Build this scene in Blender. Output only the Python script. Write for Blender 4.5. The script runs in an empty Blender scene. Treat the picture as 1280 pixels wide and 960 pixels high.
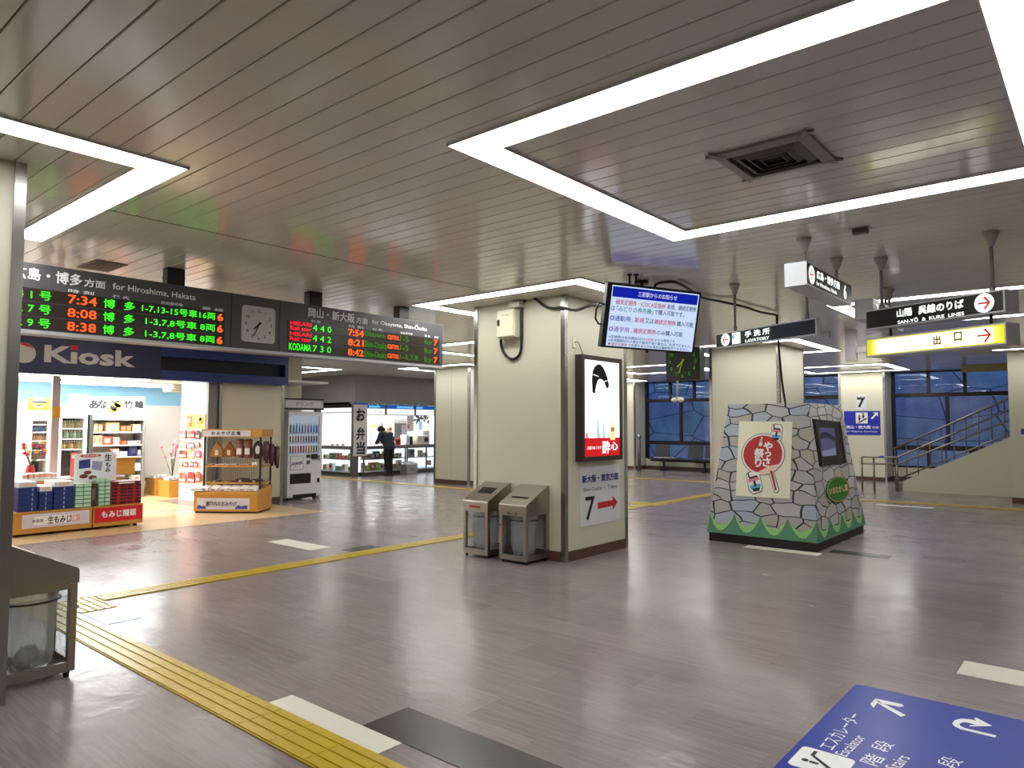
import bpy, bmesh, math, random
from mathutils import Vector, Matrix
random.seed(7)
SC = bpy.context.scene
COL = SC.collection
PI = math.pi

# ------------------------------------------------------------------ camera, world, exposure
FPX = 884.0
YAW, PITCH, ROLL, CAMH = math.radians(40.2), math.radians(3.27), math.radians(0.1), 1.57
CEIL = 3.08
_F = Vector((math.cos(PITCH)*math.cos(YAW), math.cos(PITCH)*math.sin(YAW), math.sin(PITCH)))
_r = Vector((math.sin(YAW), -math.cos(YAW), 0)); _u = _r.cross(_F)
_R = math.cos(ROLL)*_r + math.sin(ROLL)*_u
_U = -math.sin(ROLL)*_r + math.cos(ROLL)*_u
EYE = Vector((0, 0, CAMH))
cam_data = bpy.data.cameras.new('camera')
cam_data.sensor_width = 36.0
cam_data.lens = FPX*36.0/1280.0
cam_data.clip_start = 0.05
cam = bpy.data.objects.new('camera', cam_data)
COL.objects.link(cam)
cam.matrix_world = Matrix(((_R.x, _U.x, -_F.x, 0), (_R.y, _U.y, -_F.y, 0), (_R.z, _U.z, -_F.z, CAMH), (0, 0, 0, 1)))
SC.camera = cam

SC.view_settings.view_transform = 'Standard'
SC.view_settings.look = 'None'
SC.view_settings.exposure = 0.0
SC.view_settings.gamma = 1.0
SC.view_settings.use_curve_mapping = False
SC.cycles.use_denoising = True
SC.cycles.max_bounces = 10
SC.cycles.diffuse_bounces = 5
SC.cycles.glossy_bounces = 5
SC.cycles.transparent_max_bounces = 16
SC.cycles.sample_clamp_indirect = 8.0

world = bpy.data.worlds.new('dusk_sky')
SC.world = world
world.use_nodes = True
_bg = world.node_tree.nodes['Background']
_bg.inputs['Color'].default_value = (0.11, 0.31, 0.95, 1)
_bg.inputs['Strength'].default_value = 1.0

LIGHT_STRENGTH = 13.0      # fluorescent ceiling strips
SHOP_STRENGTH = 34.0      # lamps inside the two shops

# ------------------------------------------------------------------ measuring helpers: a ray of the photo met with a plane of the hall
def ray(px, py): return _F + _R*((px-640)/FPX) - _U*((py-480)/FPX)
def PZ(px, py, z=0.0): d = ray(px, py); return EYE + d*((z-CAMH)/d.z)
def PX(px, py, x): d = ray(px, py); return EYE + d*(x/d.x)
def PY(px, py, y): d = ray(px, py); return EYE + d*(y/d.y)
def PN(px, py, p, n): d = ray(px, py); return EYE + d*((Vector(p)-EYE).dot(n)/d.dot(n))

# ------------------------------------------------------------------ materials
def lin(c):
    def f(v):
        v /= 255.0
        return v/12.92 if v <= 0.04045 else ((v+0.055)/1.055)**2.4
    return (f(c[0]), f(c[1]), f(c[2]), 1.0)
MATS = {}
class NT:
    def __init__(s, mat): s.t = mat.node_tree; s.n = s.t.nodes; s.l = s.t.links
    def node(s, typ, **kw):
        n = s.n.new(typ)
        for k, v in kw.items(): setattr(n, k, v)
        return n
    def link(s, a, b): s.l.new(a, b)
    def math(s, op, a, b=None, c=None):
        n = s.n.new('ShaderNodeMath'); n.operation = op
        for i, v in enumerate((a, b, c)):
            if v is None: continue
            if isinstance(v, (int, float)): n.inputs[i].default_value = v
            else: s.l.new(v, n.inputs[i])
        return n.outputs[0]
    def mix(s, fac, a, b, blend='MIX'):
        n = s.n.new('ShaderNodeMix'); n.data_type = 'RGBA'; n.blend_type = blend
        for i, v in ((0, fac), (6, a), (7, b)):
            if isinstance(v, (int, float)): n.inputs[i].default_value = v
            elif isinstance(v, tuple): n.inputs[i].default_value = v
            else: s.l.new(v, n.inputs[i])
        return n.outputs[2]
def mat(name, c, rough=0.5, metal=0.0, noise=0.05, nscale=18.0, stretch=None, bump=0.0, emit=None, es=0.0, spec=0.5, alpha=1.0, trans=0.0):
    if name in MATS: return MATS[name]
    m = bpy.data.materials.new(name); m.use_nodes = True
    t = NT(m); b = t.n['Principled BSDF']
    col = lin(c)
    b.inputs['Roughness'].default_value = rough
    b.inputs['Metallic'].default_value = metal
    b.inputs['Specular IOR Level'].default_value = spec
    b.inputs['Alpha'].default_value = alpha
    b.inputs['Transmission Weight'].default_value = trans
    tc = t.node('ShaderNodeTexCoord'); mp = t.node('ShaderNodeMapping')
    if stretch: mp.inputs['Scale'].default_value = stretch
    nz = t.node('ShaderNodeTexNoise'); nz.inputs['Scale'].default_value = nscale; nz.inputs['Detail'].default_value = 4
    t.link(tc.outputs['Object'], mp.inputs['Vector']); t.link(mp.outputs['Vector'], nz.inputs['Vector'])
    lo = tuple(max(0, v*(1-noise)) for v in col[:3])+(1,); hi = tuple(min(1, v*(1+noise)) for v in col[:3])+(1,)
    t.link(t.mix(nz.outputs['Fac'], lo, hi), b.inputs['Base Color'])
    if bump:
        bp = t.node('ShaderNodeBump'); bp.inputs['Strength'].default_value = bump; bp.inputs['Distance'].default_value = 0.01
        t.link(nz.outputs['Fac'], bp.inputs['Height']); t.link(bp.outputs['Normal'], b.inputs['Normal'])
    if emit is not None:
        b.inputs['Emission Color'].default_value = lin(emit); b.inputs['Emission Strength'].default_value = es
    MATS[name] = m
    return m
def glow(name, c, es): return mat(name, (20, 20, 20), 0.6, noise=0.0, emit=c, es=es, spec=0.1)
def glass(name, tint=(255, 255, 255), refl=0.12, rough=0.0):
    """clear pane: a see-through sheet with a Fresnel reflection"""
    if name in MATS: return MATS[name]
    m = bpy.data.materials.new(name); m.use_nodes = True
    t = NT(m); t.n.remove(t.n['Principled BSDF']); out = t.n['Material Output']
    tr = t.node('ShaderNodeBsdfTransparent'); tr.inputs['Color'].default_value = lin(tint)
    gl = t.node('ShaderNodeBsdfGlossy'); gl.inputs['Roughness'].default_value = rough
    lw = t.node('ShaderNodeLayerWeight'); lw.inputs['Blend'].default_value = 0.5
    nz = t.node('ShaderNodeTexNoise'); nz.inputs['Scale'].default_value = 3.0
    f1 = t.math('ADD', t.math('MULTIPLY', t.math('POWER', lw.outputs['Facing'], 4.0), 0.75), refl*0.25)
    f2 = t.math('MULTIPLY', f1, t.math('ADD', t.math('MULTIPLY', nz.outputs['Fac'], 0.1), 0.95))
    mx = t.node('ShaderNodeMixShader'); t.link(f2, mx.inputs[0]); t.link(tr.outputs[0], mx.inputs[1]); t.link(gl.outputs[0], mx.inputs[2])
    t.link(mx.outputs[0], out.inputs['Surface']); MATS[name] = m
    return m

CREAM = mat('cream_panel', (214, 211, 190), 0.42, noise=0.03, nscale=60, bump=0.02)
WHITEWALL = mat('white_wall', (232, 232, 230), 0.6, noise=0.02)
BLUEWALL = mat('pale_blue_wall', (150, 206, 242), 0.6, noise=0.02)
BROWN = mat('brown_skirting', (92, 62, 52), 0.5)
CHROME = mat('polished_steel', (176, 174, 172), 0.27, 1.0, noise=0.04)
STEEL = mat('brushed_steel', (172, 166, 158), 0.30, 1.0, noise=0.10, nscale=8, stretch=(60, 60, 2), bump=0.02)
STEELDK = mat('dull_steel', (120, 116, 112), 0.4, 1.0, noise=0.08)
BLACK = mat('black_plastic', (18, 18, 20), 0.4)
BLACKM = mat('matt_black', (12, 12, 13), 0.8)
CABLE = mat('black_rubber', (16, 15, 16), 0.45)
WHITE = mat('white_paint', (236, 236, 236), 0.4, noise=0.02)
GREYP = mat('grey_paint', (150, 150, 150), 0.45)
LGREY = mat('light_grey_metal', (196, 198, 204), 0.38, 0.3)
DGREY = mat('dark_grey_metal', (84, 82, 88), 0.4, 0.1)
WOOD = mat('honey_wood', (196, 142, 62), 0.42, noise=0.16, nscale=5, stretch=(2, 2, 14))
WOODD = mat('dark_wood_edge', (120, 82, 30), 0.5, noise=0.12, nscale=6)
PAPER = mat('white_paper', (238, 238, 236), 0.7, noise=0.02)
RED = mat('red_print', (206, 24, 40), 0.5)
NAVYINK = mat('navy_ink', (24, 40, 120), 0.6)
INK = mat('black_ink', (20, 20, 22), 0.6)
GREENINK = mat('green_print', (40, 120, 50), 0.6)
YELLOW = mat('yellow_print', (240, 222, 20), 0.5)
GLASS = glass('clear_glass')
ACRYL = glass('clear_acrylic', (240, 242, 243), rough=0.05)
LAMP = glow('fluorescent_diffuser', (255, 255, 250), LIGHT_STRENGTH)
SHOPLAMP = glow('shop_lamp', (252, 254, 255), SHOP_STRENGTH)

# ------------------------------------------------------------------ object helpers
WM = {}     # world matrix of things and parts (nothing is scaled)
def thing(name, label, cat, loc=(0, 0, 0), rotz=0.0, group=None, mtx=None):
    o = bpy.data.objects.new(name, None); COL.objects.link(o)
    o.empty_display_size = 0.1
    M = mtx if mtx is not None else Matrix.Translation(loc) @ Matrix.Rotation(rotz, 4, 'Z')
    o.matrix_world = M
    WM[o.name] = M.copy()
    o['label'] = label; o['category'] = cat
    if group: o['group'] = group
    return o
def tag(o, label, cat, group=None, kind=None):
    if label: o['label'] = label
    if cat: o['category'] = cat
    if group: o['group'] = group
    if kind: o['kind'] = kind
    return o
def children_of(o): return [c for c in o.children]
def dup(root, loc, rotz, label=None, group=None):
    r = root.copy(); COL.objects.link(r)
    M = Matrix.Translation(loc) @ Matrix.Rotation(rotz, 4, 'Z')
    r.matrix_world = M; WM[r.name] = M.copy()
    if label: r['label'] = label
    if group: r['group'] = group
    for ch in list(root.children):
        c = ch.copy(); COL.objects.link(c); c.parent = r
        for g in list(ch.children):
            d = g.copy(); COL.objects.link(d); d.parent = c
    return r

class MB:
    """collects shapes into one mesh; every mesh becomes one object"""
    def __init__(s): s.bm = bmesh.new()
    def _m(s, faces, mi):
        for f in faces: f.material_index = mi
    def face(s, pts, mi=0):
        f = s.bm.faces.new([s.bm.verts.new(p) for p in pts]); f.material_index = mi; return f
    def box(s, x0, x1, y0, y1, z0, z1, mi=0, M=None, bev=0.0):
        x0, x1 = min(x0, x1), max(x0, x1); y0, y1 = min(y0, y1), max(y0, y1); z0, z1 = min(z0, z1), max(z0, z1)
        v = [s.bm.verts.new((M @ Vector(p)) if M else Vector(p)) for p in
             ((x0, y0, z0), (x1, y0, z0), (x1, y1, z0), (x0, y1, z0), (x0, y0, z1), (x1, y0, z1), (x1, y1, z1), (x0, y1, z1))]
        fs = [s.bm.faces.new([v[i] for i in q]) for q in ((3, 2, 1, 0), (4, 5, 6, 7), (0, 1, 5, 4), (1, 2, 6, 5), (2, 3, 7, 6), (3, 0, 4, 7))]
        s._m(fs, mi)
        if bev:
            es = list({e for f in fs for e in f.edges})
            r = bmesh.ops.bevel(s.bm, geom=es, offset=bev, segments=2, affect='EDGES', profile=0.5)
            s._m(r['faces'], mi)
        return s
    def prism(s, pts, vec, mi=0):
        """closed outline (3D points) pushed along vec"""
        vec = Vector(vec); pts = [Vector(p) for p in pts]
        nrm = Vector((0, 0, 0))
        for i in range(len(pts)): nrm += pts[i].cross(pts[(i+1) % len(pts)])
        if nrm.dot(vec) < 0: pts = pts[::-1]
        a = [s.bm.verts.new(p) for p in pts]; b = [s.bm.verts.new(p+vec) for p in pts]
        n = len(pts)
        fs = [s.bm.faces.new(a[::-1]), s.bm.faces.new(b)]
        for i in range(n): fs.append(s.bm.faces.new((a[i], a[(i+1) % n], b[(i+1) % n], b[i])))
        s._m(fs, mi); return s
    def cyl(s, p0, p1, r0, r1=None, seg=14, mi=0, caps=True):
        p0, p1 = Vector(p0), Vector(p1); r1 = r0 if r1 is None else r1
        d = (p1-p0).normalized(); a = d.orthogonal().normalized(); b = d.cross(a)
        A, Bv = [], []
        for i in range(seg):
            t = 2*PI*i/seg; o = a*math.cos(t)+b*math.sin(t)
            A.append(s.bm.verts.new(p0+o*r0)); Bv.append(s.bm.verts.new(p1+o*r1))
        fs = [s.bm.faces.new((A[i], A[(i+1) % seg], Bv[(i+1) % seg], Bv[i])) for i in range(seg)]
        for f in fs: f.smooth = True
        if caps: fs += [s.bm.faces.new(A[::-1]), s.bm.faces.new(Bv)]
        s._m(fs, mi); return s
    def tube(s, pts, r, seg=8, mi=0):
        pts = [Vector(p) for p in pts]; rings = []; prev = None
        for i, p in enumerate(pts):
            d = (pts[min(i+1, len(pts)-1)]-pts[max(i-1, 0)]).normalized()
            a = d.orthogonal().normalized() if prev is None else (prev-d*prev.dot(d)).normalized()
            prev = a; b = d.cross(a)
            rr = r[i] if isinstance(r, (list, tuple)) else r
            rings.append([s.bm.verts.new(p+(a*math.cos(2*PI*k/seg)+b*math.sin(2*PI*k/seg))*rr) for k in range(seg)])
        fs = []
        for A, Bv in zip(rings, rings[1:]):
            fs += [s.bm.faces.new((A[k], A[(k+1) % seg], Bv[(k+1) % seg], Bv[k])) for k in range(seg)]
        for f in fs: f.smooth = True
        fs += [s.bm.faces.new(rings[0][::-1]), s.bm.faces.new(rings[-1])]
        s._m(fs, mi); return s
    def lathe(s, prof, c=(0, 0, 0), seg=16, mi=0):
        c = Vector(c); rings = []
        for r, z in prof:
            rings.append([s.bm.verts.new(c+Vector((max(r, 1e-4)*math.cos(2*PI*k/seg), max(r, 1e-4)*math.sin(2*PI*k/seg), z))) for k in range(seg)])
        fs = []
        for A, Bv in zip(rings, rings[1:]):
            fs += [s.bm.faces.new((A[k], A[(k+1) % seg], Bv[(k+1) % seg], Bv[k])) for k in range(seg)]
        for f in fs: f.smooth = True
        fs += [s.bm.faces.new(rings[0][::-1]), s.bm.faces.new(rings[-1])]
        s._m(fs, mi); return s
    def ball(s, c, r, mi=0, seg=10, sc=(1, 1, 1)):
        rr = bmesh.ops.create_uvsphere(s.bm, u_segments=seg, v_segments=max(6, seg*2//3), radius=r,
                                       matrix=Matrix.Translation(c) @ Matrix.Diagonal((sc[0], sc[1], sc[2], 1)))
        for v in rr['verts']:
            for f in v.link_faces: f.material_index = mi; f.smooth = True
        return s
    def disc(s, O, R, U, rx, ry=None, seg=28, mi=0, a0=0.0, a1=2*PI, inner=0.0):
        O, R, U = Vector(O), Vector(R), Vector(U); ry = rx if ry is None else ry
        full = abs(a1-a0-2*PI) < 1e-6
        pts = [O+R*(rx*math.cos(a0+(a1-a0)*i/seg))+U*(ry*math.sin(a0+(a1-a0)*i/seg)) for i in range(seg if full else seg+1)]
        if inner:
            q = [O+(p-O)*inner for p in pts]; n = len(pts)
            for i in range(n if full else n-1): s.face((pts[i], pts[(i+1) % n], q[(i+1) % n], q[i]), mi)
        else: s.face(pts, mi)
        return s
    def text(s, body, O, R, U, h=None, w=None, bold=0.0, mi=0, align='C', shear=0.0):
        """lettering in the plane (O, R, U); h = height of the ink, w = width of the ink"""
        cjk = any(ord(ch) > 0x2E80 for ch in body)
        cu = bpy.data.curves.new('tmp', 'FONT'); cu.body = body; cu.offset = 0.0 if cjk else bold; cu.resolution_u = 2; cu.shear = shear
        ob = bpy.data.objects.new('tmp', cu); COL.objects.link(ob)
        dg = bpy.context.evaluated_depsgraph_get(); dg.update()
        me = bpy.data.meshes.new_from_object(ob.evaluated_get(dg))
        bpy.data.objects.remove(ob); bpy.data.curves.remove(cu)
        if not me.vertices: return s
        xs = [v.co.x for v in me.vertices]; ys = [v.co.y for v in me.vertices]
        x0, x1, y0, y1 = min(xs), max(xs), min(ys), max(ys)
        ky = h/(y1-y0) if h else None; kx = w/(x1-x0) if w else None
        ky = ky or kx; kx = kx or ky
        O, R, U = Vector(O), Vector(R), Vector(U)
        cx = {'C': (x0+x1)/2, 'L': x0, 'R': x1}[align]; cy = (y0+y1)/2
        N = R.cross(U)
        shifts = [(0, 0)] if not (cjk and bold) else [(-bold, -bold), (bold, -bold), (-bold, bold), (bold, bold), (0, 0)]
        for q, (dx, dy) in enumerate(shifts):      # heavier strokes for ideographs: printed several times, slightly shifted
            vs = [s.bm.verts.new(O+R*((v.co.x-cx+dx)*kx)+U*((v.co.y-cy+dy)*ky)+N*(0.0002*q)) for v in me.vertices]
            for p in me.polygons:
                try: f = s.bm.faces.new([vs[i] for i in p.vertices]); f.material_index = mi
                except ValueError: pass
        bpy.data.meshes.remove(me)
        return s
    def build(s, name, mats, parent=None, local=False, smooth=False, bevel=0.0, label=None):
        if bevel:
            bmesh.ops.bevel(s.bm, geom=[e for e in s.bm.edges if len(e.link_faces) == 2 and e.calc_face_angle(0) > 0.6], offset=bevel, segments=2, affect='EDGES', profile=0.5)
        bmesh.ops.recalc_face_normals(s.bm, faces=[f for f in s.bm.faces if False])
        me = bpy.data.meshes.new(name); s.bm.to_mesh(me); s.bm.free()
        if not isinstance(mats, (list, tuple)): mats = [mats]
        for m in mats: me.materials.append(m)
        o = bpy.data.objects.new(name, me); COL.objects.link(o)
        if smooth:
            for p in me.polygons: p.use_smooth = True
        if parent is not None:
            P = WM[parent.name]
            if not local: me.transform(P.inverted())
            o.parent = parent; WM[o.name] = P.copy()
        else:
            if not local and me.vertices:
                xs = [v.co.x for v in me.vertices]; ys = [v.co.y for v in me.vertices]; zs = [v.co.z for v in me.vertices]
                c = Vector(((min(xs)+max(xs))/2, (min(ys)+max(ys))/2, min(zs)))
                me.transform(Matrix.Translation(-c)); o.location = c; WM[o.name] = Matrix.Translation(c)
            else: WM[o.name] = Matrix.Identity(4)
        if label: o['label'] = label
        return o
def structure(o): o['kind'] = 'structure'; return o

X_, Y_, Z_ = Vector((1, 0, 0)), Vector((0, 1, 0)), Vector((0, 0, 1))
ORD = ['first', 'second', 'third', 'fourth', 'fifth', 'sixth', 'seventh', 'eighth', 'ninth', 'tenth', 'eleventh', 'twelfth']
# ------------------------------------------------------------------ floor
def floor_material():
    m = bpy.data.materials.new('vinyl_floor_tile'); m.use_nodes = True
    t = NT(m); b = t.n['Principled BSDF']
    tc = t.node('ShaderNodeTexCoord'); sp = t.node('ShaderNodeSeparateXYZ'); t.link(tc.outputs['Object'], sp.inputs[0])
    x, y = sp.outputs[0], sp.outputs[1]
    gx = t.math('DIVIDE', t.math('SUBTRACT', x, 2.235), 0.304); ix = t.math('FLOOR', gx)
    gy = t.math('ADD', t.math('DIVIDE', t.math('SUBTRACT', y, 2.72), 0.95), t.math('MULTIPLY', ix, 0.5)); iy = t.math('FLOOR', gy)
    cb = t.node('ShaderNodeCombineXYZ'); t.link(ix, cb.inputs[0]); t.link(iy, cb.inputs[1])
    wn = t.node('ShaderNodeTexWhiteNoise'); wn.noise_dimensions = '3D'; t.link(cb.outputs[0], wn.inputs['Vector'])
    mp = t.node('ShaderNodeMapping'); mp.inputs['Scale'].default_value = (34, 1.6, 1); t.link(tc.outputs['Object'], mp.inputs['Vector'])
    ad = t.node('ShaderNodeVectorMath'); ad.operation = 'ADD'; t.link(mp.outputs[0], ad.inputs[0]); t.link(wn.outputs['Color'], ad.inputs[1])
    nz = t.node('ShaderNodeTexNoise'); nz.inputs['Scale'].default_value = 1.6; nz.inputs['Detail'].default_value = 6; nz.inputs['Roughness'].default_value = 0.65
    t.link(ad.outputs[0], nz.inputs['Vector'])
    v = t.math('ADD', t.math('MULTIPLY', nz.outputs['Fac'], 0.85), t.math('MULTIPLY', wn.outputs['Value'], 0.2))
    rp = t.node('ShaderNodeValToRGB'); t.link(v, rp.inputs[0])
    rp.color_ramp.elements[0].position = 0.28; rp.color_ramp.elements[0].color = lin((122, 110, 110))
    rp.color_ramp.elements[1].position = 0.82; rp.color_ramp.elements[1].color = lin((154, 142, 141))
    fx = t.math('FRACT', gx); fy = t.math('FRACT', gy)
    ex = t.math('MINIMUM', fx, t.math('SUBTRACT', 1.0, fx)); ey = t.math('MINIMUM', fy, t.math('SUBTRACT', 1.0, fy))
    seam = t.math('MINIMUM', t.math('MULTIPLY', ex, 0.304), t.math('MULTIPLY', ey, 0.95))
    sm = t.math('LESS_THAN', seam, 0.0022)
    t.link(t.mix(t.math('MULTIPLY', sm, 0.16), rp.outputs[0], lin((70, 60, 60))), b.inputs['Base Color'])
    n2 = t.node('ShaderNodeTexNoise'); n2.inputs['Scale'].default_value = 2.2; n2.inputs['Detail'].default_value = 5
    t.link(tc.outputs['Object'], n2.inputs['Vector'])
    t.link(t.math('ADD', t.math('MULTIPLY', n2.outputs['Fac'], 0.22), 0.11), b.inputs['Roughness'])
    b.inputs['Specular IOR Level'].default_value = 0.45
    bp = t.node('ShaderNodeBump'); bp.inputs['Strength'].default_value = 0.15; bp.inputs['Distance'].default_value = 0.02
    n3 = t.node('ShaderNodeTexNoise'); n3.inputs['Scale'].default_value = 7.5; n3.inputs['Detail'].default_value = 2
    t.link(tc.outputs['Object'], n3.inputs['Vector'])
    t.link(n3.outputs['Fac'], bp.inputs['Height']); t.link(bp.outputs['Normal'], b.inputs['Normal'])
    return m
FLOORM = floor_material()
m = MB(); m.box(-4, 22.6, -5, 23, -0.12, 0.0); o = structure(m.build('floor', FLOORM, local=True))
KFLOOR = mat('beige_shop_floor', (214, 184, 140), 0.25, noise=0.10, nscale=3, stretch=(14, 1, 1))
m = MB(); m.prism([(0.2, 10.85, 0.0005), (7.62, 10.85, 0.0005), (7.62, 12.85, 0.0005), (6.4, 12.85, 0.0005), (6.4, 15.0, 0.0005), (9.0, 15.0, 0.0005), (9.0, 16.9, 0.0005), (0.2, 16.9, 0.0005)], (0, 0, 0.003))
structure(m.build('floor_kiosk', KFLOOR))
m = MB(); m.box(0.2, 6.4, 13.0, 13.1, 0.0037, 0.0075); structure(m.build('trim_threshold', GREYP))

# floor inlays: pale and dark tiles
PALE = mat('ivory_tile', (232, 228, 214), 0.3, noise=0.05); DARKT = mat('charcoal_tile', (58, 52, 54), 0.25, noise=0.12)
def inlay(x0, x1, y0, y1, m_, name, label):
    b = MB(); b.box(x0, x1, y0, y1, 0.0006, 0.003); tag(b.build(name, m_), label, 'floor tile')
inlay(2.235, 2.385, 2.72, 3.68, PALE, 'pale_floor_tile', 'ivory strip tile in the floor beside the near yellow tactile paving')
inlay(2.39, 2.70, 1.6, 3.035, DARKT, 'dark_floor_tile', 'charcoal tile in the floor beside the nearest ivory strip tile')
inlay(5.31, 5.63, -0.3, 0.80, PALE, 'pale_floor_tile', 'ivory tile in the floor behind the blue direction mat, at the right edge')
inlay(5.18, 5.48, 7.66, 8.65, PALE, 'pale_floor_tile', 'ivory tile in the floor in front of the wooden souvenir display stand')
inlay(5.46, 5.90, 7.2, 7.40, DARKT, 'dark_floor_tile', 'small charcoal tile touching the long yellow guide strip in mid hall')
inlay(8.93, 9.13, 2.74, 3.66, PALE, 'pale_floor_tile', 'ivory tile in the floor along the foot of the painted stone display tower')
inlay(9.28, 9.5, 2.05, 2.72, DARKT, 'dark_floor_tile', 'charcoal strip tile in the floor right of the stone display tower')
inlay(15.35, 15.55, 2.62, 3.6, PALE, 'pale_floor_tile', 'ivory tile in the floor in front of the stairs')

# yellow tactile paving
TACT = mat('yellow_tactile', (196, 168, 40), 0.3, noise=0.10, nscale=9)
def tactile(name, x0, x1, y0, y1, along, label, bars=4, tile=0.30, top=0.006):
    b = MB(); b.box(x0, x1, y0, y1, 0.0006, top)
    lo, hi, c0, c1 = (y0, y1, x0, x1) if along == 'Y' else (x0, x1, y0, y1)
    n = max(1, int(round((hi-lo)/tile))); st = (hi-lo)/n; w = (c1-c0)/bars
    for i in range(n):
        for k in range(bars):
            a0, a1 = lo+i*st+0.006, lo+(i+1)*st-0.006; q0, q1 = c0+w*k+0.010, c0+w*(k+1)-0.010
            if along == 'Y': b.box(q0, q1, a0-0.004, a1+0.004, top, top+0.005)
            else: b.box(a0-0.004, a1+0.004, q0, q1, top, top+0.005)
    return tag(b.build(name, TACT), label, 'tactile paving')
tactile('tactile_paving', 1.955, 2.23, -0.4, 6.55, 'Y', 'yellow barred tactile strip running from the front edge up to the left bin')
tactile('tactile_paving', 2.53, 12.3, 6.87, 7.12, 'X', 'long yellow tactile strip crossing the hall in front of the two bins', bars=4)
tactile('tactile_paving', 12.35, 12.62, 7.5, 20.5, 'Y', 'yellow tactile strip passing in front of the boxed lunch shop', bars=3)
tactile('tactile_paving', 12.75, 20.0, 6.8, 7.05, 'X', 'yellow tactile strip leading on to the windows behind the poster pillar', bars=3)
tactile('tactile_paving', 18.25, 18.45, 7.5, 13.0, 'Y', 'thin yellow tactile strip in front of the waiting bench', bars=2)
tactile('tactile_paving', 16.05, 16.28, -1.0, 6.3, 'Y', 'yellow tactile strip in front of the stairs at the right', bars=3)
b = MB(); b.box(1.955, 2.525, 6.57, 7.14, 0.0006, 0.006)
for i in range(9):
    for k in range(9): b.cyl((1.985+i*0.064, 6.60+k*0.064, 0.006), (1.985+i*0.064, 6.60+k*0.064, 0.011), 0.018, 0.012, 8)
tag(b.build('tactile_paving', TACT), 'square of yellow dotted tactile warning tiles where two strips meet', 'tactile paving')
b = MB()
b.box(12.32, 12.72, 6.75, 7.45, 0.0006, 0.006)
for i in range(6):
    for k in range(10): b.cyl((12.36+i*0.064, 6.80+k*0.064, 0.006), (12.36+i*0.064, 6.80+k*0.064, 0.011), 0.018, 0.012, 8)
tag(b.build('tactile_paving', TACT), 'small yellow dotted tactile pad at the far crossing of the strips', 'tactile paving')
b = MB(); b.box(1.96, 2.23, 7.16, 10.8, 0.0006, 0.006)
for k in range(4): b.box(1.97+k*0.067, 2.02+k*0.067, 7.18, 10.78, 0.006, 0.011)
tag(b.build('tactile_paving', TACT), 'yellow tactile strip running on towards the kiosk behind the left pillar', 'tactile paving')

# ------------------------------------------------------------------ ceiling of painted metal slats
SLAT = mat('ceiling_slat', (226, 222, 211), 0.14, 0.0, noise=0.03, nscale=3, spec=0.7)
SLATGAP = mat('ceiling_gap', (70, 52, 44), 0.8)
m = MB(); PITCHS = 0.1508; x = 0.748-PITCHS*31
while x < 22.55:
    t = random.uniform(-0.0006, 0.0006); x1 = min(x+PITCHS, 22.6)
    prof = [(x+0.003, CEIL+0.016), (x+0.003, CEIL+0.003), (x+0.006, CEIL+t), (x1-0.006, CEIL-t), (x1-0.003, CEIL+0.003), (x1-0.003, CEIL+0.016)]
    for y0, y1 in ((-5, 5.36), (5.365, 23)):
        m.prism([(p[0], y0, p[1]) for p in prof], (0, y1-y0, 0))
    x += PITCHS
m.box(-4, 22.6, -5, 23, CEIL+0.017, CEIL+0.15, 1)
structure(m.build('ceiling', [SLAT, SLATGAP], local=True))
m = MB()
for i in range(26): m.cyl((1.9+i*0.151, 5.37, CEIL-0.003), (1.9+i*0.151, 5.37, CEIL+0.003), 0.006, seg=8)
m.box(1.85, 5.9, 5.355, 5.372, CEIL-0.0015, CEIL+0.004)
structure(m.build('trim_ceiling_joint', mat('joint_brown', (96, 84, 72), 0.5)))

# square rings of ceiling light
FRAME_W = mat('lamp_trim', (225, 225, 222), 0.35)
def ring(cx, cy, label, half=1.29, w=0.205):
    t = thing('ring_ceiling_light', label, 'ceiling light', (cx, cy, CEIL-0.02), 0, 'square ring lights of the hall ceiling')
    a, b = half, half-w
    q = MB()
    z0, z1 = CEIL-0.010, CEIL+0.010
    for s in range(4):
        M = Matrix.Translation((cx, cy, 0)) @ Matrix.Rotation(s*PI/2, 4, 'Z')
        q.prism([M @ Vector(p) for p in ((-a, -a, z0), (a, -a, z0), (b, -b, z0), (-b, -b, z0))], (0, 0, z1-z0))
    q.build('diffuser', LAMP, t)
    q = MB()
    for s in range(4):
        M = Matrix.Translation((cx, cy, 0)) @ Matrix.Rotation(s*PI/2, 4, 'Z')
        q.box(-a-0.008, a+0.008, -a-0.008, -a, CEIL-0.013, CEIL+0.012, M=M)
        q.box(-b, b, -b, -b+0.008, CEIL-0.013, CEIL+0.012, M=M)
    q.build('rim', FRAME_W, t)
ring(3.92, 1.385, 'large square ring light on the near ceiling, enclosing the square air vent')
ring(0.60, 5.395, 'square ring light around the left edge pillar')
ring(7.24, 5.395, 'square ring light around the pillar with the lit poster and two bins')
ring(10.56, 1.385, 'square ring light above the hanging platform six sign and the right hand signs')
ring(13.88, 5.395, 'square ring light around the pillar behind the stone display tower')
ring(20.3, 5.395, 'square ring light in front of the window wall pillar with the blue escalator sign')
t = thing('strip_ceiling_light', 'straight ceiling light strip at the right edge above the stair front', 'ceiling light', (17.0, 1.2, CEIL-0.02))
q = MB(); q.box(16.9, 17.1, 0.7, 1.75, CEIL-0.010, CEIL+0.010); q.build('diffuser', LAMP, t)
q = MB(); q.box(16.89, 16.9, 0.69, 1.76, CEIL-0.013, CEIL+0.012); q.box(17.1, 17.11, 0.69, 1.76, CEIL-0.013, CEIL+0.012); q.box(16.9, 17.1, 1.75, 1.76, CEIL-0.013, CEIL+0.012); q.box(16.9, 17.1, 0.69, 0.7, CEIL-0.013, CEIL+0.012); q.build('rim', FRAME_W, t)
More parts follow.
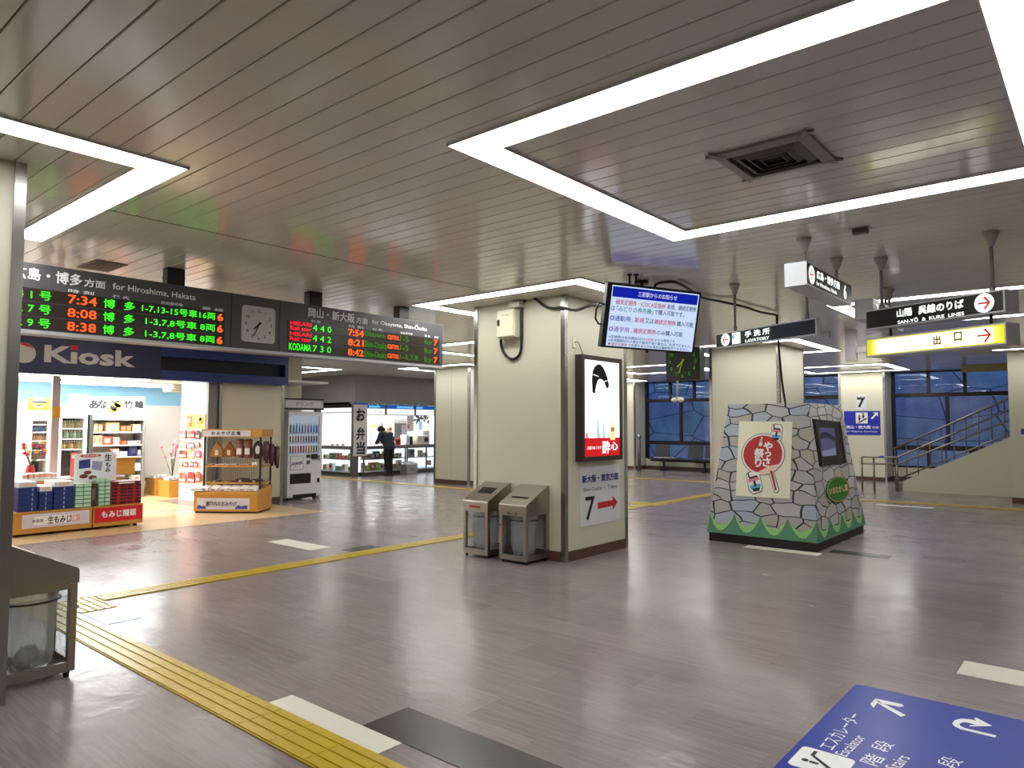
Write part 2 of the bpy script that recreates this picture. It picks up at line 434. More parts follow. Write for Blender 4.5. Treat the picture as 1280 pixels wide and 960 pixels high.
ring(10.56, 9.405, 'square ring light in mid hall between the departure board and the poster pillar')
ring(17.2, 9.405, 'square ring light on the ceiling beyond the green clock')
ring(3.92, 9.405, 'square ring light hidden above and behind the departure board')
ring(13.88, 13.415, 'square ring light around the tall pillar right of the boxed lunch shop')
ring(20.3, 13.415, 'square ring light above the far end of the waiting bench')
ring(10.56, 17.425, 'square ring light on the ceiling in front of the boxed lunch shop')

# ------------------------------------------------------------------ walls
WALLD = mat('hall_wall', (190, 186, 170), 0.5, noise=0.03)
def wall(name, x0, x1, y0, y1, z0=0.0, z1=CEIL, m_=WALLD):
    b = MB(); b.box(x0, x1, y0, y1, z0, z1); return structure(b.build(name, m_))
wall('wall_back', -4.2, -4.0, -5, 23)
wall('wall_rear', -4.0, 17.57, -5.2, -5.0)
wall('wall_north', -4.0, 22.6, 23.0, 23.2)
wall('wall_right', 17.57, 18.93, -5.0, 1.57, m_=CREAM)
wall('wall_stair_end', 22.6, 22.8, -5.0, 1.60, m_=CREAM)
wall('wall_stair_rear', 17.57, 22.8, -5.2, -5.0)
b = MB(); b.box(17.555, 17.57, -5, 1.575, 0, 0.11); b.build('baseboard_right', BROWN)['kind'] = 'structure'
# window wall X = 22.6 with pilasters and two big windows
SILL = 0.37
wall('wall_window_sill', 22.6, 22.8, 1.60, 23.0, 0, SILL, CREAM)
wall('wall_window_end', 22.6, 22.8, 12.8, 23.0, SILL, CEIL, CREAM)
b = MB(); b.box(22.58, 22.6, 1.6, 12.8, 0, 0.11); structure(b.build('baseboard_window', BROWN))
WFRAME = mat('window_frame_dark', (30, 22, 24), 0.4)
def window(name, y0, y1, mull_low, mull_top, mull_bot):
    b = MB(); x0, x1 = 22.60, 22.72
    zt = 3.045; zr0, zr1 = 2.36, 2.47; zl0, zl1 = 0.87, 1.0
    b.box(x0, x1, y0, y1, zt, CEIL); b.box(x0, x1, y0, y1, SILL, SILL+0.05)
    b.box(x0, x1, y0, y0+0.09, SILL, CEIL); b.box(x0, x1, y1-0.09, y1, SILL, CEIL)
    b.box(x0-0.02, x1, y0, y1, zr0, zr1); b.box(x0-0.02, x1, y0, y1, zl0, zl1)
    for y in mull_low: b.box(x0, x1, y-0.04, y+0.04, zl1, zr0)
    for y in mull_top: b.box(x0, x1, y-0.04, y+0.04, zr1, zt)
    for y in mull_bot: b.box(x0, x1, y-0.04, y+0.04, SILL, zl0)
    w = structure(b.build(name, WFRAME))
    b = MB(); b.box(22.655, 22.663, y0+0.02, y1-0.02, SILL+0.02, CEIL-0.02); b.build('window_glass', GLASS, w)
    return w
window('window_1', 6.02, 12.80, (11.43, 9.3, 7.6), (11.83, 10.92, 9.9, 8.6, 7.3), (11.95, 10.2, 8.4))
window('window_2', 1.60, 4.80, (3.42,), (3.86, 2.99), (3.9, 2.9))
# castle stone wall outside, lit by the dusk sky
def stone_outside():
    m = bpy.data.materials.new('old_castle_stone'); m.use_nodes = True
    t = NT(m); b = t.n['Principled BSDF']; b.inputs['Roughness'].default_value = 0.9
    tc = t.node('ShaderNodeTexCoord'); sp = t.node('ShaderNodeSeparateXYZ'); t.link(tc.outputs['Object'], sp.inputs[0])
    cb = t.node('ShaderNodeCombineXYZ'); t.link(t.math('MULTIPLY', sp.outputs[1], 0.62), cb.inputs[0]); t.link(t.math('MULTIPLY', sp.outputs[2], 1.25), cb.inputs[1])
    nz = t.node('ShaderNodeTexNoise'); nz.inputs['Scale'].default_value = 2.5; nz.inputs['Detail'].default_value = 8; t.link(tc.outputs['Object'], nz.inputs['Vector'])
    vs = []
    for feat in ('DISTANCE_TO_EDGE', 'F1'):
        v = t.node('ShaderNodeTexVoronoi'); v.voronoi_dimensions = '2D'; v.feature = feat; v.inputs['Scale'].default_value = 0.95; v.inputs['Randomness'].default_value = 0.62
        t.link(cb.outputs[0], v.inputs['Vector']); vs.append(v)
    base = t.mix(nz.outputs['Fac'], lin((112, 114, 116)), lin((196, 196, 196)))
    base = t.mix(0.2, base, vs[1].outputs['Color'], 'SOFT_LIGHT')
    e = t.math('LESS_THAN', vs[0].outputs['Distance'], 0.016)
    t.link(t.mix(t.math('MULTIPLY', e, 0.75), base, lin((48, 48, 50))), b.inputs['Base Color'])
    return m
m = MB(); m.prism([(24.6, -6, -3), (25.6, -6, 9), (26.4, -6, 9), (26.4, -6, -3)], (0, 34, 0))
structure(m.build('wall_castle_outside', stone_outside()))
m = MB(); m.box(22.8, 24.6, -6, 28, -3.2, -3.0); structure(m.build('ground_outside', mat('outside_gravel', (90, 88, 84), 0.9, noise=0.3)))

# ------------------------------------------------------------------ pillars
def pillar(x0, x1, y0, y1, label, seams=True):
    t = thing('pillar', label, 'pillar', ((x0+x1)/2, (y0+y1)/2, 0), 0, 'square cream panelled pillars')
    b = MB(); b.box(x0, x1, y0, y1, 0, CEIL)
    b.build('shaft', CREAM, t)
    e = 0.012
    b = MB(); b.box(x0-e, x1+e, y0-e, y1+e, 0.0, 0.115); b.build('baseboard', BROWN, t)
    for cx, cy, sx, sy in ((x0, y0, -1, -1), (x1, y0, 1, -1), (x0, y1, -1, 1), (x1, y1, 1, 1)):
        b = MB(); k = 0.014
        b.box(cx+sx*k, cx-sx*0.045, cy+sy*k, cy-sy*0.045, 0, CEIL)
        b.build('corner_strip', CHROME, t)
    if seams:
        b = MB(); ym = (y0+y1)/2; xm = (x0+x1)/2
        b.box(x0-0.002, x0, ym-0.004, ym+0.004, 0.115, CEIL); b.box(xm-0.004, xm+0.004, y0-0.002, y0, 0.115, CEIL)
        b.build('panel_joint', mat('joint_cream', (168, 164, 146), 0.5), t)
    return t
pillar(-0.10, 1.25, 4.78, 6.14, 'cream pillar cut off by the left edge of the photo, a bin beside it', False)
pillar(6.62, 7.97, 4.80, 6.21, 'cream pillar carrying the lit poster, two steel bins at its foot', False)
pillar(13.26, 14.66, 4.69, 6.05, 'cream pillar standing behind the painted stone display tower', False)
pillar(13.26, 14.6, 12.66, 13.94, 'pale panelled pillar just right of the boxed lunch shop')
pillar(6.62, 7.97, 12.8, 14.15, 'beige pillar between the kiosk and the white drinks machine', False)
pillar(21.85, 22.6, 4.80, 6.0, 'cream pilaster on the window wall carrying the blue escalator sign', False)
pillar(21.85, 22.6, 12.8, 13.9, 'narrow far pilaster at the left end of the dark windows', False)

# ceiling vent and small ceiling fittings
VENT = mat('vent_enamel', (150, 146, 136), 0.45); VENTD = mat('vent_throat', (46, 42, 40), 0.7)
t = thing('air_vent', 'square air diffuser in the near ceiling inside the large ring light', 'air vent', (3.94, 1.395, CEIL-0.03))
cx, cy = 3.94, 1.395
b = MB()
for s in range(4):
    M = Matrix.Translation((cx, cy, 0)) @ Matrix.Rotation(s*PI/2, 4, 'Z')
    b.prism([M @ Vector(p) for p in ((-0.295, -0.26, CEIL-0.016), (0.295, -0.26, CEIL-0.016), (0.225, -0.20, CEIL-0.024), (-0.225, -0.20, CEIL-0.024))], (0, 0, 0.014))
b.build('outer_frame', VENT, t)
b = MB(); b.box(cx-0.23, cx+0.23, cy-0.21, cy+0.21, CEIL-0.004, CEIL+0.001); b.build('throat', VENTD, t)
for k, r in enumerate((0.185, 0.13, 0.075)):
    b = MB()
    for s in range(4):
        M = Matrix.Translation((cx, cy, 0)) @ Matrix.Rotation(s*PI/2, 4, 'Z')
        b.prism([M @ Vector(p) for p in ((-r, -r, CEIL-0.006), (r, -r, CEIL-0.006), (r*0.8, -r*0.8, CEIL-0.026), (-r*0.8, -r*0.8, CEIL-0.026))], M.to_3x3() @ Vector((0, 0.006, 0)))
    b.build('vane', mat('vent_vane', (96, 90, 86), 0.5), t)
t = thing('ceiling_hatch', 'flat square grille in the ceiling above the departure board', 'air vent', (2.58, 7.33, CEIL-0.02))
b = MB(); b.box(2.44, 2.72, 7.08, 7.56, CEIL-0.008, CEIL); b.build('frame', mat('hatch_frame', (120, 104, 88), 0.5), t)
b = MB()
for i in range(9): b.box(2.455+i*0.029, 2.468+i*0.029, 7.10, 7.54, CEIL-0.012, CEIL-0.008)
b.build('grille', mat('hatch_grille', (92, 78, 66), 0.6), t)
t = thing('smoke_sensor', 'small dark sensor box on the ceiling behind the large ring light', 'sensor', (5.82, 1.41, CEIL-0.05))
b = MB(); b.box(5.79, 5.85, 1.36, 1.47, CEIL-0.045, CEIL-0.004, bev=0.006); b.build('body', DGREY, t)
b = MB(); b.box(5.775, 5.865, 1.345, 1.485, CEIL-0.006, CEIL); b.build('base', GREYP, t)
# ------------------------------------------------------------------ departure board
LEDG = glow('led_green', (60, 255, 40), 1.5); LEDO = glow('led_orange', (255, 84, 24), 2.0); LEDR = glow('led_red', (255, 20, 40), 1.8)
LEDGD = glow('led_green_dim', (60, 160, 24), 0.8)
LEDBACK = mat('led_window', (40, 26, 22), 0.3)
LIT = glow('lit_white_letters', (236, 238, 245), 0.85)
BY = 6.80
t = thing('departure_board', 'long dark departure board with green and orange train times hanging above the kiosk', 'departure board', (3.9, 6.95, 2.32))
b = MB(); b.box(1.15, 6.61, BY, BY+0.30, 2.325, 2.905, bev=0.008); b.build('housing', DGREY, t)
b = MB(); b.box(1.15, 6.615, BY-0.012, BY+0.05, 2.318, 2.345); b.build('bottom_rail', LGREY, t)
b = MB()
for x in (3.615, 4.165): b.box(x-0.004, x+0.004, BY-0.002, BY, 2.345, 2.905)
b.build('panel_joint', BLACK, t)
def bp(x, y): return PY(x, y, BY-0.006)
def led(rows, mats_, name):
    for nm, items in rows.items(): pass
def plate(pts, thick=0.004, y=BY):
    b = MB(); b.prism([Vector((p.x, y-thick, p.z)) for p in pts], (0, thick, 0)); return b
# LED windows: three rows in each panel
def rowquad(xl, xr, yl0, yl1, yr0, yr1, k, n=3, gap=0.07):
    a0 = yl0+(yl1-yl0)*k/n; a1 = yl0+(yl1-yl0)*(k+1)/n; b0 = yr0+(yr1-yr0)*k/n; b1 = yr0+(yr1-yr0)*(k+1)/n
    ga, gb = (a1-a0)*gap, (b1-b0)*gap
    return [PY(xl, a0+ga, BY), PY(xr, b0+gb, BY), PY(xr, b1-ga, BY), PY(xl, a1-gb, BY)]
def zrow(x, rows, k): return rows[k]
for k in range(3):
    z1 = PY(283, 391, BY).z - k*0.1165; z0 = z1-0.108
    b = MB(); b.box(1.22, 3.545, BY-0.004, BY, z0, z1); b.build('led_window', LEDBACK, t)
    z1r = PY(362, 400, BY).z - k*0.1165; z0r = z1r-0.108
    b = MB(); b.box(4.26, 6.545, BY-0.004, BY, z0r, z1r); b.build('led_window', LEDBACK, t)
ZL = [PY(283, 391, BY).z - k*0.1165-0.054 for k in range(3)]
ZR = [PY(362, 400, BY).z - k*0.1165-0.054 for k in range(3)]
def bx(px, y=400): return PY(px, y, BY-0.006).x
def put(b, s, x0, x1, z, h, bold=0.012, mi=0):
    m_, nm, lb = b; b = MB()
    b.text(s, ((bx(x0)+bx(x1))/2, BY-0.006, z), X_, Z_, h, bx(x1)-bx(x0), bold, mi)
    b.build(nm, m_, t, label=lb)
G = (LEDG, 'led_text', 'green led characters'); O = (LEDO, 'led_text', 'orange led characters'); RD = (LEDR, 'led_text', 'red led train name'); GD = (LEDGD, 'led_text', 'dim green led characters')
for k, (num, tm, cars, lab) in enumerate((('41号', '7:34', '1-7,13-15号車16両', 0), ('27号', '8:08', '1-3,7,8号車 8両', 0), ('29号', '8:38', '1-3,7,8号車 8両', 0))):
    put(G, num[0]+' '+num[1:2]+' '+num[2:], 20, 63, ZL[k], 0.075, 0.005); put(O, tm, 84, 120.5, ZL[k], 0.078, 0.012)
    put(G, '博', 129, 143, ZL[k], 0.078); put(G, '多', 155, 168, ZL[k], 0.078)
    put(G, cars, 177 if k == 0 else 182, 269, ZL[k], 0.074, 0.005); put(O, '6', 271.5, 279, ZL[k], 0.078, 0.03)
for k, (a, num, tm, dst, cars) in enumerate((('H', '440', '7:54', 'Okayama', '1-5'), ('H', '442', '8:21', 'Shin-Osaka', '1-5'), ('K', '730', '8:42', 'Shin-Osaka', '1-3,7,8'))):
    if a == 'H':
        put(RD, 'HIKARI', 363, 389.5, ZR[k]+0.027, 0.042, 0.006); put(RD, 'Rail star', 363, 389.5, ZR[k]-0.027, 0.042, 0.006)
    else: put(G, 'KODAMA', 362, 389.5, ZR[k], 0.078, 0.006)
    put(G, ' '.join(num), 391.5, 414.5, ZR[k], 0.070, 0.0); put(O, tm, 435.5, 455, ZR[k], 0.080, 0.02)
    put(GD, dst, 455.8, 482 if k == 0 else 484, ZR[k], 0.078, 0.008); put(O, 'carno.', 485, 499.5, ZR[k], 0.056, 0.008)
    put(GD, cars, 500.5, 511 if k < 2 else 523, ZR[k], 0.074); put(GD, '8car', 530.5, 541, ZR[k], 0.074); put(O, '7', 542.3, 547.3, ZR[k], 0.080, 0.03)
HD = (mat('pale_lettering', (246, 246, 250), 0.5), 'header_lettering', None)
def hd(s, x0, x1, z, h, bold=0.012): put(HD, s, x0, x1, z, h, bold)
hd('広島・博多', 13, 100.5, 2.812, 0.100, 0.02); hd('方面', 104, 130, 2.800, 0.066, 0.015); hd('for Hiroshima, Hakata', 139.5, 244, 2.800, 0.066, 0.012)
hd('岡山・新大阪', 385.5, 443, 2.818, 0.104, 0.02); hd('方面', 445.5, 459.5, 2.805, 0.068, 0.015); hd('for Okayama, Shin-Ōsaka', 465, 534, 2.812, 0.078, 0.016)
for s, x0, x1 in (('時 刻', 84, 116), ('行 先', 140, 161), ('自由席号車', 201, 228), ('番 線', 252, 279)): hd(s, x0, x1, 2.712, 0.030)
for s, x0, x1 in (('列 車', 389, 401), ('時 刻', 436, 454), ('行 先', 466, 478), ('自由席号車', 501, 516), ('両 数', 531, 538), ('番線', 543, 548)): hd(s, x0, x1, 2.722, 0.030)
# clock in the middle of the board
CFACE = mat('clock_face', (196, 196, 196), 0.4)
c0, c1 = PY(303, 383, BY), PY(342, 430, BY); ccx, ccz = (c0.x+c1.x)/2, (PY(302, 381, BY).z+PY(342, 430, BY).z)/2; ch = 0.19
b = MB()
pts = []
for sx, sz, a in ((1, 1, 0), (-1, 1, 90), (-1, -1, 180), (1, -1, 270)):
    for i in range(6):
        an = math.radians(a+i*18); pts.append((ccx+sx*(ch-0.035)+0.035*math.cos(an), BY-0.010, ccz+sz*(ch-0.035)+0.035*math.sin(an)))
b.prism(pts, (0, 0.010, 0)); clk = b.build('clock_dial', CFACE, t)
b = MB()
for i in range(1, 13):
    an = math.radians(90-30*i); b.text(str(i), (ccx+0.145*math.cos(an), BY-0.012, ccz+0.145*math.sin(an)), X_, Z_, 0.034, None, 0.012)
b.build('numerals', INK, clk)
def hands(cx, cz, y, L, parent, m_, hour=7, minute=34, R=X_, name='clock_hand'):
    for ang, ln, w in ((90-(hour+minute/60)*30, L*0.62, 0.010), (90-minute*6, L, 0.007)):
        d = R*math.cos(math.radians(ang))+Z_*math.sin(math.radians(ang)); n = R*(-math.sin(math.radians(ang)))+Z_*math.cos(math.radians(ang))
        o = Vector(cx); q = MB(); q.prism([o-d*0.03-n*w, o+d*ln-n*w*0.5, o+d*ln+n*w*0.5, o-d*0.03+n*w], R.cross(Z_)*0.003)
        q.build(name, m_, parent)
hands((ccx, BY-0.0125, ccz), 0, BY, 0.135, clk, INK)
for px, py in ((219, 336), (399, 364), (507, 383)):
    p = PZ(px, py, CEIL); b = MB(); b.box(p.x-0.085, p.x+0.085, BY+0.08, BY+0.20, 2.90, CEIL, bev=0.01); b.box(p.x-0.088, p.x+0.088, BY+0.077, BY+0.203, 2.985, 2.993)
    b.build('hanger', mat('hanger_black', (30, 24, 28), 0.45), t)

# ------------------------------------------------------------------ hung signs over the right half of the hall
LITW = glow('sign_white', (250, 255, 250), 1.35); LITR = glow('sign_red', (225, 40, 24), 0.9); SIGNBLK = mat('sign_black', (14, 10, 18), 0.35); LITC = glow('sign_cyan', (90, 200, 230), 0.9)
def hung_sign(name, label, A, B, zt, zb, depth, poles, frame, back=None):
    """box sign: A -> B is the bottom edge of its face from left to right as one reads it"""
    A, B = Vector((A[0], A[1], 0)), Vector((B[0], B[1], 0)); R = (B-A).normalized(); N = R.cross(Z_)
    L = (B-A).length
    t = thing(name, label, 'sign', ((A.x+B.x)/2, (A.y+B.y)/2, zb))
    b = MB(); b.prism([A+Z_*zb, B+Z_*zb, B-N*depth+Z_*zb, A-N*depth+Z_*zb], Z_*(zt-zb)); b.build('case', frame, t)
    e = 0.012; b = MB(); b.prism([A+R*e+Z_*(zb+e)+N*0.002, B-R*e+Z_*(zb+e)+N*0.002, B-R*e+Z_*(zt-e)+N*0.002, A+R*e+Z_*(zt-e)+N*0.002], -N*0.01)
    b.build('face', back or SIGNBLK, t)
    for q in poles:
        P = Vector((q[0], q[1], 0)); b = MB(); b.cyl(P+Z_*(zt-0.01), P+Z_*(CEIL-0.05), 0.014, seg=10)
        b.cyl(P+Z_*(zt), P+Z_*(zt+0.05), 0.022, seg=8); pl = b.build('pole', mat('pole_grey', (140, 136, 132), 0.4, 0.2), t)
        b = MB(); b.lathe([(0.014, -0.115), (0.024, -0.110), (0.036, -0.07), (0.056, -0.02), (0.058, 0)], (P.x, P.y, CEIL), 16); b.build('ceiling_cup', mat('cup_grey', (190, 186, 178), 0.4), pl)
    def P2(u, v, d=0.004): return A+R*(u*L)+Z_*(zb+(zt-zb)*v)+N*d
    return t, P2, R, N, L, zt-zb
def PLn(px, py, p0, ang):
    n = Vector((-math.sin(ang), math.cos(ang), 0)); return PN(px, py, (p0[0], p0[1], 0), n)
def arrow_disc(t, c, R, r, left=False, m1=LITW, m2=LITR, N=None):
    sg = -1 if left else 1
    if m1: b = MB(); b.disc(c, R, Z_, r); b.build('arrow_disc', m1, t)
    b = MB(); c = c+N*0.002; k = r*0.62
    b.face([c-R*sg*k-Z_*r*0.09, c+R*sg*k*0.9-Z_*r*0.09, c+R*sg*k*0.9+Z_*r*0.09, c-R*sg*k+Z_*r*0.09])
    for s in (1, -1):
        tip = c+R*sg*k*1.05; b.face([tip, tip-R*sg*r*0.22, tip-R*sg*r*0.72+Z_*s*r*0.58, tip-R*sg*r*0.50+Z_*s*r*0.66])
    b.build('arrow', m2, t)
OBL = math.radians(66)
# lavatory sign
lav = PZ(918, 355, CEIL)
A = PLn(897, 434, lav, OBL); B = PLn(1023, 420.6, lav, OBL); zt = (PLn(897, 416, lav, OBL).z+PLn(1023, 399.2, lav, OBL).z)/2; zb = (A.z+B.z)/2
R_ = (B-A); R_.z = 0; R_.normalize(); N_ = R_.cross(Z_)
t, P2, R, N, L, hh = hung_sign('lavatory_sign', 'black hanging sign with a left arrow reading LAVATORY in white', A+N_*0.025, B+N_*0.025, zt, zb, 0.05, [(lav.x, lav.y), tuple((lav+R_*0.95)[:2])], LGREY)
arrow_disc(t, P2(0.115, 0.5), R, hh*0.42, True, N=N)
b = MB(); c = P2(0.235, 0.5); s = hh*0.38; b.face([c-R*s-Z_*s, c+R*s-Z_*s, c+R*s+Z_*s, c-R*s+Z_*s]); b.build('restroom_symbol', LITW, t)
b = MB(); c = P2(0.205, 0.53, 0.006); b.face([c-R*0.011-Z_*0.012, c+R*0.011-Z_*0.012, c+R*0.017+Z_*0.022, c-R*0.017+Z_*0.022]); b.disc(c+Z_*0.034, R, Z_, 0.010); b.build('figure', LITC, t)
b = MB(); b.text('手 洗 所', P2(0.455, 0.65), R, Z_, hh*0.38, L*0.25, 0.03); b.text('LAVATORY', P2(0.455, 0.22), R, Z_, hh*0.21, L*0.245, 0.03); b.build('lettering', LITW, t)
# San-yo and Kure lines sign and the yellow exit sign under it
san = PZ(1238, 290, CEIL)
A = PLn(1090.6, 413.3, san, OBL); B = PLn(1265.4, 390.5, san, OBL); zt = PLn(1090, 389.6, san, OBL).z; zb = (A.z+B.z)/2; zt = (zt+PLn(1265.4, 362.1, san, OBL).z)/2
R_ = (B-A); R_.z = 0; R_.normalize(); N_ = R_.cross(Z_)
t, P2, R, N, L, hh = hung_sign('line_sign', 'black hanging sign with a right arrow for the SAN-YO and KURE lines', A+N_*0.09, B+N_*0.09, zt, zb, 0.18, [(san.x, san.y), tuple((san-R_*0.95)[:2])], LGREY)
arrow_disc(t, P2(0.875, 0.5), R, hh*0.43, N=N)
b = MB(); b.text('山陽', P2(0.32, 0.62), R, Z_, hh*0.38, L*0.115, 0.03); b.text('呉線のりば', P2(0.585, 0.62), R, Z_, hh*0.40, L*0.315, 0.03); b.text('SAN-YŌ  &  KURE  LINES', P2(0.505, 0.19), R, Z_, hh*0.22, L*0.48, 0.025); b.build('lettering', LITW, t)
A2 = PLn(1091, 446, san, OBL); B2 = PLn(1268, 432, san, OBL); zt2 = (PLn(1091, 424, san, OBL).z+PLn(1268, 404, san, OBL).z)/2; zb2 = (A2.z+B2.z)/2
a, bb = A+N_*0.09, B+N_*0.09
EXITY = bpy.data.materials.new('exit_sign_glow'); EXITY.use_nodes = True
tt = NT(EXITY); pb = tt.n['Principled BSDF']; pb.inputs['Base Color'].default_value = lin((230, 220, 20)); pb.inputs['Roughness'].default_value = 0.4
tc = tt.node('ShaderNodeTexCoord'); sp = tt.node('ShaderNodeSeparateXYZ'); tt.link(tc.outputs['Generated'], sp.inputs[0])
e1 = tt.math('MULTIPLY', tt.math('MULTIPLY', sp.outputs[1], tt.math('SUBTRACT', 1.0, sp.outputs[1])), 4.0)
e2 = tt.math('MULTIPLY', tt.math('MULTIPLY', sp.outputs[2], tt.math('SUBTRACT', 1.0, sp.outputs[2])), 4.0)
tube = tt.math('MULTIPLY', tt.math('MINIMUM', tt.math('MULTIPLY', e1, 2.6), 1.0), tt.math('MINIMUM', tt.math('MULTIPLY', e2, 3.0), 1.0))
tt.link(tt.math('ADD', tt.math('MULTIPLY', tt.math('POWER', tube, 2.5), 1.9), 0.75), pb.inputs['Emission Strength'])
tt.link(tt.mix(tt.math('POWER', tube, 2.5), lin((206, 210, 0)), lin((255, 255, 238))), pb.inputs['Emission Color'])
t, P3, R, N, L, h2 = hung_sign('exit_sign', 'glowing yellow exit sign with a red right arrow hanging under the black lines sign', a, bb, zt2, zb2, 0.18, [], LGREY, EXITY)
b = MB()
for f in (0.15, 0.87): b.cyl(P3(f, 1.0, -0.09), P3(f, 1.0, -0.09)+Z_*(zb-zt2), 0.012, seg=8)
b.build('connector', BLACK, t)
arrow_disc(t, P3(0.868, 0.5), R, h2*0.50, m1=None, N=N)
b = MB(); b.text('出', P3(0.555, 0.52, 0.008), R, Z_, h2*0.46, L*0.05, 0.05); b.text('口', P3(0.70, 0.58, 0.008), R, Z_, h2*0.42, L*0.05, 0.05); b.build('lettering', glow('exit_letters', (150, 130, 30), 0.6), t)
# platform six sign, and the platform seven sign behind it
def six_sign(Y0, x0, x1, zt, zb, name, label, big, jp, en, left=True):
    t, P2, R, N, L, hh = hung_sign(name, label, (x0, Y0), (x1, Y0), zt, zb, 0.17, [(x0+0.22, Y0+0.085), (x1-0.15, Y0+0.085)], LGREY)
    if left: arrow_disc(t, P2(0.09, 0.5), R, hh*0.40, True, N=N)
    b = MB(); b.text(jp, P2(0.44, 0.64), R, Z_, hh*0.36, L*0.50, 0.025); b.text(en, P2(0.40, 0.24), R, Z_, hh*0.22, L*0.44, 0.02); b.text(big, P2(0.82, 0.48), R, Z_, hh*0.72, None, 0.03); b.build('lettering', LITW, t)
a = PY(1008, 325.8, 1.76); c = PY(1007.3, 353.9, 1.76); d = PY(1063.6, 356.3, 1.76)
six_sign(1.76, a.x, d.x+0.02, (a.z+d.z)/2, (c.z+PY(1062.8, 381.3, 1.76).z)/2, 'platform_sign', 'black hanging platform sign with the number six and a left arrow', '6', '広島・博多方面', 'for Hiroshima, Hakata')
t, P2, R, N, L, hh = hung_sign('platform_sign', 'far black hanging sign starting with the number seven, half hidden by the lines sign', (PY(1091, 385, 1.76).x, 1.76), (PY(1091, 385, 1.76).x+1.35, 1.76), PY(1092, 373, 1.76).z, PY(1092, 398, 1.76).z, 0.17, [(8.56, 1.845), (PY(1091, 385, 1.76).x+1.1, 1.845)], LGREY)
b = MB(); b.text('7', P2(0.12, 0.48), R, Z_, hh*0.62, None, 0.01); b.text('新大阪・東京方面', P2(0.58, 0.6), R, Z_, hh*0.30, L*0.6, 0.015); b.text('for Shin-Osaka, Tokyo', P2(0.58, 0.25), R, Z_, hh*0.16, L*0.5, 0.01); b.build('lettering', LITW, t)

# ------------------------------------------------------------------ hanging monitor
MC = Vector((6.457, 3.564, 2.656)); MR = Vector((0.882, -0.47, -0.024)).normalized(); MU = Vector((-0.074, -0.189, 0.979)); MU = (MU-MR*MU.dot(MR)).normalized(); MN = MR.cross(MU)
MW, MH = 1.12, 0.655
t = thing('information_monitor', 'tilted flat screen monitor hung from the ceiling showing a Japanese notice', 'monitor', mtx=Matrix.Translation(MC))
Mm = Matrix((( MR.x, MU.x, MN.x, MC.x), (MR.y, MU.y, MN.y, MC.y), (MR.z, MU.z, MN.z, MC.z), (0, 0, 0, 1)))
b = MB(); b.box(-MW/2, MW/2, -MH/2, MH/2, -0.075, 0.0, M=Mm, bev=0.006); b.box(-0.35, 0.35, -0.22, 0.22, -0.12, -0.075, M=Mm); b.build('casing', BLACK, t)
sx0, sx1, sy0, sy1 = -MW/2+0.052, MW/2-0.028, -MH/2+0.02, MH/2-0.026
SCR = glow('screen_white', (206, 226, 255), 0.95)
b = MB(); b.box(sx0, sx1, sy0, sy1, 0.0, 0.002, M=Mm); b.build('screen', SCR, t)
tw, th = sx1-sx0, sy1-sy0
b = MB(); b.box(sx0+0.008, sx1-0.012, sy1-0.115, sy1-0.012, 0.002, 0.003, M=Mm); b.build('title_bar', glow('screen_blue', (14, 34, 170), 0.9), t)
def mt(bb, s, u0, u1, v, h, bold=0.008): bb.text(s, Mm @ Vector((sx0+tw*(u0+u1)/2, sy1-th*v, 0.0045)), MR, MU, h*th, tw*(u1-u0), bold)
w = MB(); mt(w, '三原駅からのお知らせ', 0.29, 0.74, 0.105, 0.085, 0.006); w.build('screen_text', glow('screen_pale', (225, 232, 255), 0.9), t, label='white title text')
nv, rd, gr, bl, vi, sm = MB(), MB(), MB(), MB(), MB(), MB()
mt(rd, '磁気定期券・ICOCA定期券', 0.055, 0.62, 0.265, 0.088); mt(nv, '新規、継続定期券', 0.64, 0.985, 0.265, 0.085)
mt(nv, 'は', 0.01, 0.05, 0.375, 0.075); mt(gr, '「みどりの券売機」', 0.07, 0.485, 0.375, 0.088); mt(nv, 'で購入可能です。', 0.50, 0.85, 0.375, 0.085)
mt(bl, '◎通勤用‥', 0.01, 0.27, 0.535, 0.088); mt(rd, '新規', 0.285, 0.395, 0.535, 0.088); mt(nv, '又は', 0.405, 0.50, 0.535, 0.085); mt(rd, '継続定期券', 0.51, 0.765, 0.535, 0.088); mt(nv, '購入可能', 0.775, 0.975, 0.535, 0.085)
mt(vi, '◎通学用‥', 0.01, 0.27, 0.715, 0.088); mt(rd, '継続定期券', 0.285, 0.545, 0.715, 0.088); mt(nv, 'のみ購入可能', 0.555, 0.86, 0.715, 0.085)
mt(sm, '※定期券は有効開始日の', 0.02, 0.42, 0.845, 0.052); mt(rd, '14日前', 0.425, 0.53, 0.845, 0.05); mt(sm, 'からの発売です。', 0.54, 0.79, 0.845, 0.052)
mt(sm, '※有効期限切れの場合や磁気不良の場合はご利用できません。', 0.02, 0.98, 0.905, 0.052)
mt(sm, '※', 0.02, 0.05, 0.965, 0.045); mt(rd, '通学定期券', 0.055, 0.235, 0.965, 0.052); mt(sm, 'で年度をまたがる場合は継続発売できません。', 0.245, 0.96, 0.965, 0.052)
for q, c, lb in ((nv, (16, 30, 110), 'navy notice text'), (rd, (205, 30, 80), 'red notice text'), (gr, (20, 140, 120), 'green notice text'), (bl, (30, 70, 190), 'blue notice text'), (vi, (150, 70, 190), 'violet notice text'), (sm, (30, 50, 110), 'small notice text')):
    q.build('screen_text', glow('screen_'+lb.split()[0], c, 0.75), t, label=lb)
b = MB(); bk = Mm @ Vector((-0.02, 0.05, -0.12)); b.tube([bk, bk-MN*0.06, (bk.x-MN.x*0.07, bk.y-MN.y*0.07, 2.95), (bk.x-MN.x*0.07, bk.y-MN.y*0.07, CEIL)], 0.022, 10); b.build('ceiling_pole', BLACK, t)
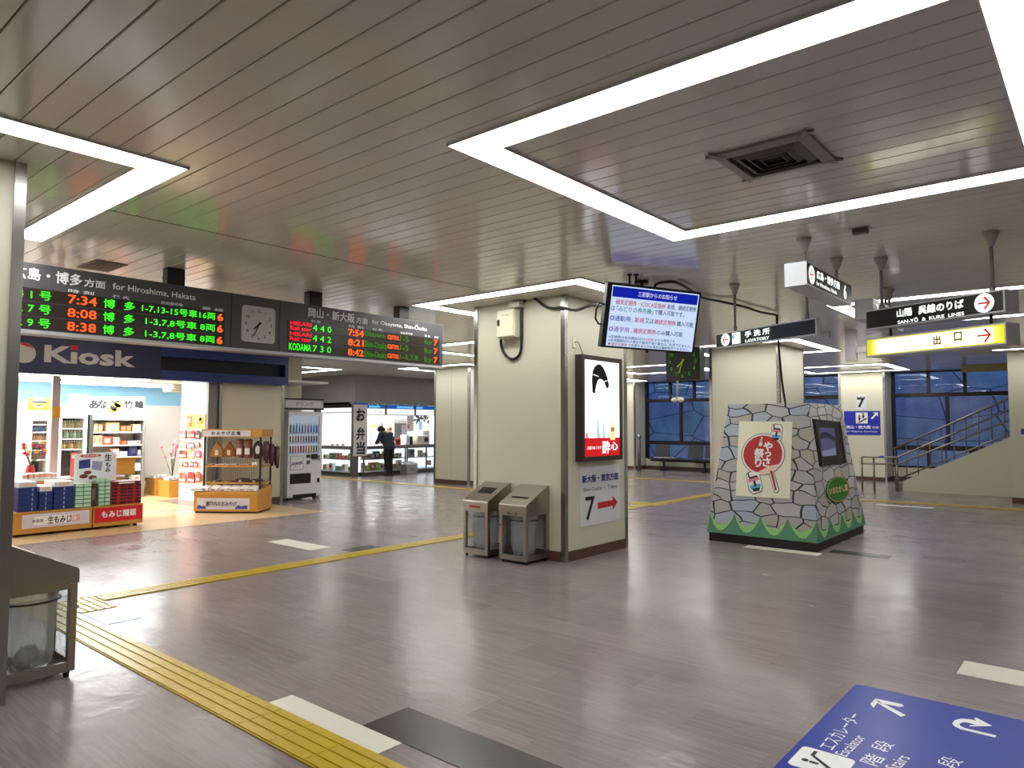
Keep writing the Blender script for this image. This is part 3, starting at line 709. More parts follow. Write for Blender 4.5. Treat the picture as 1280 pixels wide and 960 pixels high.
b = MB(); b.cyl((bk.x-MN.x*0.07, bk.y-MN.y*0.07, CEIL-0.03), (bk.x-MN.x*0.07, bk.y-MN.y*0.07, CEIL), 0.075, seg=16); b.build('ceiling_plate', BLACK, t)
b = MB(); p = Mm @ Vector((-MW/2, 0.0, -0.05))
b.tube([p+MU*0.10, p+MU*0.11-MR*0.05, p+MU*0.04-MR*0.075, p-MU*0.05-MR*0.07, p-MU*0.10-MR*0.03, p-MU*0.10], 0.010, 8); b.build('cable_loop', CABLE, t)
b = MB(); p = Mm @ Vector((0, -MH/2, -0.03)); b.ball(p-MU*0.012, 0.016); b.build('sensor_knob', BLACK, t)
for k, (px, py) in enumerate(((787, 343), (795, 343))):
    p = PZ(px, py, CEIL); b = MB(); b.cyl(p-Z_*0.10, p, 0.012, seg=8); b.cyl(p-Z_*0.012, p, 0.026, seg=10)
    tag(b.build('ceiling_bolt', BLACK), ['left', 'right'][k]+' one of two short black rods in the ceiling above the monitor', 'bolt')

# ------------------------------------------------------------------ on the poster pillar: control box, cables, lit poster, sign
FX = 6.62; FY = 4.80
a, c = PX(623, 389, FX-0.10), PX(645, 421, FX-0.10)
BOXC = mat('cream_steel_box', (224, 222, 196), 0.4)
t = thing('control_box', 'small cream steel control box high on the poster pillar with a looping black cable', 'control box', (FX-0.05, (a.y+c.y)/2, c.z))
b = MB(); b.box(FX-0.13, FX, a.y, c.y, c.z, a.z, bev=0.006); b.build('body', BOXC, t)
b = MB(); b.box(FX-0.142, FX-0.13, a.y-0.012, c.y+0.012, c.z+0.012, a.z-0.012, bev=0.004); dr = b.build('door', BOXC, t)
b = MB(); b.box(FX-0.155, FX-0.142, a.y-0.055, a.y-0.025, (a.z+c.z)/2-0.02, (a.z+c.z)/2+0.05); b.build('latch', BLACK, dr)
b = MB(); b.text('マルチ分岐箱', (FX-0.143, (a.y+c.y)/2, a.z-0.07), -Y_, Z_, 0.018, None, 0.0); b.build('lettering', mat('grey_ink', (120, 120, 116), 0.6), dr)
b = MB(); b.box(FX-0.12, FX, c.y-0.06, c.y+0.10, a.z+0.02, CEIL-0.02); b.build('conduit', mat('conduit_cream', (206, 204, 186), 0.5), t)
pts = [PX(626, 424, FX-0.05), PX(627, 434, FX-0.03), PX(632, 444, FX-0.02), PX(640, 449, FX-0.02), PX(647, 446, FX-0.02), PX(651, 438, FX-0.02), PX(652, 420, FX-0.02), PX(652, 395, FX-0.02), PX(653, 382, FX-0.02), PX(657, 374, FX-0.02), PX(663, 371, FX-0.03), PX(670, 374, FX-0.04), PX(680, 382, FX-0.05), PX(690, 385.5, FX-0.05), PX(702, 384.5, FX-0.06)]
e1 = Mm @ Vector((-0.3, 0.20, -0.11)); last = pts[-1]
for f, s in ((0.25, 0.03), (0.5, 0.015), (0.75, 0.03), (1.0, 0.0)): pts.append(last.lerp(e1, f)-Z_*s*2)
def smooth(p, n=3):
    out = []
    for i in range(len(p)-1):
        p0, p1, p2, p3 = p[max(i-1, 0)], p[i], p[i+1], p[min(i+2, len(p)-1)]
        for k in range(n):
            u = k/n; out.append(0.5*((2*p1)+(p2-p0)*u+(2*p0-5*p1+4*p2-p3)*u*u+(3*p1-p0-3*p2+p3)*u*u*u))
    out.append(p[-1]); return out
b = MB(); b.tube(smooth([Vector(q) for q in pts]), 0.017, 8); tag(b.build('power_cable', CABLE), 'thick black cable looping from the cream control box to the monitor', 'cable')
# cable from the monitor along the ceiling to the display tower
e2 = Mm @ Vector((0.1, 0.26, -0.11))
TX, TY = 10.2, 3.52
pts = [e2, e2+Z_*0.10-MN*0.05, PZ(838, 352, CEIL-0.035), PZ(852, 356, CEIL-0.03), PZ(878, 372, CEIL-0.04), PZ(897, 376, CEIL-0.03), PZ(915, 380, CEIL-0.04), PZ(932, 384, CEIL-0.03), PZ(950, 390, CEIL-0.04)]
p = PZ(970, 394, CEIL-0.035); pts += [p, Vector((p.x+0.03, p.y, CEIL-0.10)), Vector((p.x*0.7+TX*0.3, p.y*0.7+TY*0.3, 2.55)), Vector((p.x*0.4+TX*0.6, p.y*0.4+TY*0.6, 2.15)), Vector((TX, TY, 1.85))]
b = MB(); b.tube(smooth(pts), 0.015, 8); tag(b.build('power_cable', CABLE), 'black cable running along the ceiling and down into the stone display tower', 'cable')
# outlet
a = PY(717, 428, FY); t = thing('wall_socket', 'cream wall socket with a thin grey cord above the lit poster', 'socket', (a.x, FY, a.z-0.06))
b = MB(); b.box(a.x-0.03, a.x+0.03, FY-0.014, FY, a.z-0.065, a.z+0.065, bev=0.004); b.build('plate', BOXC, t)
b = MB(); b.tube(smooth([Vector((a.x+0.005, FY-0.02, a.z)), Vector((a.x+0.05, FY-0.03, a.z+0.005)), Vector((a.x+0.10, FY-0.03, a.z-0.06)), Vector((a.x+0.17, FY-0.03, a.z-0.16))]), 0.006, 6); b.build('cord', mat('grey_cord', (140, 138, 126), 0.5), t)
# lit poster
PFY = FY-0.10
q = [PY(727.8, 444, PFY), PY(778, 448, PFY), PY(778, 573.5, PFY), PY(727.8, 578, PFY)]
px0, px1 = (q[0].x+q[3].x)/2, (q[1].x+q[2].x)/2; pz1, pz0 = (q[0].z+q[1].z)/2, (q[2].z+q[3].z)/2
PFRAME = mat('poster_frame_bronze', (62, 54, 48), 0.4, 0.3)
t = thing('lit_poster', 'illuminated advertising poster of a dark haired woman with a red band, on the pillar', 'poster', ((px0+px1)/2, FY, pz0))
fw = 0.055
b = MB(); b.box(px0, px0+fw, PFY, FY, pz0, pz1); b.box(px1-fw, px1, PFY, FY, pz0, pz1); b.box(px0+fw, px1-fw, PFY, FY, pz0, pz0+fw); b.box(px0+fw, px1-fw, PFY, FY, pz1-fw, pz1); b.build('frame', PFRAME, t)
b = MB(); b.box(px0+fw, px1-fw, PFY+0.012, PFY+0.02, pz0+fw, pz1-fw); b.build('light_panel', glow('poster_light', (246, 250, 255), 1.5), t)
ax0, ax1, az0, az1 = px0+fw, px1-fw, pz0+fw, pz1-fw
def art(uv, d=0.010): return [Vector((ax0+(ax1-ax0)*u, PFY+d, az0+(az1-az0)*v)) for u, v in uv]
b = MB(); b.face(art([(0, 0), (1, 0), (1, 0.19), (0, 0.19)])); b.build('red_band', glow('poster_red', (220, 28, 34), 0.9), t)
b = MB(); b.text('心', art([(0.84, 0.10)], 0.008)[0], X_, Z_, 0.10, 0.15, 0.02); b.text('酔', art([(0.60, 0.09)], 0.008)[0], X_, Z_, 0.15, 0.17, 0.02); b.text('人肌のぬくもり', art([(0.26, 0.09)], 0.008)[0], X_, Z_, 0.04, 0.30, 0.012); b.build('lettering', glow('poster_letters', (255, 255, 255), 1.2), t)
hair = [(0.225, 0.665), (0.21, 0.80), (0.23, 0.88), (0.29, 0.935), (0.38, 0.965), (0.47, 0.96), (0.54, 0.93), (0.60, 0.88), (0.66, 0.82), (0.69, 0.76), (0.69, 0.735), (0.63, 0.71), (0.60, 0.74), (0.55, 0.785), (0.48, 0.81), (0.42, 0.81), (0.37, 0.79), (0.335, 0.745), (0.31, 0.70), (0.30, 0.66), (0.27, 0.655)]
b = MB(); b.face(art(hair)); b.build('hair', glow('poster_hair', (22, 18, 22), 0.5), t)
b = MB(); b.face(art([(0.24, 0.845), (0.40, 0.83), (0.40, 0.84), (0.24, 0.857)], 0.008)); b.face(art([(0.50, 0.775), (0.66, 0.795), (0.66, 0.806), (0.50, 0.787)], 0.008)); b.build('ribbon', glow('poster_ribbon', (235, 235, 240), 1.1), t)
b = MB(); b.face(art([(0.33, 0.70), (0.335, 0.74), (0.37, 0.785), (0.47, 0.805), (0.55, 0.78), (0.60, 0.73), (0.58, 0.66), (0.52, 0.60), (0.44, 0.585), (0.37, 0.63)], 0.011)); b.build('face', glow('poster_skin', (255, 244, 238), 1.45), t)
b = MB(); b.face(art([(0.33, 0.19), (0.35, 0.36), (0.38, 0.42), (0.42, 0.24), (0.46, 0.19)], 0.011)); b.face(art([(0.50, 0.19), (0.54, 0.40), (0.58, 0.19)], 0.011)); b.build('kimono_fold', glow('poster_blue', (196, 216, 240), 1.0), t)
b = MB(); b.face(art([(0.72, 0.165), (0.72, 0.29), (0.755, 0.34), (0.765, 0.40), (0.80, 0.40), (0.81, 0.34), (0.86, 0.29), (0.86, 0.165)], 0.009)); b.build('bottle', glow('poster_yellow', (246, 226, 150), 1.2), t)
b = MB(); b.face(art([(0.74, 0.255), (0.84, 0.255), (0.84, 0.30), (0.74, 0.30)], 0.0075)); b.build('bottle_label', glow('poster_ochre', (190, 150, 90), 0.8), t)
b = MB(); b.face(art([(0.03, 0.19), (0.03, 0.235), (0.08, 0.25), (0.12, 0.19)], 0.009)); b.build('blossom', glow('poster_pink', (240, 150, 150), 1.0), t)
# plate with arrow below the poster
q = [PY(724.5, 583.5, FY), PY(774.5, 580.5, FY), PY(774.5, 650, FY), PY(724.5, 658.7, FY)]
x0, x1, z1, z0 = (q[0].x+q[3].x)/2, (q[1].x+q[2].x)/2, (q[0].z+q[1].z)/2, (q[2].z+q[3].z)/2
t = thing('platform_plate', 'white wall plate with a big 7 and a red right arrow, under the lit poster', 'sign', ((x0+x1)/2, FY, z0))
b = MB(); b.box(x0, x1, FY-0.006, FY, z0, z1); b.build('plate', mat('plate_white', (224, 226, 232), 0.45), t)
W, Hh = x1-x0, z1-z0
def pp(u, v): return Vector((x0+W*u, FY-0.008, z0+Hh*v))
b = MB(); b.text('新大阪・東京方面', pp(0.50, 0.79), X_, Z_, Hh*0.125, W*0.90, 0.03); b.build('lettering', NAVYINK, t, label='blue lettering')
b = MB(); b.text('Shin-Osaka ・ Tokyo', pp(0.50, 0.605), X_, Z_, Hh*0.085, W*0.84, 0.0); b.text('7', pp(0.235, 0.29), X_, Z_, Hh*0.40, W*0.23, 0.01); b.build('lettering', INK, t, label='black lettering')
b = MB(); b.face([pp(0.42, 0.255), pp(0.80, 0.275), pp(0.80, 0.195), pp(0.93, 0.325), pp(0.80, 0.455), pp(0.80, 0.375), pp(0.42, 0.365)]); b.build('arrow', RED, t)

# ------------------------------------------------------------------ window wall pillar: number plate and escalator sign
PXX = 21.85
a, c = PX(1069.5, 493.5, PXX), PX(1083.5, 512, PXX)
t = thing('number_plate', 'small white plate with a black 7 above the blue escalator sign', 'sign', (PXX, (a.y+c.y)/2, c.z))
b = MB(); b.box(PXX-0.006, PXX, a.y, c.y, c.z, a.z); b.build('plate', mat('plate_white', (224, 226, 232), 0.45), t)
b = MB(); b.text('のりば', (PXX-0.008, (a.y+c.y)/2, a.z-0.09), -Y_, Z_, 0.085, 0.24, 0.02); b.text('7', (PXX-0.008, (a.y+c.y)/2, c.z+0.20), -Y_, Z_, 0.28, 0.20, 0.03); b.build('lettering', INK, t)
a, c = PX(1055, 514, PXX), PX(1101, 544, PXX); W, Hh = a.y-c.y, a.z-c.z
t = thing('escalator_sign', 'blue wall sign with a white escalator pictogram on the window wall pilaster', 'sign', (PXX, (a.y+c.y)/2, c.z))
b = MB(); b.box(PXX-0.008, PXX, a.y, c.y, c.z, a.z); b.build('plate', mat('sign_blue', (26, 44, 176), 0.4), t)
def ep(u, v, d=0.010): return Vector((PXX-d, a.y-W*u, c.z+Hh*v))
b = MB(); b.face([ep(0.33, 0.48), ep(0.66, 0.48), ep(0.66, 0.94), ep(0.33, 0.94)]); b.build('pictogram_square', PAPER, t)
b = MB(); b.face([ep(0.37, 0.51, 0.012), ep(0.44, 0.51, 0.012), ep(0.64, 0.67, 0.012), ep(0.62, 0.71, 0.012)])
for u, v in ((0.43, 0.60), (0.54, 0.69)):
    b.face([ep(u-0.022, v, 0.012), ep(u+0.022, v, 0.012), ep(u+0.03, v+0.14, 0.012), ep(u-0.03, v+0.14, 0.012)]); b.disc(ep(u, v+0.19, 0.012), -Y_, Z_, 0.025)
b.build('pictogram', INK, t)
b = MB(); b.face([ep(0.74, 0.69), ep(0.78, 0.65), ep(0.90, 0.83), ep(0.94, 0.76), ep(0.95, 0.94), ep(0.80, 0.94), ep(0.86, 0.88)])
b.text('岡山・新大阪', ep(0.40, 0.33), -Y_, Z_, Hh*0.13, W*0.68, 0.03); b.text('方面', ep(0.86, 0.32), -Y_, Z_, Hh*0.10, W*0.18, 0.015); b.text('for Okayama, Shin-Osaka', ep(0.49, 0.14), -Y_, Z_, Hh*0.085, W*0.86, 0.01)
b.build('lettering', PAPER, t)

# ------------------------------------------------------------------ green clock and loudspeaker
CX_ = 12.6; a, c = PX(832, 436, CX_), PX(875, 475, CX_)
t = thing('hanging_clock', 'square black clock with glowing green numerals hanging below the monitor', 'clock', (CX_+0.1, (a.y+c.y)/2, c.z))
cy_, cz_, s = (a.y+c.y)/2, (c.z+a.z)/2+0.05, abs(a.y-c.y)/2
b = MB(); b.box(CX_, CX_+0.22, cy_-s, cy_+s, cz_-s, cz_+s, bev=0.008); b.build('case', mat('clock_case', (20, 26, 20), 0.4), t)
GRN = glow('clock_green', (70, 170, 20), 0.6)
b = MB()
for i in range(1, 13):
    an = math.radians(90-30*i); b.text(str(i), Vector((CX_-0.003, cy_, cz_))-Y_*(s*0.76*math.cos(an))+Z_*(s*0.76*math.sin(an)), -Y_, Z_, 0.075, None, 0.02)
b.build('numerals', GRN, t)
for ang, ln, w in ((90-7.55*30, s*0.42, 0.014), (90-33*6, s*0.66, 0.010)):
    d = -Y_*math.cos(math.radians(ang))+Z_*math.sin(math.radians(ang)); n = -Y_*(-math.sin(math.radians(ang)))+Z_*math.cos(math.radians(ang)); o = Vector((CX_-0.008, cy_, cz_))
    b = MB(); b.prism([o-d*0.05-n*w, o+d*ln-n*w, o+d*ln+n*w, o-d*0.05+n*w], -X_*0.003); b.build('clock_hand', glow('clock_hand_green', (150, 170, 40), 0.6), t)
b = MB(); b.box(CX_+0.06, CX_+0.16, cy_-0.14, cy_+0.14, cz_+s-0.01, CEIL); b.build('hanger', mat('hanger_black', (30, 24, 28), 0.45), t)
p = PX(847, 500, 17.4)
t = thing('ceiling_speaker', 'small grey fitting on a thin pole seen in front of the dark windows', 'speaker', (p.x, p.y, p.z))
b = MB(); b.cyl((p.x, p.y, p.z+0.04), (p.x, p.y, CEIL), 0.025, seg=10); b.build('pole', GREYP, t)
b = MB(); b.ball((p.x, p.y-0.09, p.z), 0.085, sc=(1, 1.1, 0.8)); b.ball((p.x, p.y+0.09, p.z), 0.085, sc=(1, 1.1, 0.8)); b.box(p.x-0.03, p.x+0.03, p.y-0.05, p.y+0.05, p.z-0.02, p.z+0.08); b.build('horn', mat('speaker_cream', (196, 190, 178), 0.5), t)

# ------------------------------------------------------------------ blue floor mat with directions
MATB = mat('mat_blue', (14, 48, 158), 0.28, noise=0.05, spec=0.25); MATW = mat('mat_white', (246, 250, 250), 0.5, spec=0.2)
zz = 0.0045
t = thing('direction_mat', 'big blue floor mat with white arrows and escalator lettering at the bottom right', 'floor sign', (4.0, 0.2, 0))
x0, x1, y0, y1, r = 2.2, 4.70, -0.75, 1.235, 0.05
pts = []
for cx, cy, a0 in ((x1-r, y1-r, 0), (x0+r, y1-r, 90), (x0+r, y0+r, 180), (x1-r, y0+r, 270)):
    for i in range(6): an = math.radians(a0+i*18); pts.append((cx+r*math.cos(an), cy+r*math.sin(an), 0.0006))
b = MB(); b.prism(pts, (0, 0, 0.0034)); b.build('mat', MATB, t)
def crop(x, y): return PZ(960+x/4.0, 720+y/4.0, zz)
b = MB()
b.face([crop(*p) for p in ((511, 640), (534, 614), (548, 616), (560, 628), (690, 696), (664, 703), (545, 634), (528, 660))][::-1])
b.face([crop(*p) for p in ((540, 613), (668, 640), (680, 652), (655, 654), (552, 632))][::-1])
b.build('arrow', MATW, t)
arc = [(1142, 797), (1136, 808), (960, 765), (930, 750), (921, 735), (935, 720), (965, 713), (1010, 716), (1042, 724), (1030, 710), (1042, 708), (1122, 750), (1006, 752), (1010, 745), (1040, 745), (1000, 733), (975, 731), (958, 738), (960, 748), (985, 760)]
b = MB(); b.face([crop(*p) for p in arc][::-1]); b.build('arrow', MATW, t)
b = MB()
def mtext(s, pa, pc, h, bold=0.01):
    A, B = crop(*pa), crop(*pc); R = (B-A).normalized(); U = Z_.cross(R); b.text(s, (A+B)/2, R, U, h, (B-A).length, bold)
mtext('エスカレーター', (285, 862), (438, 690), 0.080, 0.0); mtext('Escalator', (362, 895), (462, 800), 0.055, 0.0)
mtext('階', (500, 938), (545, 897), 0.085, 0.0); mtext('段', (550, 870), (592, 830), 0.085, 0.0); mtext('Stairs', (615, 965), (680, 900), 0.06, 0.0); mtext('段', (885, 950), (930, 912), 0.085, 0.0)
b.text('エレベーター', (4.15, -0.62, zz), X_, Y_, 0.09, 0.55, 0.0)
b.build('lettering', MATW, t)
def rrect(c, u, v, w, h, r, zt=zz):
    out = []
    for sx, sy, a0 in ((1, 1, 0), (-1, 1, 90), (-1, -1, 180), (1, -1, 270)):
        for i in range(5):
            an = math.radians(a0+i*22.5); out.append(Vector(c)+u*(sx*(w/2-r)+r*math.cos(an))+v*(sy*(h/2-r)+r*math.sin(an)))
    return out
ic = crop(268, 930); ic.z = zz
b = MB(); b.face(rrect((ic.x, ic.y, zz), X_, Y_, 0.24, 0.24, 0.025)); b.build('pictogram_square', MATW, t)
b = MB(); o = Vector((ic.x, ic.y, zz+0.001))
b.face([o+X_*u*0.1+Y_*v*0.1 for u, v in ((-0.95, -0.7), (-0.5, -0.7), (0.45, 0.45), (0.95, 0.45), (0.95, 0.62), (0.38, 0.62), (-0.6, -0.5), (-0.95, -0.5))]); b.disc(o+X_*(-0.03)+Y_*0.065, X_, Y_, 0.016)
b.face([o+X_*u*0.1+Y_*v*0.1 for u, v in ((-0.42, 0.05), (-0.22, 0.05), (-0.2, 0.45), (-0.42, 0.45))]); b.build('pictogram', INK, t)
b = MB(); b.face(rrect((3.30, 0.72, zz), X_, Y_, 0.24, 0.24, 0.025)); b.build('pictogram_square', MATW, t)
# faded blue and white floor sticker beside the tactile paving
t = thing('floor_sticker', 'pale blue and white sticker on the floor beside the yellow tactile paving', 'floor sign', (2.4, 6.3, 0))
b = MB(); b.box(2.25, 2.52, 6.04, 6.54, 0.0006, 0.003); b.build('sheet', mat('sticker_blue', (150, 176, 214), 0.3), t)
b = MB(); b.box(2.26, 2.42, 6.08, 6.42, 0.003, 0.0038); b.build('white_field', mat('sticker_white', (226, 228, 232), 0.3), t)
b = MB(); b.text('きっぷうりば', (2.34, 6.25, 0.0045), -Y_, X_, 0.05, 0.22, 0.0); b.build('lettering', mat('sticker_ink', (120, 140, 175), 0.5), t)

# grey steel frame hanging from the ceiling behind the signs
FXX = 12.0; a, c = PX(1056, 381, FXX), PX(1071, 451, FXX)
t = thing('ceiling_gantry', 'grey steel gantry with side arms hanging from the ceiling behind the yellow exit sign', 'gantry', (FXX, (a.y+c.y)/2, c.z))
FRG = mat('frame_grey', (200, 196, 198), 0.45)
b = MB(); b.box(FXX-0.06, FXX+0.06, c.y, a.y, c.z, CEIL); b.build('post', FRG, t)
for p, q, nm in (((1026, 403), (1056, 411), 'arm'), ((1071, 397), (1092, 405), 'arm'), ((1071, 434), (1092, 440), 'arm')):
    a2, c2 = PX(*p, FXX), PX(*q, FXX); b = MB(); b.box(FXX-0.04, FXX+0.04, c2.y, a2.y, c2.z, a2.z); b.build(nm, FRG, t)
a2, c2 = PX(1030, 411, FXX), PX(1037, 422, FXX); b = MB(); b.box(FXX-0.04, FXX+0.04, c2.y, a2.y, c2.z, a2.z); b.build('bracket', FRG, t)
# ------------------------------------------------------------------ steel litter bins
BAGM = mat('clear_plastic_bag', (238, 238, 242), 0.22, noise=0.06, bump=1.0, nscale=22, alpha=0.55)
def make_bin(label, hole, loc, rotz):
    """front towards local -y, 0.40 wide, 0.42 deep"""
    t = thing('litter_bin', label, 'litter bin', loc, rotz, 'steel litter bins with clear panels')
    W, D, HF, HB, z0 = 0.40, 0.42, 0.675, 0.86, 0.035
    w = W/2; p = 0.045
    zl = HF-0.10
    b = MB()
    for sx in (-1, 1):
        b.box(sx*w, sx*(w-p), 0, p, z0, zl, bev=0.004); b.box(sx*w, sx*(w-p), D-p, D, z0, zl)
        b.box(sx*w, sx*(w-0.02), p, D-p, z0, z0+0.06); b.box(sx*w, sx*(w-0.02), p, D-p, zl-0.035, zl)
    b.box(-w+p, w-p, 0, 0.02, z0, z0+0.06); b.box(-w+p, w-p, 0, 0.02, zl-0.04, zl); b.box(-w+p, w-p, D-0.02, D, z0, z0+0.06); b.box(-w+p, w-p, D-0.02, D, zl-0.07, zl)
    b.box(-w+0.02, w-0.02, 0.02, D-0.02, z0, z0+0.015)
    b.build('frame', STEEL, t, local=True)
    b = MB(); r = 0.035
    prof = [(-0.006, zl), (-0.006, HF-r)]
    for i in range(1, 7):
        an = math.radians(180-i*11); prof.append((-0.006+r+r*math.cos(an), HF-r+r*math.sin(an)))
    prof += [(D*0.93, HB), (D, HB-0.004), (D, zl)]
    b.prism([(-w-0.004, y, z) for y, z in prof], (W+0.008, 0, 0))
    lid = b.build('lid', STEEL, t, local=True)
    sl = (HB-HF)/(D*0.93-0.03); ang = math.atan(sl); d = Vector((0, math.cos(ang), math.sin(ang))); n = Vector((0, -math.sin(ang), math.cos(ang)))
    c = Vector((0, 0.03, HF-0.002))
    u0, u1, hw = (0.14, 0.27, 0.115) if hole == 'square' else (0.10, 0.135, 0.125)
    b = MB(); b.prism([c+X_*s*hw+d*u+n*0.004 for s, u in ((-1, u0), (1, u0), (1, u1), (-1, u1))], n*0.003); b.build('slot', BLACKM, lid, local=True)
    if hole == 'square':
        b = MB(); b.prism([Vector((s*0.09, -0.008, z)) for s, z in ((-1, HF-0.095), (1, HF-0.095), (1, HF-0.068), (-1, HF-0.068))], (0, -0.001, 0)); b.build('label_strip', mat('bin_label_red', (150, 60, 40), 0.6), lid, local=True)
    else:
        b = MB(); b.text('紙くず', (0, -0.0075, HF-0.115), X_, Z_, 0.035, 0.15, 0.015); b.build('lettering', mat('bin_ink', (50, 48, 46), 0.6), lid, local=True)
    b = MB(); b.box(-w+p, w-p, 0.008, 0.012, z0+0.06, zl-0.04)
    for sx in (-1, 1): b.box(sx*(w-0.010), sx*(w-0.014), p, D-p, z0+0.06, zl-0.07)
    b.build('clear_panel', ACRYL, t, local=True)
    # crumpled bag hanging from a ring
    b = MB(); rings = []; rnd = random.Random(hash(label) % 999)
    for zi, (rr, z) in enumerate(((0.165, zl-0.03), (0.160, zl-0.12), (0.155, 0.36), (0.150, 0.26), (0.145, 0.16), (0.13, 0.09), (0.09, z0+0.03))):
        ring_ = []
        for k in range(28):
            a = 2*PI*k/28; q = rr*(0.95+0.06*math.sin(7*a+zi*0.7)+0.06*math.sin(3*a-zi*0.9)+rnd.uniform(-0.05, 0.05)); ring_.append(b.bm.verts.new((q*math.cos(a), D/2+q*math.sin(a), z+rnd.uniform(-0.008, 0.008))))
        rings.append(ring_)
    for A, Bq in zip(rings, rings[1:]):
        for k in range(28): f = b.bm.faces.new((A[k], A[(k+1) % 28], Bq[(k+1) % 28], Bq[k])); f.smooth = (k % 3 != 0)
    b.bm.faces.new(rings[-1]); bag = b.build('bag', BAGM, t, local=True)
    b = MB(); n_ = 24
    b.tube([(0.172*math.cos(2*PI*k/n_), D/2+0.172*math.sin(2*PI*k/n_), zl-0.10) for k in range(n_+1)], 0.006, 6); b.build('bag_ring', BLACK, t, local=True)
    b = MB(); b.ball((0.03, D/2-0.02, 0.13), 0.07, sc=(1.1, 1, 0.8)); b.ball((-0.04, D/2+0.03, 0.12), 0.055); b.build('paper_litter', mat('crumpled_paper', (200, 200, 204), 0.7, bump=0.8, nscale=25), bag, local=True)
    b = MB(); b.cyl((-w+0.022, -0.012, 0.42), (-w+0.022, 0.0, 0.42), 0.012, seg=12); b.build('lock', CHROME, t, local=True)
    for sx in (-1, 1):
        for y in (0.04, D-0.04):
            b = MB(); b.cyl((sx*(w-0.03), y, 0), (sx*(w-0.03), y, z0), 0.016, 0.02, 10); b.build('foot', BLACK, t, local=True)
    return t
a = PZ(577, 694); c = PZ(664, 706)
make_bin('steel litter bin with a big square hole, left of the pair at the poster pillar', 'square', (6.19, 5.80, 0), -PI/2)
make_bin('steel litter bin with a narrow slot, right of the pair at the poster pillar', 'slot', (6.19, 5.22, 0), -PI/2)
make_bin('steel litter bin with a clear side panel at the left edge beside the cream pillar', 'slot', (1.685, 5.19, 0), PI/2)

# ------------------------------------------------------------------ painted stone display tower
def painted_stone():
    m = bpy.data.materials.new('painted_stone'); m.use_nodes = True
    t = NT(m); b = t.n['Principled BSDF']; b.inputs['Roughness'].default_value = 0.5
    tc = t.node('ShaderNodeTexCoord'); sx = t.node('ShaderNodeSeparateXYZ'); t.link(tc.outputs['Object'], sx.inputs[0])
    nz = t.node('ShaderNodeTexNoise'); nz.inputs['Scale'].default_value = 3.0; nz.inputs['Detail'].default_value = 1; t.link(tc.outputs['Object'], nz.inputs['Vector'])
    wob = t.math('MULTIPLY', t.math('SUBTRACT', nz.outputs['Fac'], 0.5), 0.20)
    cb = t.node('ShaderNodeCombineXYZ')
    t.link(t.math('ADD', t.math('SUBTRACT', t.math('MULTIPLY', sx.outputs[0], 0.8), sx.outputs[1]), wob), cb.inputs[0])
    t.link(t.math('ADD', t.math('MULTIPLY', sx.outputs[2], 2.0), wob), cb.inputs[1])
    outs = []
    for feat in ('DISTANCE_TO_EDGE', 'F1'):
        v = t.node('ShaderNodeTexVoronoi'); v.voronoi_dimensions = '2D'; v.feature = feat; v.inputs['Scale'].default_value = 3.5; v.inputs['Randomness'].default_value = 0.68
        t.link(cb.outputs[0], v.inputs['Vector']); outs.append(v)
    sp = t.node('ShaderNodeSeparateColor'); t.link(outs[1].outputs['Color'], sp.inputs[0])
    rp = t.node('ShaderNodeValToRGB'); rp.color_ramp.interpolation = 'CONSTANT'; t.link(sp.outputs[0], rp.inputs[0])
    e = rp.color_ramp.elements; e[0].color = lin((172, 169, 168)); e[1].position = 0.35; e[1].color = lin((184, 182, 182))
    n = e.new(0.6); n.color = lin((166, 176, 190)); n = e.new(0.8); n.color = lin((172, 168, 156))
    ln = t.math('LESS_THAN', outs[0].outputs['Distance'], 0.042)
    t.link(t.mix(ln, rp.outputs[0], lin((38, 36, 48))), b.inputs['Base Color'])
    return m
PST = painted_stone()
x0, x1, y0, y1 = 9.15, 11.35, 2.80, 4.25; tx0, tx1, ty0, ty1, TZ = 9.50, 10.97, 2.99, 4.07, 1.855
t = thing('display_tower', 'tapered display tower painted like a grey stone castle wall with a festival fan poster', 'display stand', ((x0+x1)/2, (y0+y1)/2, 0))
b = MB(); b.box(x0+0.02, x1-0.02, y0+0.02, y1-0.02, 0, 0.115); b.build('plinth', mat('plinth_black', (26, 18, 26), 0.5), t)
b = MB(); v = [b.bm.verts.new(p) for p in ((x0, y0, 0.115), (x1, y0, 0.115), (x1, y1, 0.115), (x0, y1, 0.115), (tx0, ty0, TZ), (tx1, ty0, TZ), (tx1, ty1, TZ), (tx0, ty1, TZ))]
for q in ((3, 2, 1, 0), (4, 5, 6, 7), (0, 1, 5, 4), (1, 2, 6, 5), (2, 3, 7, 6), (3, 0, 4, 7)): b.bm.faces.new([v[i] for i in q])
b.build('stone_body', PST, t)
# outward normals of the two visible faces
fp, fn = Vector((x0, y0, 0.115)), Vector((-(TZ-0.115), 0, (tx0-x0))).normalized()
sp_, sn = Vector((x0, y0, 0.115)), Vector((0, -(TZ-0.115), (ty0-y0))).normalized()
def onF(px, py, d=0.004): return PN(px, py, fp, fn)+fn*d
def onS(px, py, d=0.004): return PN(px, py, sp_, sn)+sn*d
SEA = mat('painted_sea_green', (84, 138, 108), 0.5); SEAL = mat('painted_wave_green', (150, 206, 120), 0.5)
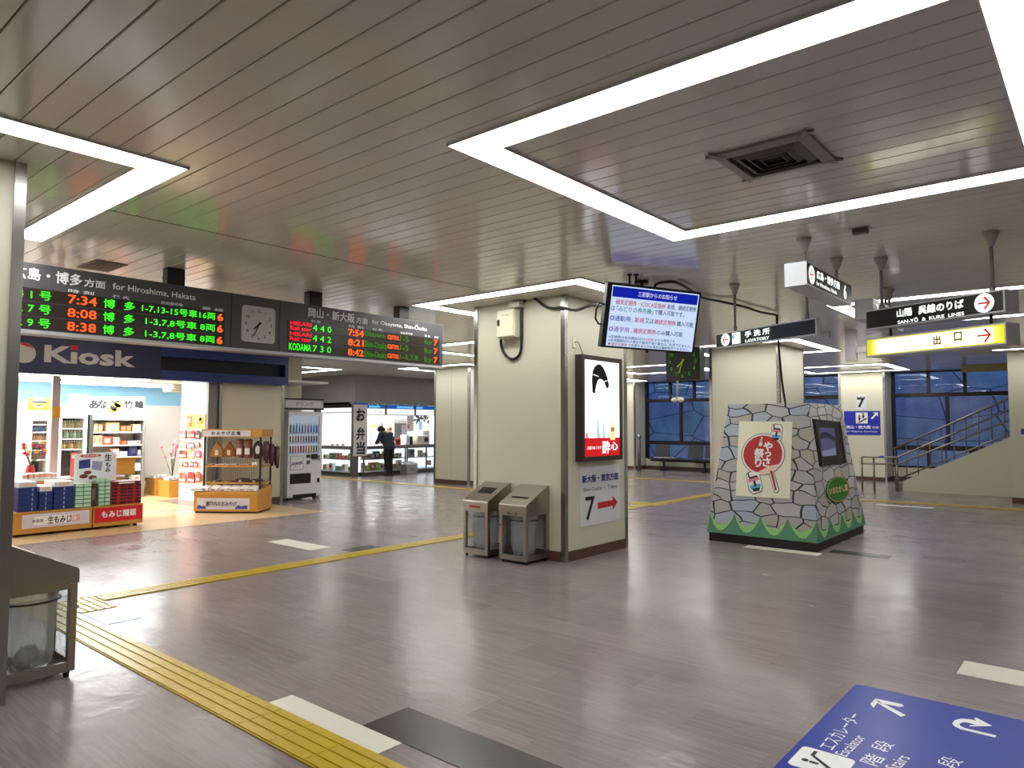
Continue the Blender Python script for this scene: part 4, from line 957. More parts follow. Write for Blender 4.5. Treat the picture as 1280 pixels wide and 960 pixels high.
# wave band round the foot
def band(O, R, U, N, L0, slant, n, h):
    pts = [O-R*0, O+R*L0]
    top = []
    lit_ = []
    for i in range(n):
        for k in range(9):
            u = (i+k/8)/n; zz_ = h*(1-0.62*math.sin(PI*k/8)**0.8)
            top.append((u, zz_)); 
    xs = lambda u, z: slant[0]*z+u*(L0-(slant[0]+slant[1])*z)
    poly = [O+R*xs(u, z)+U*z for u, z in top]
    b = MB(); 
    for i in range(len(top)-1):
        (u, z), (u2, z2) = top[i], top[i+1]
        b.face([O+R*xs(u, 0)+N*0.003, O+R*xs(u2, 0)+N*0.003, O+R*xs(u2, z2)+U*z2+N*0.003, O+R*xs(u, z)+U*z+N*0.003])
    b.build('painted_waves', SEA, t)
    b = MB()
    for i in range(len(top)-1):
        (u, z), (u2, z2) = top[i], top[i+1]; q, q2 = h*0.24*math.sin(PI*(i % 9)/8), h*0.24*math.sin(PI*((i+1) % 9)/8) if (i % 9) != 8 else 0
        if i % 9 == 8: continue
        b.face([O+R*xs(u, z-q)+U*(z-q)+N*0.005, O+R*xs(u2, z2-q2)+U*(z2-q2)+N*0.005, O+R*xs(u2, z2+q2*0.25)+U*(z2+q2*0.25)+N*0.005, O+R*xs(u, z+q*0.25)+U*(z+q*0.25)+N*0.005])
    b.build('wave_crests', SEAL, t)
hgt = TZ-0.115
Uf = Vector((tx0-x0, 0, hgt)).normalized(); Us = Vector((0, ty0-y0, hgt)).normalized()
band(Vector((x0, y1, 0.115)), -Y_, Uf, fn, y1-y0, ((y1-ty1)/hgt, (ty0-y0)/hgt), 4, 0.27)
band(Vector((x0, y0, 0.115)), X_, Us, sn, x1-x0, ((tx0-x0)/hgt, (x1-tx1)/hgt), 4, 0.27)
# festival fan poster
def fc(x, y, d): return onF(915+x/8.727, 520+y/8.727, d)
b = MB(); b.prism([fc(82, 60, 0.002), fc(662, 62, 0.002), fc(634, 906, 0.002), (fc(42, 872, 0.002))], fn*0.010)
pst = b.build('poster', mat('poster_ivory', (236, 234, 206), 0.6, noise=0.02), t)
def blob(cx, cy, rx, ry, rot=0, n=40): 
    out = []
    for i in range(n):
        a = 2*PI*i/n; u, v = rx*math.cos(a), ry*math.sin(a); out.append((cx+u*math.cos(rot)-v*math.sin(rot), cy+u*math.sin(rot)+v*math.cos(rot)))
    return out
def fpoly(bb, pts, d): bb.face([fc(x, y, d) for x, y in pts])
def lantern(cx, cy, s, rot):
    def L(u, v): return (cx+s*(u*math.cos(rot)-v*math.sin(rot)), cy+s*(u*math.sin(rot)+v*math.cos(rot)))
    return L
L1 = lantern(492, 185, 1.0, 0.10); L2 = lantern(250, 720, 1.25, -0.25)
out_ = [(-58, -78), (-30, -98), (40, -92), (62, -60), (60, 60), (40, 100), (-40, 105), (-66, 60)]
b = MB(); fpoly(b, blob(345, 420, 240, 228, -0.35), 0.014); fpoly(b, [(405, 625), (465, 625), (522, 810), (500, 842), (465, 835)], 0.0145)
for L in (L1, L2): fpoly(b, [L(*p) for p in out_], 0.0142)
b.build('fan_outline', mat('fan_line', (60, 76, 84), 0.6), pst)
b = MB(); fpoly(b, blob(345, 420, 233, 221, -0.35), 0.016); fpoly(b, [(412, 625), (458, 625), (514, 808), (495, 834), (470, 828)], 0.0165)
for L in (L1, L2): fpoly(b, [L(u*0.92, v*0.93) for u, v in out_], 0.0162)
b.build('fan_border', PAPER, pst)
b = MB(); fpoly(b, blob(342, 418, 213, 202, -0.35), 0.018); fpoly(b, [(420, 600), (444, 600), (496, 812), (476, 816)], 0.0225); b.build('fan_red', mat('fan_red', (186, 34, 30), 0.5), pst)
b = MB(); fpoly(b, [(285, 618), (330, 590), (390, 560), (450, 538), (528, 528), (500, 572), (450, 612), (400, 634), (340, 634)], 0.0200); b.build('fan_ribs', mat('fan_pink', (238, 206, 190), 0.6), pst)
for L in (L1, L2):
    b = MB(); fpoly(b, [L(*p) for p in ((-45, -30), (45, -30), (52, 10), (45, 55), (-45, 55), (-52, 10))], 0.0205); b.build('lantern_body', PAPER, pst)
    b = MB(); fpoly(b, [L(*p) for p in ((-45, -34), (45, -34), (50, -6), (-50, -6))], 0.022); b.build('lantern_pink', mat('lantern_pink', (228, 130, 150), 0.6), pst)
    b = MB(); fpoly(b, [L(*p) for p in ((-49, 26), (49, 26), (42, 58), (-42, 58))], 0.022); b.build('lantern_blue', mat('lantern_blue', (80, 170, 220), 0.6), pst)
    b = MB(); fpoly(b, [L(*p) for p in ((-34, -50), (34, -50), (40, -34), (-40, -34))], 0.022); fpoly(b, [L(*p) for p in ((-34, 58), (34, 58), (26, 82), (-26, 82))], 0.022); fpoly(b, [L(*p) for p in ((-40, -86), (-28, -86), (-28, -45), (-40, -45))], 0.022); fpoly(b, [L(*p) for p in ((-8, -8), (10, -8), (12, 40), (-10, 40))], 0.0225); b.build('lantern_black', INK, pst)
b = MB()
def ft(s, x, y, h, bold=0.035, w=None):
    c = fc(x, y, 0.0205); e = fc(x, y+h/2, 0.0205)-fc(x, y-h/2, 0.0205); b.text(s, c, -Y_, Uf, e.length, w, bold)
for s, x, y, h in (('や', 400, 335, 95), ('っ', 398, 420, 50), ('さ', 382, 505, 95), ('祭', 303, 410, 100), ('り', 292, 510, 95), ('三', 322, 275, 26), ('原', 318, 313, 36), ('第', 330, 243, 20)): ft(s, x, y, h)
b.build('lettering', PAPER, pst)
# screen recessed in the side face
b = MB(); b.prism([onS(1015, 523.5, -0.0), onS(1048.5, 527.5, -0.0), onS(1056, 579, -0.0), onS(1024, 583, -0.0)], sn*0.012); scr = b.build('screen_surround', BLACK, t)
b = MB()
for (a, c) in (((1016.5, 524), (1026, 582)), ((1047.5, 527), (1055.5, 579))):
    p, q = onS(*a, 0.012), onS(*c, 0.012); b.prism([p, p+X_*0.05, q+X_*0.05, q], sn*0.012)
b.build('screen_rail', STEELDK, scr)
b = MB(); b.face([onS(1022, 534.5, 0.0135), onS(1042, 535.5, 0.0135), onS(1044, 569.5, 0.0135), onS(1027, 571, 0.0135)]); b.build('screen_image', glow('tower_screen', (96, 94, 132), 0.55), scr)
b = MB(); b.face([onS(1022.5, 546, 0.015), onS(1026, 540, 0.015), onS(1033, 540.5, 0.015), onS(1042.5, 547, 0.015), onS(1042, 552, 0.015), onS(1033, 547, 0.015), onS(1024, 549, 0.015)]); b.build('pictured_roof', glow('tower_screen_roof', (60, 58, 78), 0.45), scr)
b = MB(); b.face([onS(1026, 564, 0.015), onS(1043.5, 560, 0.015), onS(1044, 569, 0.015), onS(1027, 570.5, 0.015)]); b.build('pictured_ground', glow('tower_screen_snow', (150, 148, 190), 0.5), scr)
# oval green sign
cS = onS(1046.5, 611.5, 0.004); rx = (onS(1061, 611, 0.004)-onS(1032, 613, 0.004)).length/2; ry = (onS(1046, 596.5, 0.004)-onS(1047, 627, 0.004)).length/2
b = MB(); pts = [cS+X_*(rx*math.cos(2*PI*i/36))+Us*(ry*math.sin(2*PI*i/36)) for i in range(36)]; b.prism(pts, sn*0.014); ov = b.build('oval_sign', mat('oval_green', (30, 112, 40), 0.45), t)
b = MB(); b.disc(cS+sn*0.0155, X_, Us, rx*0.97, ry*0.97, 36, inner=0.93); b.build('oval_rim', mat('oval_rim', (170, 150, 60), 0.5), ov)
b = MB(); b.text('いまむかし館', cS+sn*0.016, X_, Us, ry*0.55, rx*1.6, 0.02); b.build('lettering', mat('oval_letters', (226, 190, 150), 0.5), ov)

# ------------------------------------------------------------------ waiting bench and bollard
BSEAT = mat('bench_seat', (58, 58, 64), 0.5, noise=0.08); 
bx0 = 21.95
yl, yr = PX(811, 577, bx0).y, PX(811, 577, bx0).y-4*0.62
t = thing('waiting_bench', 'long dark waiting bench with separate backrests under the dark windows', 'bench', (bx0, (yl+yr)/2, 0))
b = MB(); b.box(bx0+0.12, bx0+0.20, yr, yl, 0.30, 0.36); b.build('beam', BLACK, t)
for k in range(4):
    ya, yb = yl-0.62*k-0.02, yl-0.62*(k+1)+0.02
    b = MB(); b.prism([(bx0-0.12, ya, 0.375), (bx0+0.34, ya, 0.36), (bx0+0.36, ya, 0.41), (bx0+0.30, ya, 0.42), (bx0-0.08, ya, 0.43), (bx0-0.13, ya, 0.41)], (0, yb-ya, 0)); b.build('seat', BSEAT, t)
for k in (0, 2, 3):
    ya, yb = yl-0.62*k-0.06, yl-0.62*(k+1)+0.04
    b = MB(); b.prism([(bx0+0.32, ya, 0.42), (bx0+0.36, ya, 0.42), (bx0+0.46, ya, 0.86), (bx0+0.42, ya, 0.87)], (0, yb-ya, 0)); b.build('backrest', BSEAT, t)
for y in (yl-0.5, yl-2.0):
    b = MB(); b.box(bx0+0.13, bx0+0.19, y-0.03, y+0.03, 0, 0.30); b.box(bx0-0.08, bx0+0.40, y-0.03, y+0.03, 0, 0.03); b.build('leg', BLACK, t)
for k, (dy, c, lb, nm) in enumerate(((0.35, (190, 190, 200), 'folded pale newspaper lying on the left seat of the dark waiting bench', 'newspaper'), (0.75, (206, 186, 150), 'crumpled beige paper on the dark waiting bench between two newspapers', 'paper'), (1.45, (90, 120, 190), 'folded blue leaflet lying on the dark waiting bench near the middle', 'leaflet'), (2.1, (110, 140, 200), 'pale blue leaflet on the right end of the dark waiting bench', 'leaflet'))):
    b = MB(); b.box(bx0-0.06, bx0+0.22, yl-dy-0.2, yl-dy+0.14, 0.431, 0.452, bev=0.006); tag(b.build(nm, mat('bench_paper_%d' % k, c, 0.7)), lb, nm)
p = PX(799, 560, 21.2)
t = thing('bollard', 'slim steel post standing left of the waiting bench', 'post', (21.2, p.y, 0))
b = MB(); b.cyl((21.2, p.y, 0), (21.2, p.y, 1.12), 0.05, seg=16); b.build('post', STEELDK, t)
b = MB(); b.lathe([(0.05, 0), (0.068, 0.02), (0.07, 0.06), (0.05, 0.10), (0.01, 0.115)], (21.2, p.y, 1.12), 16); b.build('cap', CHROME, t)

# ------------------------------------------------------------------ stairs with side wall and railings
SX = 18.95
pa, pb = PX(1128.3, 601.5, SX), PX(1262.4, 546.5, SX)
slope = (pb.z-pa.z)/(pa.y-pb.y)
yb_, y_end = pa.y, -2.0
def zw(y): return pa.z+(pa.y-y)*slope
b = MB(); b.prism([(SX, pa.y, 0), (SX, y_end, 0), (SX, y_end, zw(y_end)), (SX, pa.y, pa.z)], (0.16, 0, 0))
tag(b.build('stair_side_wall', CREAM), 'cream sloping side wall of the stairs at the right', 'stair wall')
b = MB(); y = pa.y+0.15; z = 0.165
while z < CEIL-0.2 and y > -2:
    b.box(SX+0.17, 22.58, y-0.30, y, 0 if z < 0.4 else z-0.33, z); y -= 0.165/slope; z += 0.165
tag(b.build('staircase', mat('stair_grey', (120, 116, 110), 0.6)), 'flight of stairs rising to the right behind the cream sloping wall', 'stairs')
for k, (y, w) in enumerate(((3.0, 0.004), (2.25, 0.004))):
    pass
RAIL = mat('rail_steel', (150, 140, 132), 0.3, 1.0, noise=0.08)
t = thing('stair_railing', 'steel railing with slim balusters climbing along the cream stair wall', 'railing', (SX+0.08, pa.y, 0))
xr = SX+0.08
ta, tb = PX(1115.7, 561.5, xr), PX(1260, 498.4, xr); ts = (tb.z-ta.z)/(ta.y-tb.y)
def ztop(y): return ta.z+(ta.y-y)*ts
b = MB(); b.tube([(xr, ta.y, ta.z), (xr, -1.0, ztop(-1.0))], 0.024, 10); b.build('top_rail', RAIL, t)
b = MB(); b.tube([(xr, pa.y+0.15, pa.z+0.02), (xr, -1.0, zw(-1.0)+0.06)], 0.018, 8); b.build('bottom_rail', RAIL, t)
y = ta.y-0.05; i = 0
while y > -0.8:
    b = MB(); b.cyl((xr, y, max(0.02, zw(min(y, pa.y))+0.02) if y < pa.y else 0.0), (xr, y, ztop(y)), 0.013, seg=8); b.build('baluster', RAIL, t); y -= 0.245
t = thing('handrail', 'double steel handrail on short posts leading up into the stairs', 'handrail', (SX-0.06, pa.y+0.5, 0))
xh = SX-0.03
def rail2(p1, p2, p3, nm):
    A, Bq, Cq = PX(*p1, xh), PX(*p2, xh), PX(*p3, xh); e = Bq+(Cq-Bq)*1.9
    b = MB(); b.tube([A, A+(Bq-A)*0.5, Bq, Bq+(e-Bq)*0.3, e], 0.022, 10); b.build(nm, RAIL, t)
rail2((1077, 571), (1121, 572), (1260, 513), 'upper_rail'); rail2((1077, 579.5), (1123, 580), (1260, 526), 'lower_rail')
for px in (1077, 1092, 1121):
    p = PX(px, 571.5, xh); b = MB(); b.cyl((xh, p.y, 0), (xh, p.y, p.z), 0.024, seg=10); b.build('post', RAIL, t)
p = PX(1099, 571, xh); q = PX(1105, 571, xh)
b = MB(); b.tube([p, q], 0.027, 10); b.build('braille_sleeve', mat('braille_blue', (40, 80, 200), 0.5), t)
a, c = PX(1201, 456, 19.2), PX(1262, 463, 19.2)
b = MB(); b.box(19.2, 19.32, c.y, a.y, c.z, a.z); tag(b.build('lintel_panel', mat('lintel_yellow', (150, 146, 104), 0.5)), 'thin pale yellow panel hung above the stair windows', 'panel')
a, c = PX(1276.3, 536, 17.56), PX(1284, 547, 17.56)
t = thing('wall_notice', 'small blue and white notice on the right wall at the photo edge', 'sign', (17.56, (a.y+c.y)/2, c.z))
b = MB(); b.box(17.555, 17.57, c.y, a.y, c.z, a.z); b.build('plate', PAPER, t)
b = MB(); b.box(17.55, 17.555, c.y, a.y, c.z+(a.z-c.z)*0.35, a.z); b.build('blue_field', mat('notice_blue', (30, 70, 170), 0.5), t)
# ------------------------------------------------------------------ kiosk shell
KY = 12.5
def kx(px, y=530): return PY(px, y, KY).x
KZ0 = 2.335
t = thing('kiosk_sign', 'long dark blue shop fascia with grey Kiosk lettering over the bright shop front', 'shop sign', (4.5, KY, KZ0))
KBLUE = mat('kiosk_blue', (11, 19, 66), 0.35); KBLUE2 = mat('kiosk_blue_side', (12, 40, 112), 0.35)
xs = PY(201, 445, KY).x; xe = PY(361, 462, KY).x
b = MB(); b.box(0.3, xs, KY, KY+0.25, KZ0, 2.97); b.build('lettered_panel', KBLUE, t)
b = MB(); b.box(xs+0.01, xe, KY+0.01, KY+0.25, KZ0, 2.50); b.box(xs+0.01, xe, KY+0.01, KY+0.25, 2.74, 2.97); b.box(xs+0.01, xe, KY+0.14, KY+0.25, 2.50, 2.74); b.box(xe-0.07, xe, KY+0.01, KY+0.25, 2.5, 2.74); b.build('slotted_panel', KBLUE2, t)
b = MB(); b.box(xs+0.02, xe-0.07, KY+0.13, KY+0.14, 2.50, 2.74); b.build('dark_slot', mat('slot_dark', (14, 18, 30), 0.6), t)
b = MB(); a, c = PY(55, 445, KY), PY(169, 451, KY)
LETG = mat('sign_letter_grey', (190, 184, 184), 0.45)
zc_ = (PY(110, 445.5, KY).z)
b.text('Kıosk', ((a.x+c.x)/2, KY-0.006, zc_), X_, Z_, 0.27, c.x-a.x, 0.035); b.build('lettering', LETG, t)
ix = PY(92.5, 440, KY).x
b = MB(); b.box(ix-0.055, ix+0.055, KY-0.008, KY-0.002, zc_+0.085, zc_+0.16); b.build('red_dot', mat('kiosk_red', (190, 30, 44), 0.5), t)
lx, lz = PY(30, 441, KY).x, PY(30, 441, KY).z
b = MB(); b.disc((lx, KY-0.005, lz), X_, Z_, 0.155, 0.155, 32); b.build('round_logo', LETG, t)
b = MB(); b.disc((lx, KY-0.008, lz), X_, Z_, 0.150, 0.150, 14, a0=math.radians(30), a1=math.radians(120)); b.build('logo_red', mat('kiosk_red', (190, 30, 44), 0.5), t)
BACK = 16.8
def wall2(name, *a, m_=WHITEWALL): return wall(name, *a, m_=m_)
wall2('wall_kiosk_back', 0.2, 9.0, BACK, BACK+0.1, 0, 1.99); wall2('wall_kiosk_band', 0.2, 9.0, BACK, BACK+0.1, 1.99, 2.42, m_=BLUEWALL)
wall2('wall_kiosk_left', 0.1, 0.2, 11.2, BACK+0.1, 0, 2.42); wall2('wall_kiosk_side', 9.0, 9.1, 14.15, BACK+0.1, 0, CEIL, m_=WHITEWALL)
xv = PY(374, 480, 14.15).x
wall2('wall_kiosk_front', 7.97, max(9.1, xv), 14.05, 14.15, 0, CEIL, m_=CREAM)
b = MB(); b.box(0.2, 9.0, KY+0.25, BACK, 2.42, 2.47); structure(b.build('ceiling_kiosk', WHITEWALL))
b = MB(); b.box(0.2, 9.0, BACK-0.012, BACK, 0, 0.10); structure(b.build('baseboard_kiosk', GREYP))
sx_ = PY(258, 560, 12.85).x; px2_ = PY(269.5, 560, 12.82).x; ye = PX(224, 600, sx_).y
ye = min(ye, 14.9)
wall2('wall_kiosk_return', sx_, sx_+0.10, 12.9, ye, 0, 2.03); wall2('wall_kiosk_return_band', sx_, sx_+0.10, 12.9, ye, 2.03, 2.42, m_=mat('very_pale_blue', (196, 222, 240), 0.6))
b = MB(); b.box(sx_-0.012, sx_, 12.9, ye, 0, 0.11); structure(b.build('baseboard_return', GREYP))
b = MB(); b.box(sx_, px2_, 12.82, 12.895, 0, 2.34); tag(b.build('shutter_post', mat('shutter_grey', (128, 126, 124), 0.4, 0.4)), 'grey shutter post between the kiosk and the beige pillar', 'post')
p = PY(68.5, 530, 12.9)
t = thing('kiosk_post', 'pinkish grey post standing in the kiosk opening with an orange tag', 'post', (p.x, 12.9, 0))
b = MB(); b.box(p.x-0.055, p.x+0.055, 12.87, 12.95, 0, 2.34, bev=0.004); b.build('post', mat('post_pinkgrey', (176, 158, 156), 0.45), t)
b = MB(); a, c = PY(66, 508, 12.86), PY(72, 523, 12.86); b.box(p.x-0.05, p.x+0.06, 12.862, 12.87, c.z, a.z); b.build('tag', mat('tag_orange', (214, 150, 20), 0.5), t)
for i, (x0, x1, y, lb) in enumerate(((1.2, 3.0, 13.6, 'left front'), (3.6, 5.6, 13.6, 'right front'), (1.8, 4.0, 15.4, 'left rear'), (4.8, 6.8, 15.4, 'right rear'))):
    t = thing('shop_lamp', '%s fluorescent lamp on the ceiling of the kiosk' % lb, 'ceiling light', ((x0+x1)/2, y, 2.34), 0, 'kiosk lamps')
    b = MB(); b.box(x0, x1, y-0.30, y+0.30, 2.385, 2.418); b.build('housing', WHITE, t)
    b = MB(); b.box(x0+0.03, x1-0.03, y-0.27, y+0.27, 2.355, 2.386, bev=0.01); b.build('diffuser', SHOPLAMP, t)
a, c = PY(212, 479, 15.2), PY(228, 490, 15.2)
t = thing('wall_aircon', 'small cream louvred air conditioner under the kiosk ceiling', 'air conditioner', (a.x+0.2, 15.3, c.z))
b = MB(); b.box(a.x, c.x+0.15, 15.2, 15.5, c.z, 2.42, bev=0.01); b.build('body', mat('aircon_cream', (226, 222, 206), 0.4), t)
b = MB()
for k in range(4): b.box(a.x+0.02, c.x+0.13, 15.19, 15.2, c.z+0.03+k*0.045, c.z+0.05+k*0.045)
b.build('louvre', mat('aircon_slot', (150, 146, 134), 0.5), t)

# goods helpers
def goods(name, label, cat, x0, x1, y0, y1, z0, z1, c, group, mark=None, rotz=0.0):
    """carton with a printed panel on its front (front towards -y)"""
    t = thing(name, label, cat, ((x0+x1)/2, (y0+y1)/2, z0), rotz, group)
    w, d, h = (x1-x0)/2, (y1-y0)/2, z1-z0
    nm = 'goods_%d_%d_%d' % tuple(c)
    b = MB(); b.box(-w, w, -d, d, 0, h, bev=min(0.006, w*0.2, h*0.2)); b.build('carton', mat(nm, c, 0.45, noise=0.06), t, local=True)
    if mark:
        b = MB(); b.box(-w*0.55, w*0.55, -d-0.0025, -d, h*0.28, h*0.78); b.build('printed_panel', mat('goods_%d_%d_%d' % tuple(mark), mark, 0.5, noise=0.05), t, local=True)
    return t
def pgoods(name, label, cat, px0, px1, py0, py1, Y, d, c, group, mark=None, zb=None):
    a, e = PY(px0, py1, Y), PY(px1, py0, Y)
    return goods(name, label, cat, a.x, e.x, Y, Y+d, zb if zb is not None else a.z, e.z, c, group, mark)

# ------------------------------------------------------------------ kiosk counters with gift boxes
CY = 11.52
cx0, cxm, cx1 = PY(16, 660, CY).x, PY(115.5, 660, CY).x, PY(178.3, 655, CY).x
CZ = PY(113, 634, CY).z
def counter(x0, x1, name, label, pm, pcol):
    t = thing(name, label, 'display counter', ((x0+x1)/2, CY+0.4, 0))
    b = MB(); b.box(x0, x1, CY, CY+0.85, 0.04, CZ-0.02, bev=0.006); b.build('body', WOOD, t)
    b = MB(); b.box(x0, x1, CY-0.008, CY+0.86, CZ-0.02, CZ); b.build('top_board', WOOD, t)
    for sx in (x0+0.08, (x0+x1)/2, x1-0.08):
        b = MB(); b.cyl((sx, CY+0.08, 0), (sx, CY+0.08, 0.045), 0.025, seg=10); b.build('caster', BLACK, t)
    return t
t = counter(cx0, cxm-0.01, 'gift_counter', 'low honey wood counter with a white sign, stacked with navy gift boxes', None, None)
a, c = PY(27, 662, CY), PY(112, 634.5, CY); z1_, z0_ = CZ-0.035, PY(112, 653.5, CY).z
b = MB(); b.box(a.x, c.x, CY-0.006, CY, z0_, z1_); pn = b.build('front_sign', mat('speckled_sign', (214, 206, 220), 0.6, noise=0.2, nscale=160), t)
b = MB(); b.box(a.x+0.14, c.x-0.12, CY-0.008, CY-0.006, z0_+0.035, z1_-0.035); b.build('white_field', PAPER, pn)
zc_ = (z0_+z1_)/2
b = MB(); b.text('生もみじ', (PY(74, 648, CY).x, CY-0.010, zc_), X_, Z_, 0.105, PY(88, 648, CY).x-PY(59, 648, CY).x, 0.02, shear=0.15); b.text('安芸国', (PY(47, 648, CY).x, CY-0.010, zc_), X_, Z_, 0.04, 0.13, 0.01); b.build('lettering', INK, pn)
b = MB(); b.text('紅葉', (PY(94, 648, CY).x, CY-0.009, zc_), X_, Z_, 0.11, 0.13, 0.02); b.build('pink_print', mat('pink_print', (226, 150, 160), 0.6), pn)
t = counter(cxm+0.005, cx1, 'gift_counter', 'low honey wood counter with a red sign, stacked with red and green gift boxes', None, None)
a, c = PY(118, 650, CY), PY(178, 629, CY); z0_ = PY(178, 648, CY).z
b = MB(); b.box(a.x, c.x, CY-0.006, CY, z0_, CZ-0.004); pn = b.build('front_sign', RED, t)
b = MB(); b.text('もみじ饅頭', ((a.x+c.x)/2, CY-0.010, (z0_+CZ)/2-0.005), X_, Z_, 0.10, (c.x-a.x)*0.72, 0.025); b.build('lettering', PAPER, pn)
def stack(px0, px1, ytop, n, cols, col, mark, words, group, d=0.34, Y=CY+0.03, gap=0.004, rim=None):
    x0, x1 = PY(px0, 600, Y).x, PY(px1, 600, Y).x; zt = PY((px0+px1)/2, ytop, Y).z; h = (zt-CZ)/n; w = (x1-x0)/cols
    base = None
    for cidx in range(cols):
        for k in range(n):
            side = '' if cols == 1 else (' left column' if cidx == 0 else ' right column')
            lb = '%s, %s from the bottom, %s%s' % (words[0], ORD[k], words[1], side)
            loc = (x0+w*(cidx+0.5), Y+d/2, CZ+h*k+0.0005)
            if base is None:
                base = thing('gift_box', lb, 'gift box', loc, 0, group)
                b = MB(); b.box(-w/2+gap, w/2-gap, -d/2, d/2, 0, h-0.003, bev=0.004); b.build('carton', mat('box_%d_%d_%d' % col, col, 0.4, noise=0.05), base, local=True)
                b = MB()
                for (u0, u1, v0, v1) in mark[1]: b.box(-w/2+w*u0, -w/2+w*u1, -d/2-0.002, -d/2, h*v0, h*v1)
                b.build('printed_label', mat('boxmark_%d_%d_%d' % mark[0], mark[0], 0.5), base, local=True)
            else: dup(base, loc, 0, lb, group)
    return x0, x1, zt
NV = (26, 48, 110)
s1 = stack(23, 48, 609.4, 5, 1, NV, ((150, 160, 190), [(0.70, 0.76, 0.2, 0.8)]), ('navy gift box', 'leftmost navy stack'), 'navy gift boxes on the kiosk counter')
s2 = stack(49.5, 67, 614.4, 4, 1, NV, ((150, 160, 190), [(0.47, 0.54, 0.2, 0.8)]), ('navy gift box', 'narrow middle navy stack'), 'navy gift boxes on the kiosk counter')
s3 = stack(68, 93.5, 608.2, 5, 1, NV, ((160, 168, 196), [(0.47, 0.53, 0.2, 0.8)]), ('navy gift box', 'right navy stack beside the green boxes'), 'navy gift boxes on the kiosk counter')
GRB = (176, 214, 186)
s4 = stack(94.5, 115, 604.6, 6, 2, GRB, ((40, 110, 80), [(0, 1, 0.0, 0.16), (0.0, 0.05, 0, 1)]), ('pale green gift box', 'stack on the white sign counter,'), 'pale green gift boxes on the kiosk counter', d=0.30)
s5 = stack(124, 139, 598.2, 7, 2, GRB, ((40, 110, 80), [(0, 1, 0.0, 0.16), (0.0, 0.05, 0, 1)]), ('pale green gift box', 'stack on the red sign counter,'), 'pale green gift boxes on the kiosk counter', d=0.30)
s6 = stack(139.5, 177.5, 605.5, 6, 2, (178, 26, 34), ((58, 14, 24), [(0.06, 0.40, 0.3, 0.95), (0.58, 0.94, 0.3, 0.95)]), ('red gift box with dark label', 'red stack,'), 'red gift boxes on the kiosk counter', d=0.30)
b = MB()
x0, x1 = PY(116, 600, CY).x, PY(123.5, 600, CY).x
t = goods('gift_box', 'dark brown upright box between the two pale green stacks', 'gift box', x0, x1, CY+0.06, CY+0.34, CZ+0.0005, CZ+0.34, (76, 40, 34), 'odd gift boxes', (120, 90, 80))
for (s, lb, hh, cw) in ((s1, 'white lidded box on top of the leftmost navy stack', 0.075, (206, 204, 214)), (s2, 'white lidded box on top of the narrow middle navy stack', 0.075, (226, 222, 226)), (s3, 'white lidded box on top of the right navy stack', 0.075, (232, 226, 222))):
    t = goods('white_box', lb, 'box', s[0]+0.01, s[1]-0.01, CY+0.04, CY+0.5, s[2], s[2]+hh, cw, 'white boxes on the navy stacks', (214, 196, 160))
t = goods('white_box', 'wide maroon edged white tray box on top of the red stack', 'box', s6[0]+0.01, s6[1]-0.01, CY+0.04, CY+0.40, s6[2], s6[2]+0.05, (110, 30, 46), 'trays on the red stack', (220, 214, 200))
# placard of the maple cakes
a, c = PY(93.4, 566, CY+0.24), PY(144.4, 603.5, CY+0.24); Yp = CY+0.37
t = thing('cake_placard', 'white placard with photos of maple cakes standing behind the green boxes', 'placard', ((a.x+c.x)/2, Yp, c.z))
a, c = PY(93.4, 566, Yp), PY(144.4, 604, Yp); W, Hh = c.x-a.x, a.z-c.z
def pl(u, v, d=0.012): return Vector((a.x+W*u, Yp-d, c.z+Hh*v))
b = MB(); b.prism([pl(0, 0, 0.01), pl(1, 0.06, 0.01), pl(1, 1.0, 0.01), pl(0.0, 0.96, 0.01)], (0, 0.01, 0)); b.build('board', mat('placard_white', (232, 232, 240), 0.5), t)
b = MB(); q = [pl(0.37+0.26*math.cos(2*PI*i/24), 0.90+0.055*math.sin(2*PI*i/24)) for i in range(24)]; b.face(q); b.build('red_oval', mat('oval_red', (190, 70, 66), 0.5), t)
b = MB(); b.text('安芸の銘菓', pl(0.37, 0.90, 0.014), X_, Z_, Hh*0.06, W*0.36, 0.01); b.build('oval_lettering', PAPER, t)
b = MB(); b.face([pl(0.10, 0.50), pl(0.37, 0.53), pl(0.36, 0.80), pl(0.10, 0.76)]); b.build('blue_photo', mat('photo_blue', (40, 60, 130), 0.5, noise=0.3, nscale=40), t)
b = MB(); b.face([pl(0.40, 0.48), pl(0.63, 0.42), pl(0.66, 0.70), pl(0.42, 0.74)]); b.build('lilac_photo', mat('photo_lilac', (150, 152, 190), 0.5, noise=0.15, nscale=40), t)
b = MB()
for u, v, r in ((0.22, 0.27, 0.10), (0.31, 0.38, 0.09), (0.43, 0.22, 0.10)): b.face([pl(u+r*math.cos(2*PI*i/18), v+r*0.55*math.sin(2*PI*i/18)*W/Hh) for i in range(18)])
b.build('cake_photo', mat('photo_cake', (112, 60, 50), 0.5, noise=0.3, nscale=30), t)
b = MB()
for s, v, h in (('生', 0.83, 0.2), ('も', 0.60, 0.15), ('み', 0.43, 0.13)): b.text(s, pl(0.79, v, 0.014), X_, Z_, Hh*h, None, 0.02)
b.text('川', pl(0.94, 0.80, 0.014), X_, Z_, Hh*0.2, W*0.03, 0.0)
b.build('lettering', INK, t)
b = MB(); b.box(a.x+W*0.3, a.x+W*0.34, Yp, Yp+0.14, CZ, c.z+Hh*0.6); b.box(a.x+W*0.7, a.x+W*0.74, Yp, Yp+0.14, CZ, c.z+Hh*0.6); b.build('stand', WHITE, t)
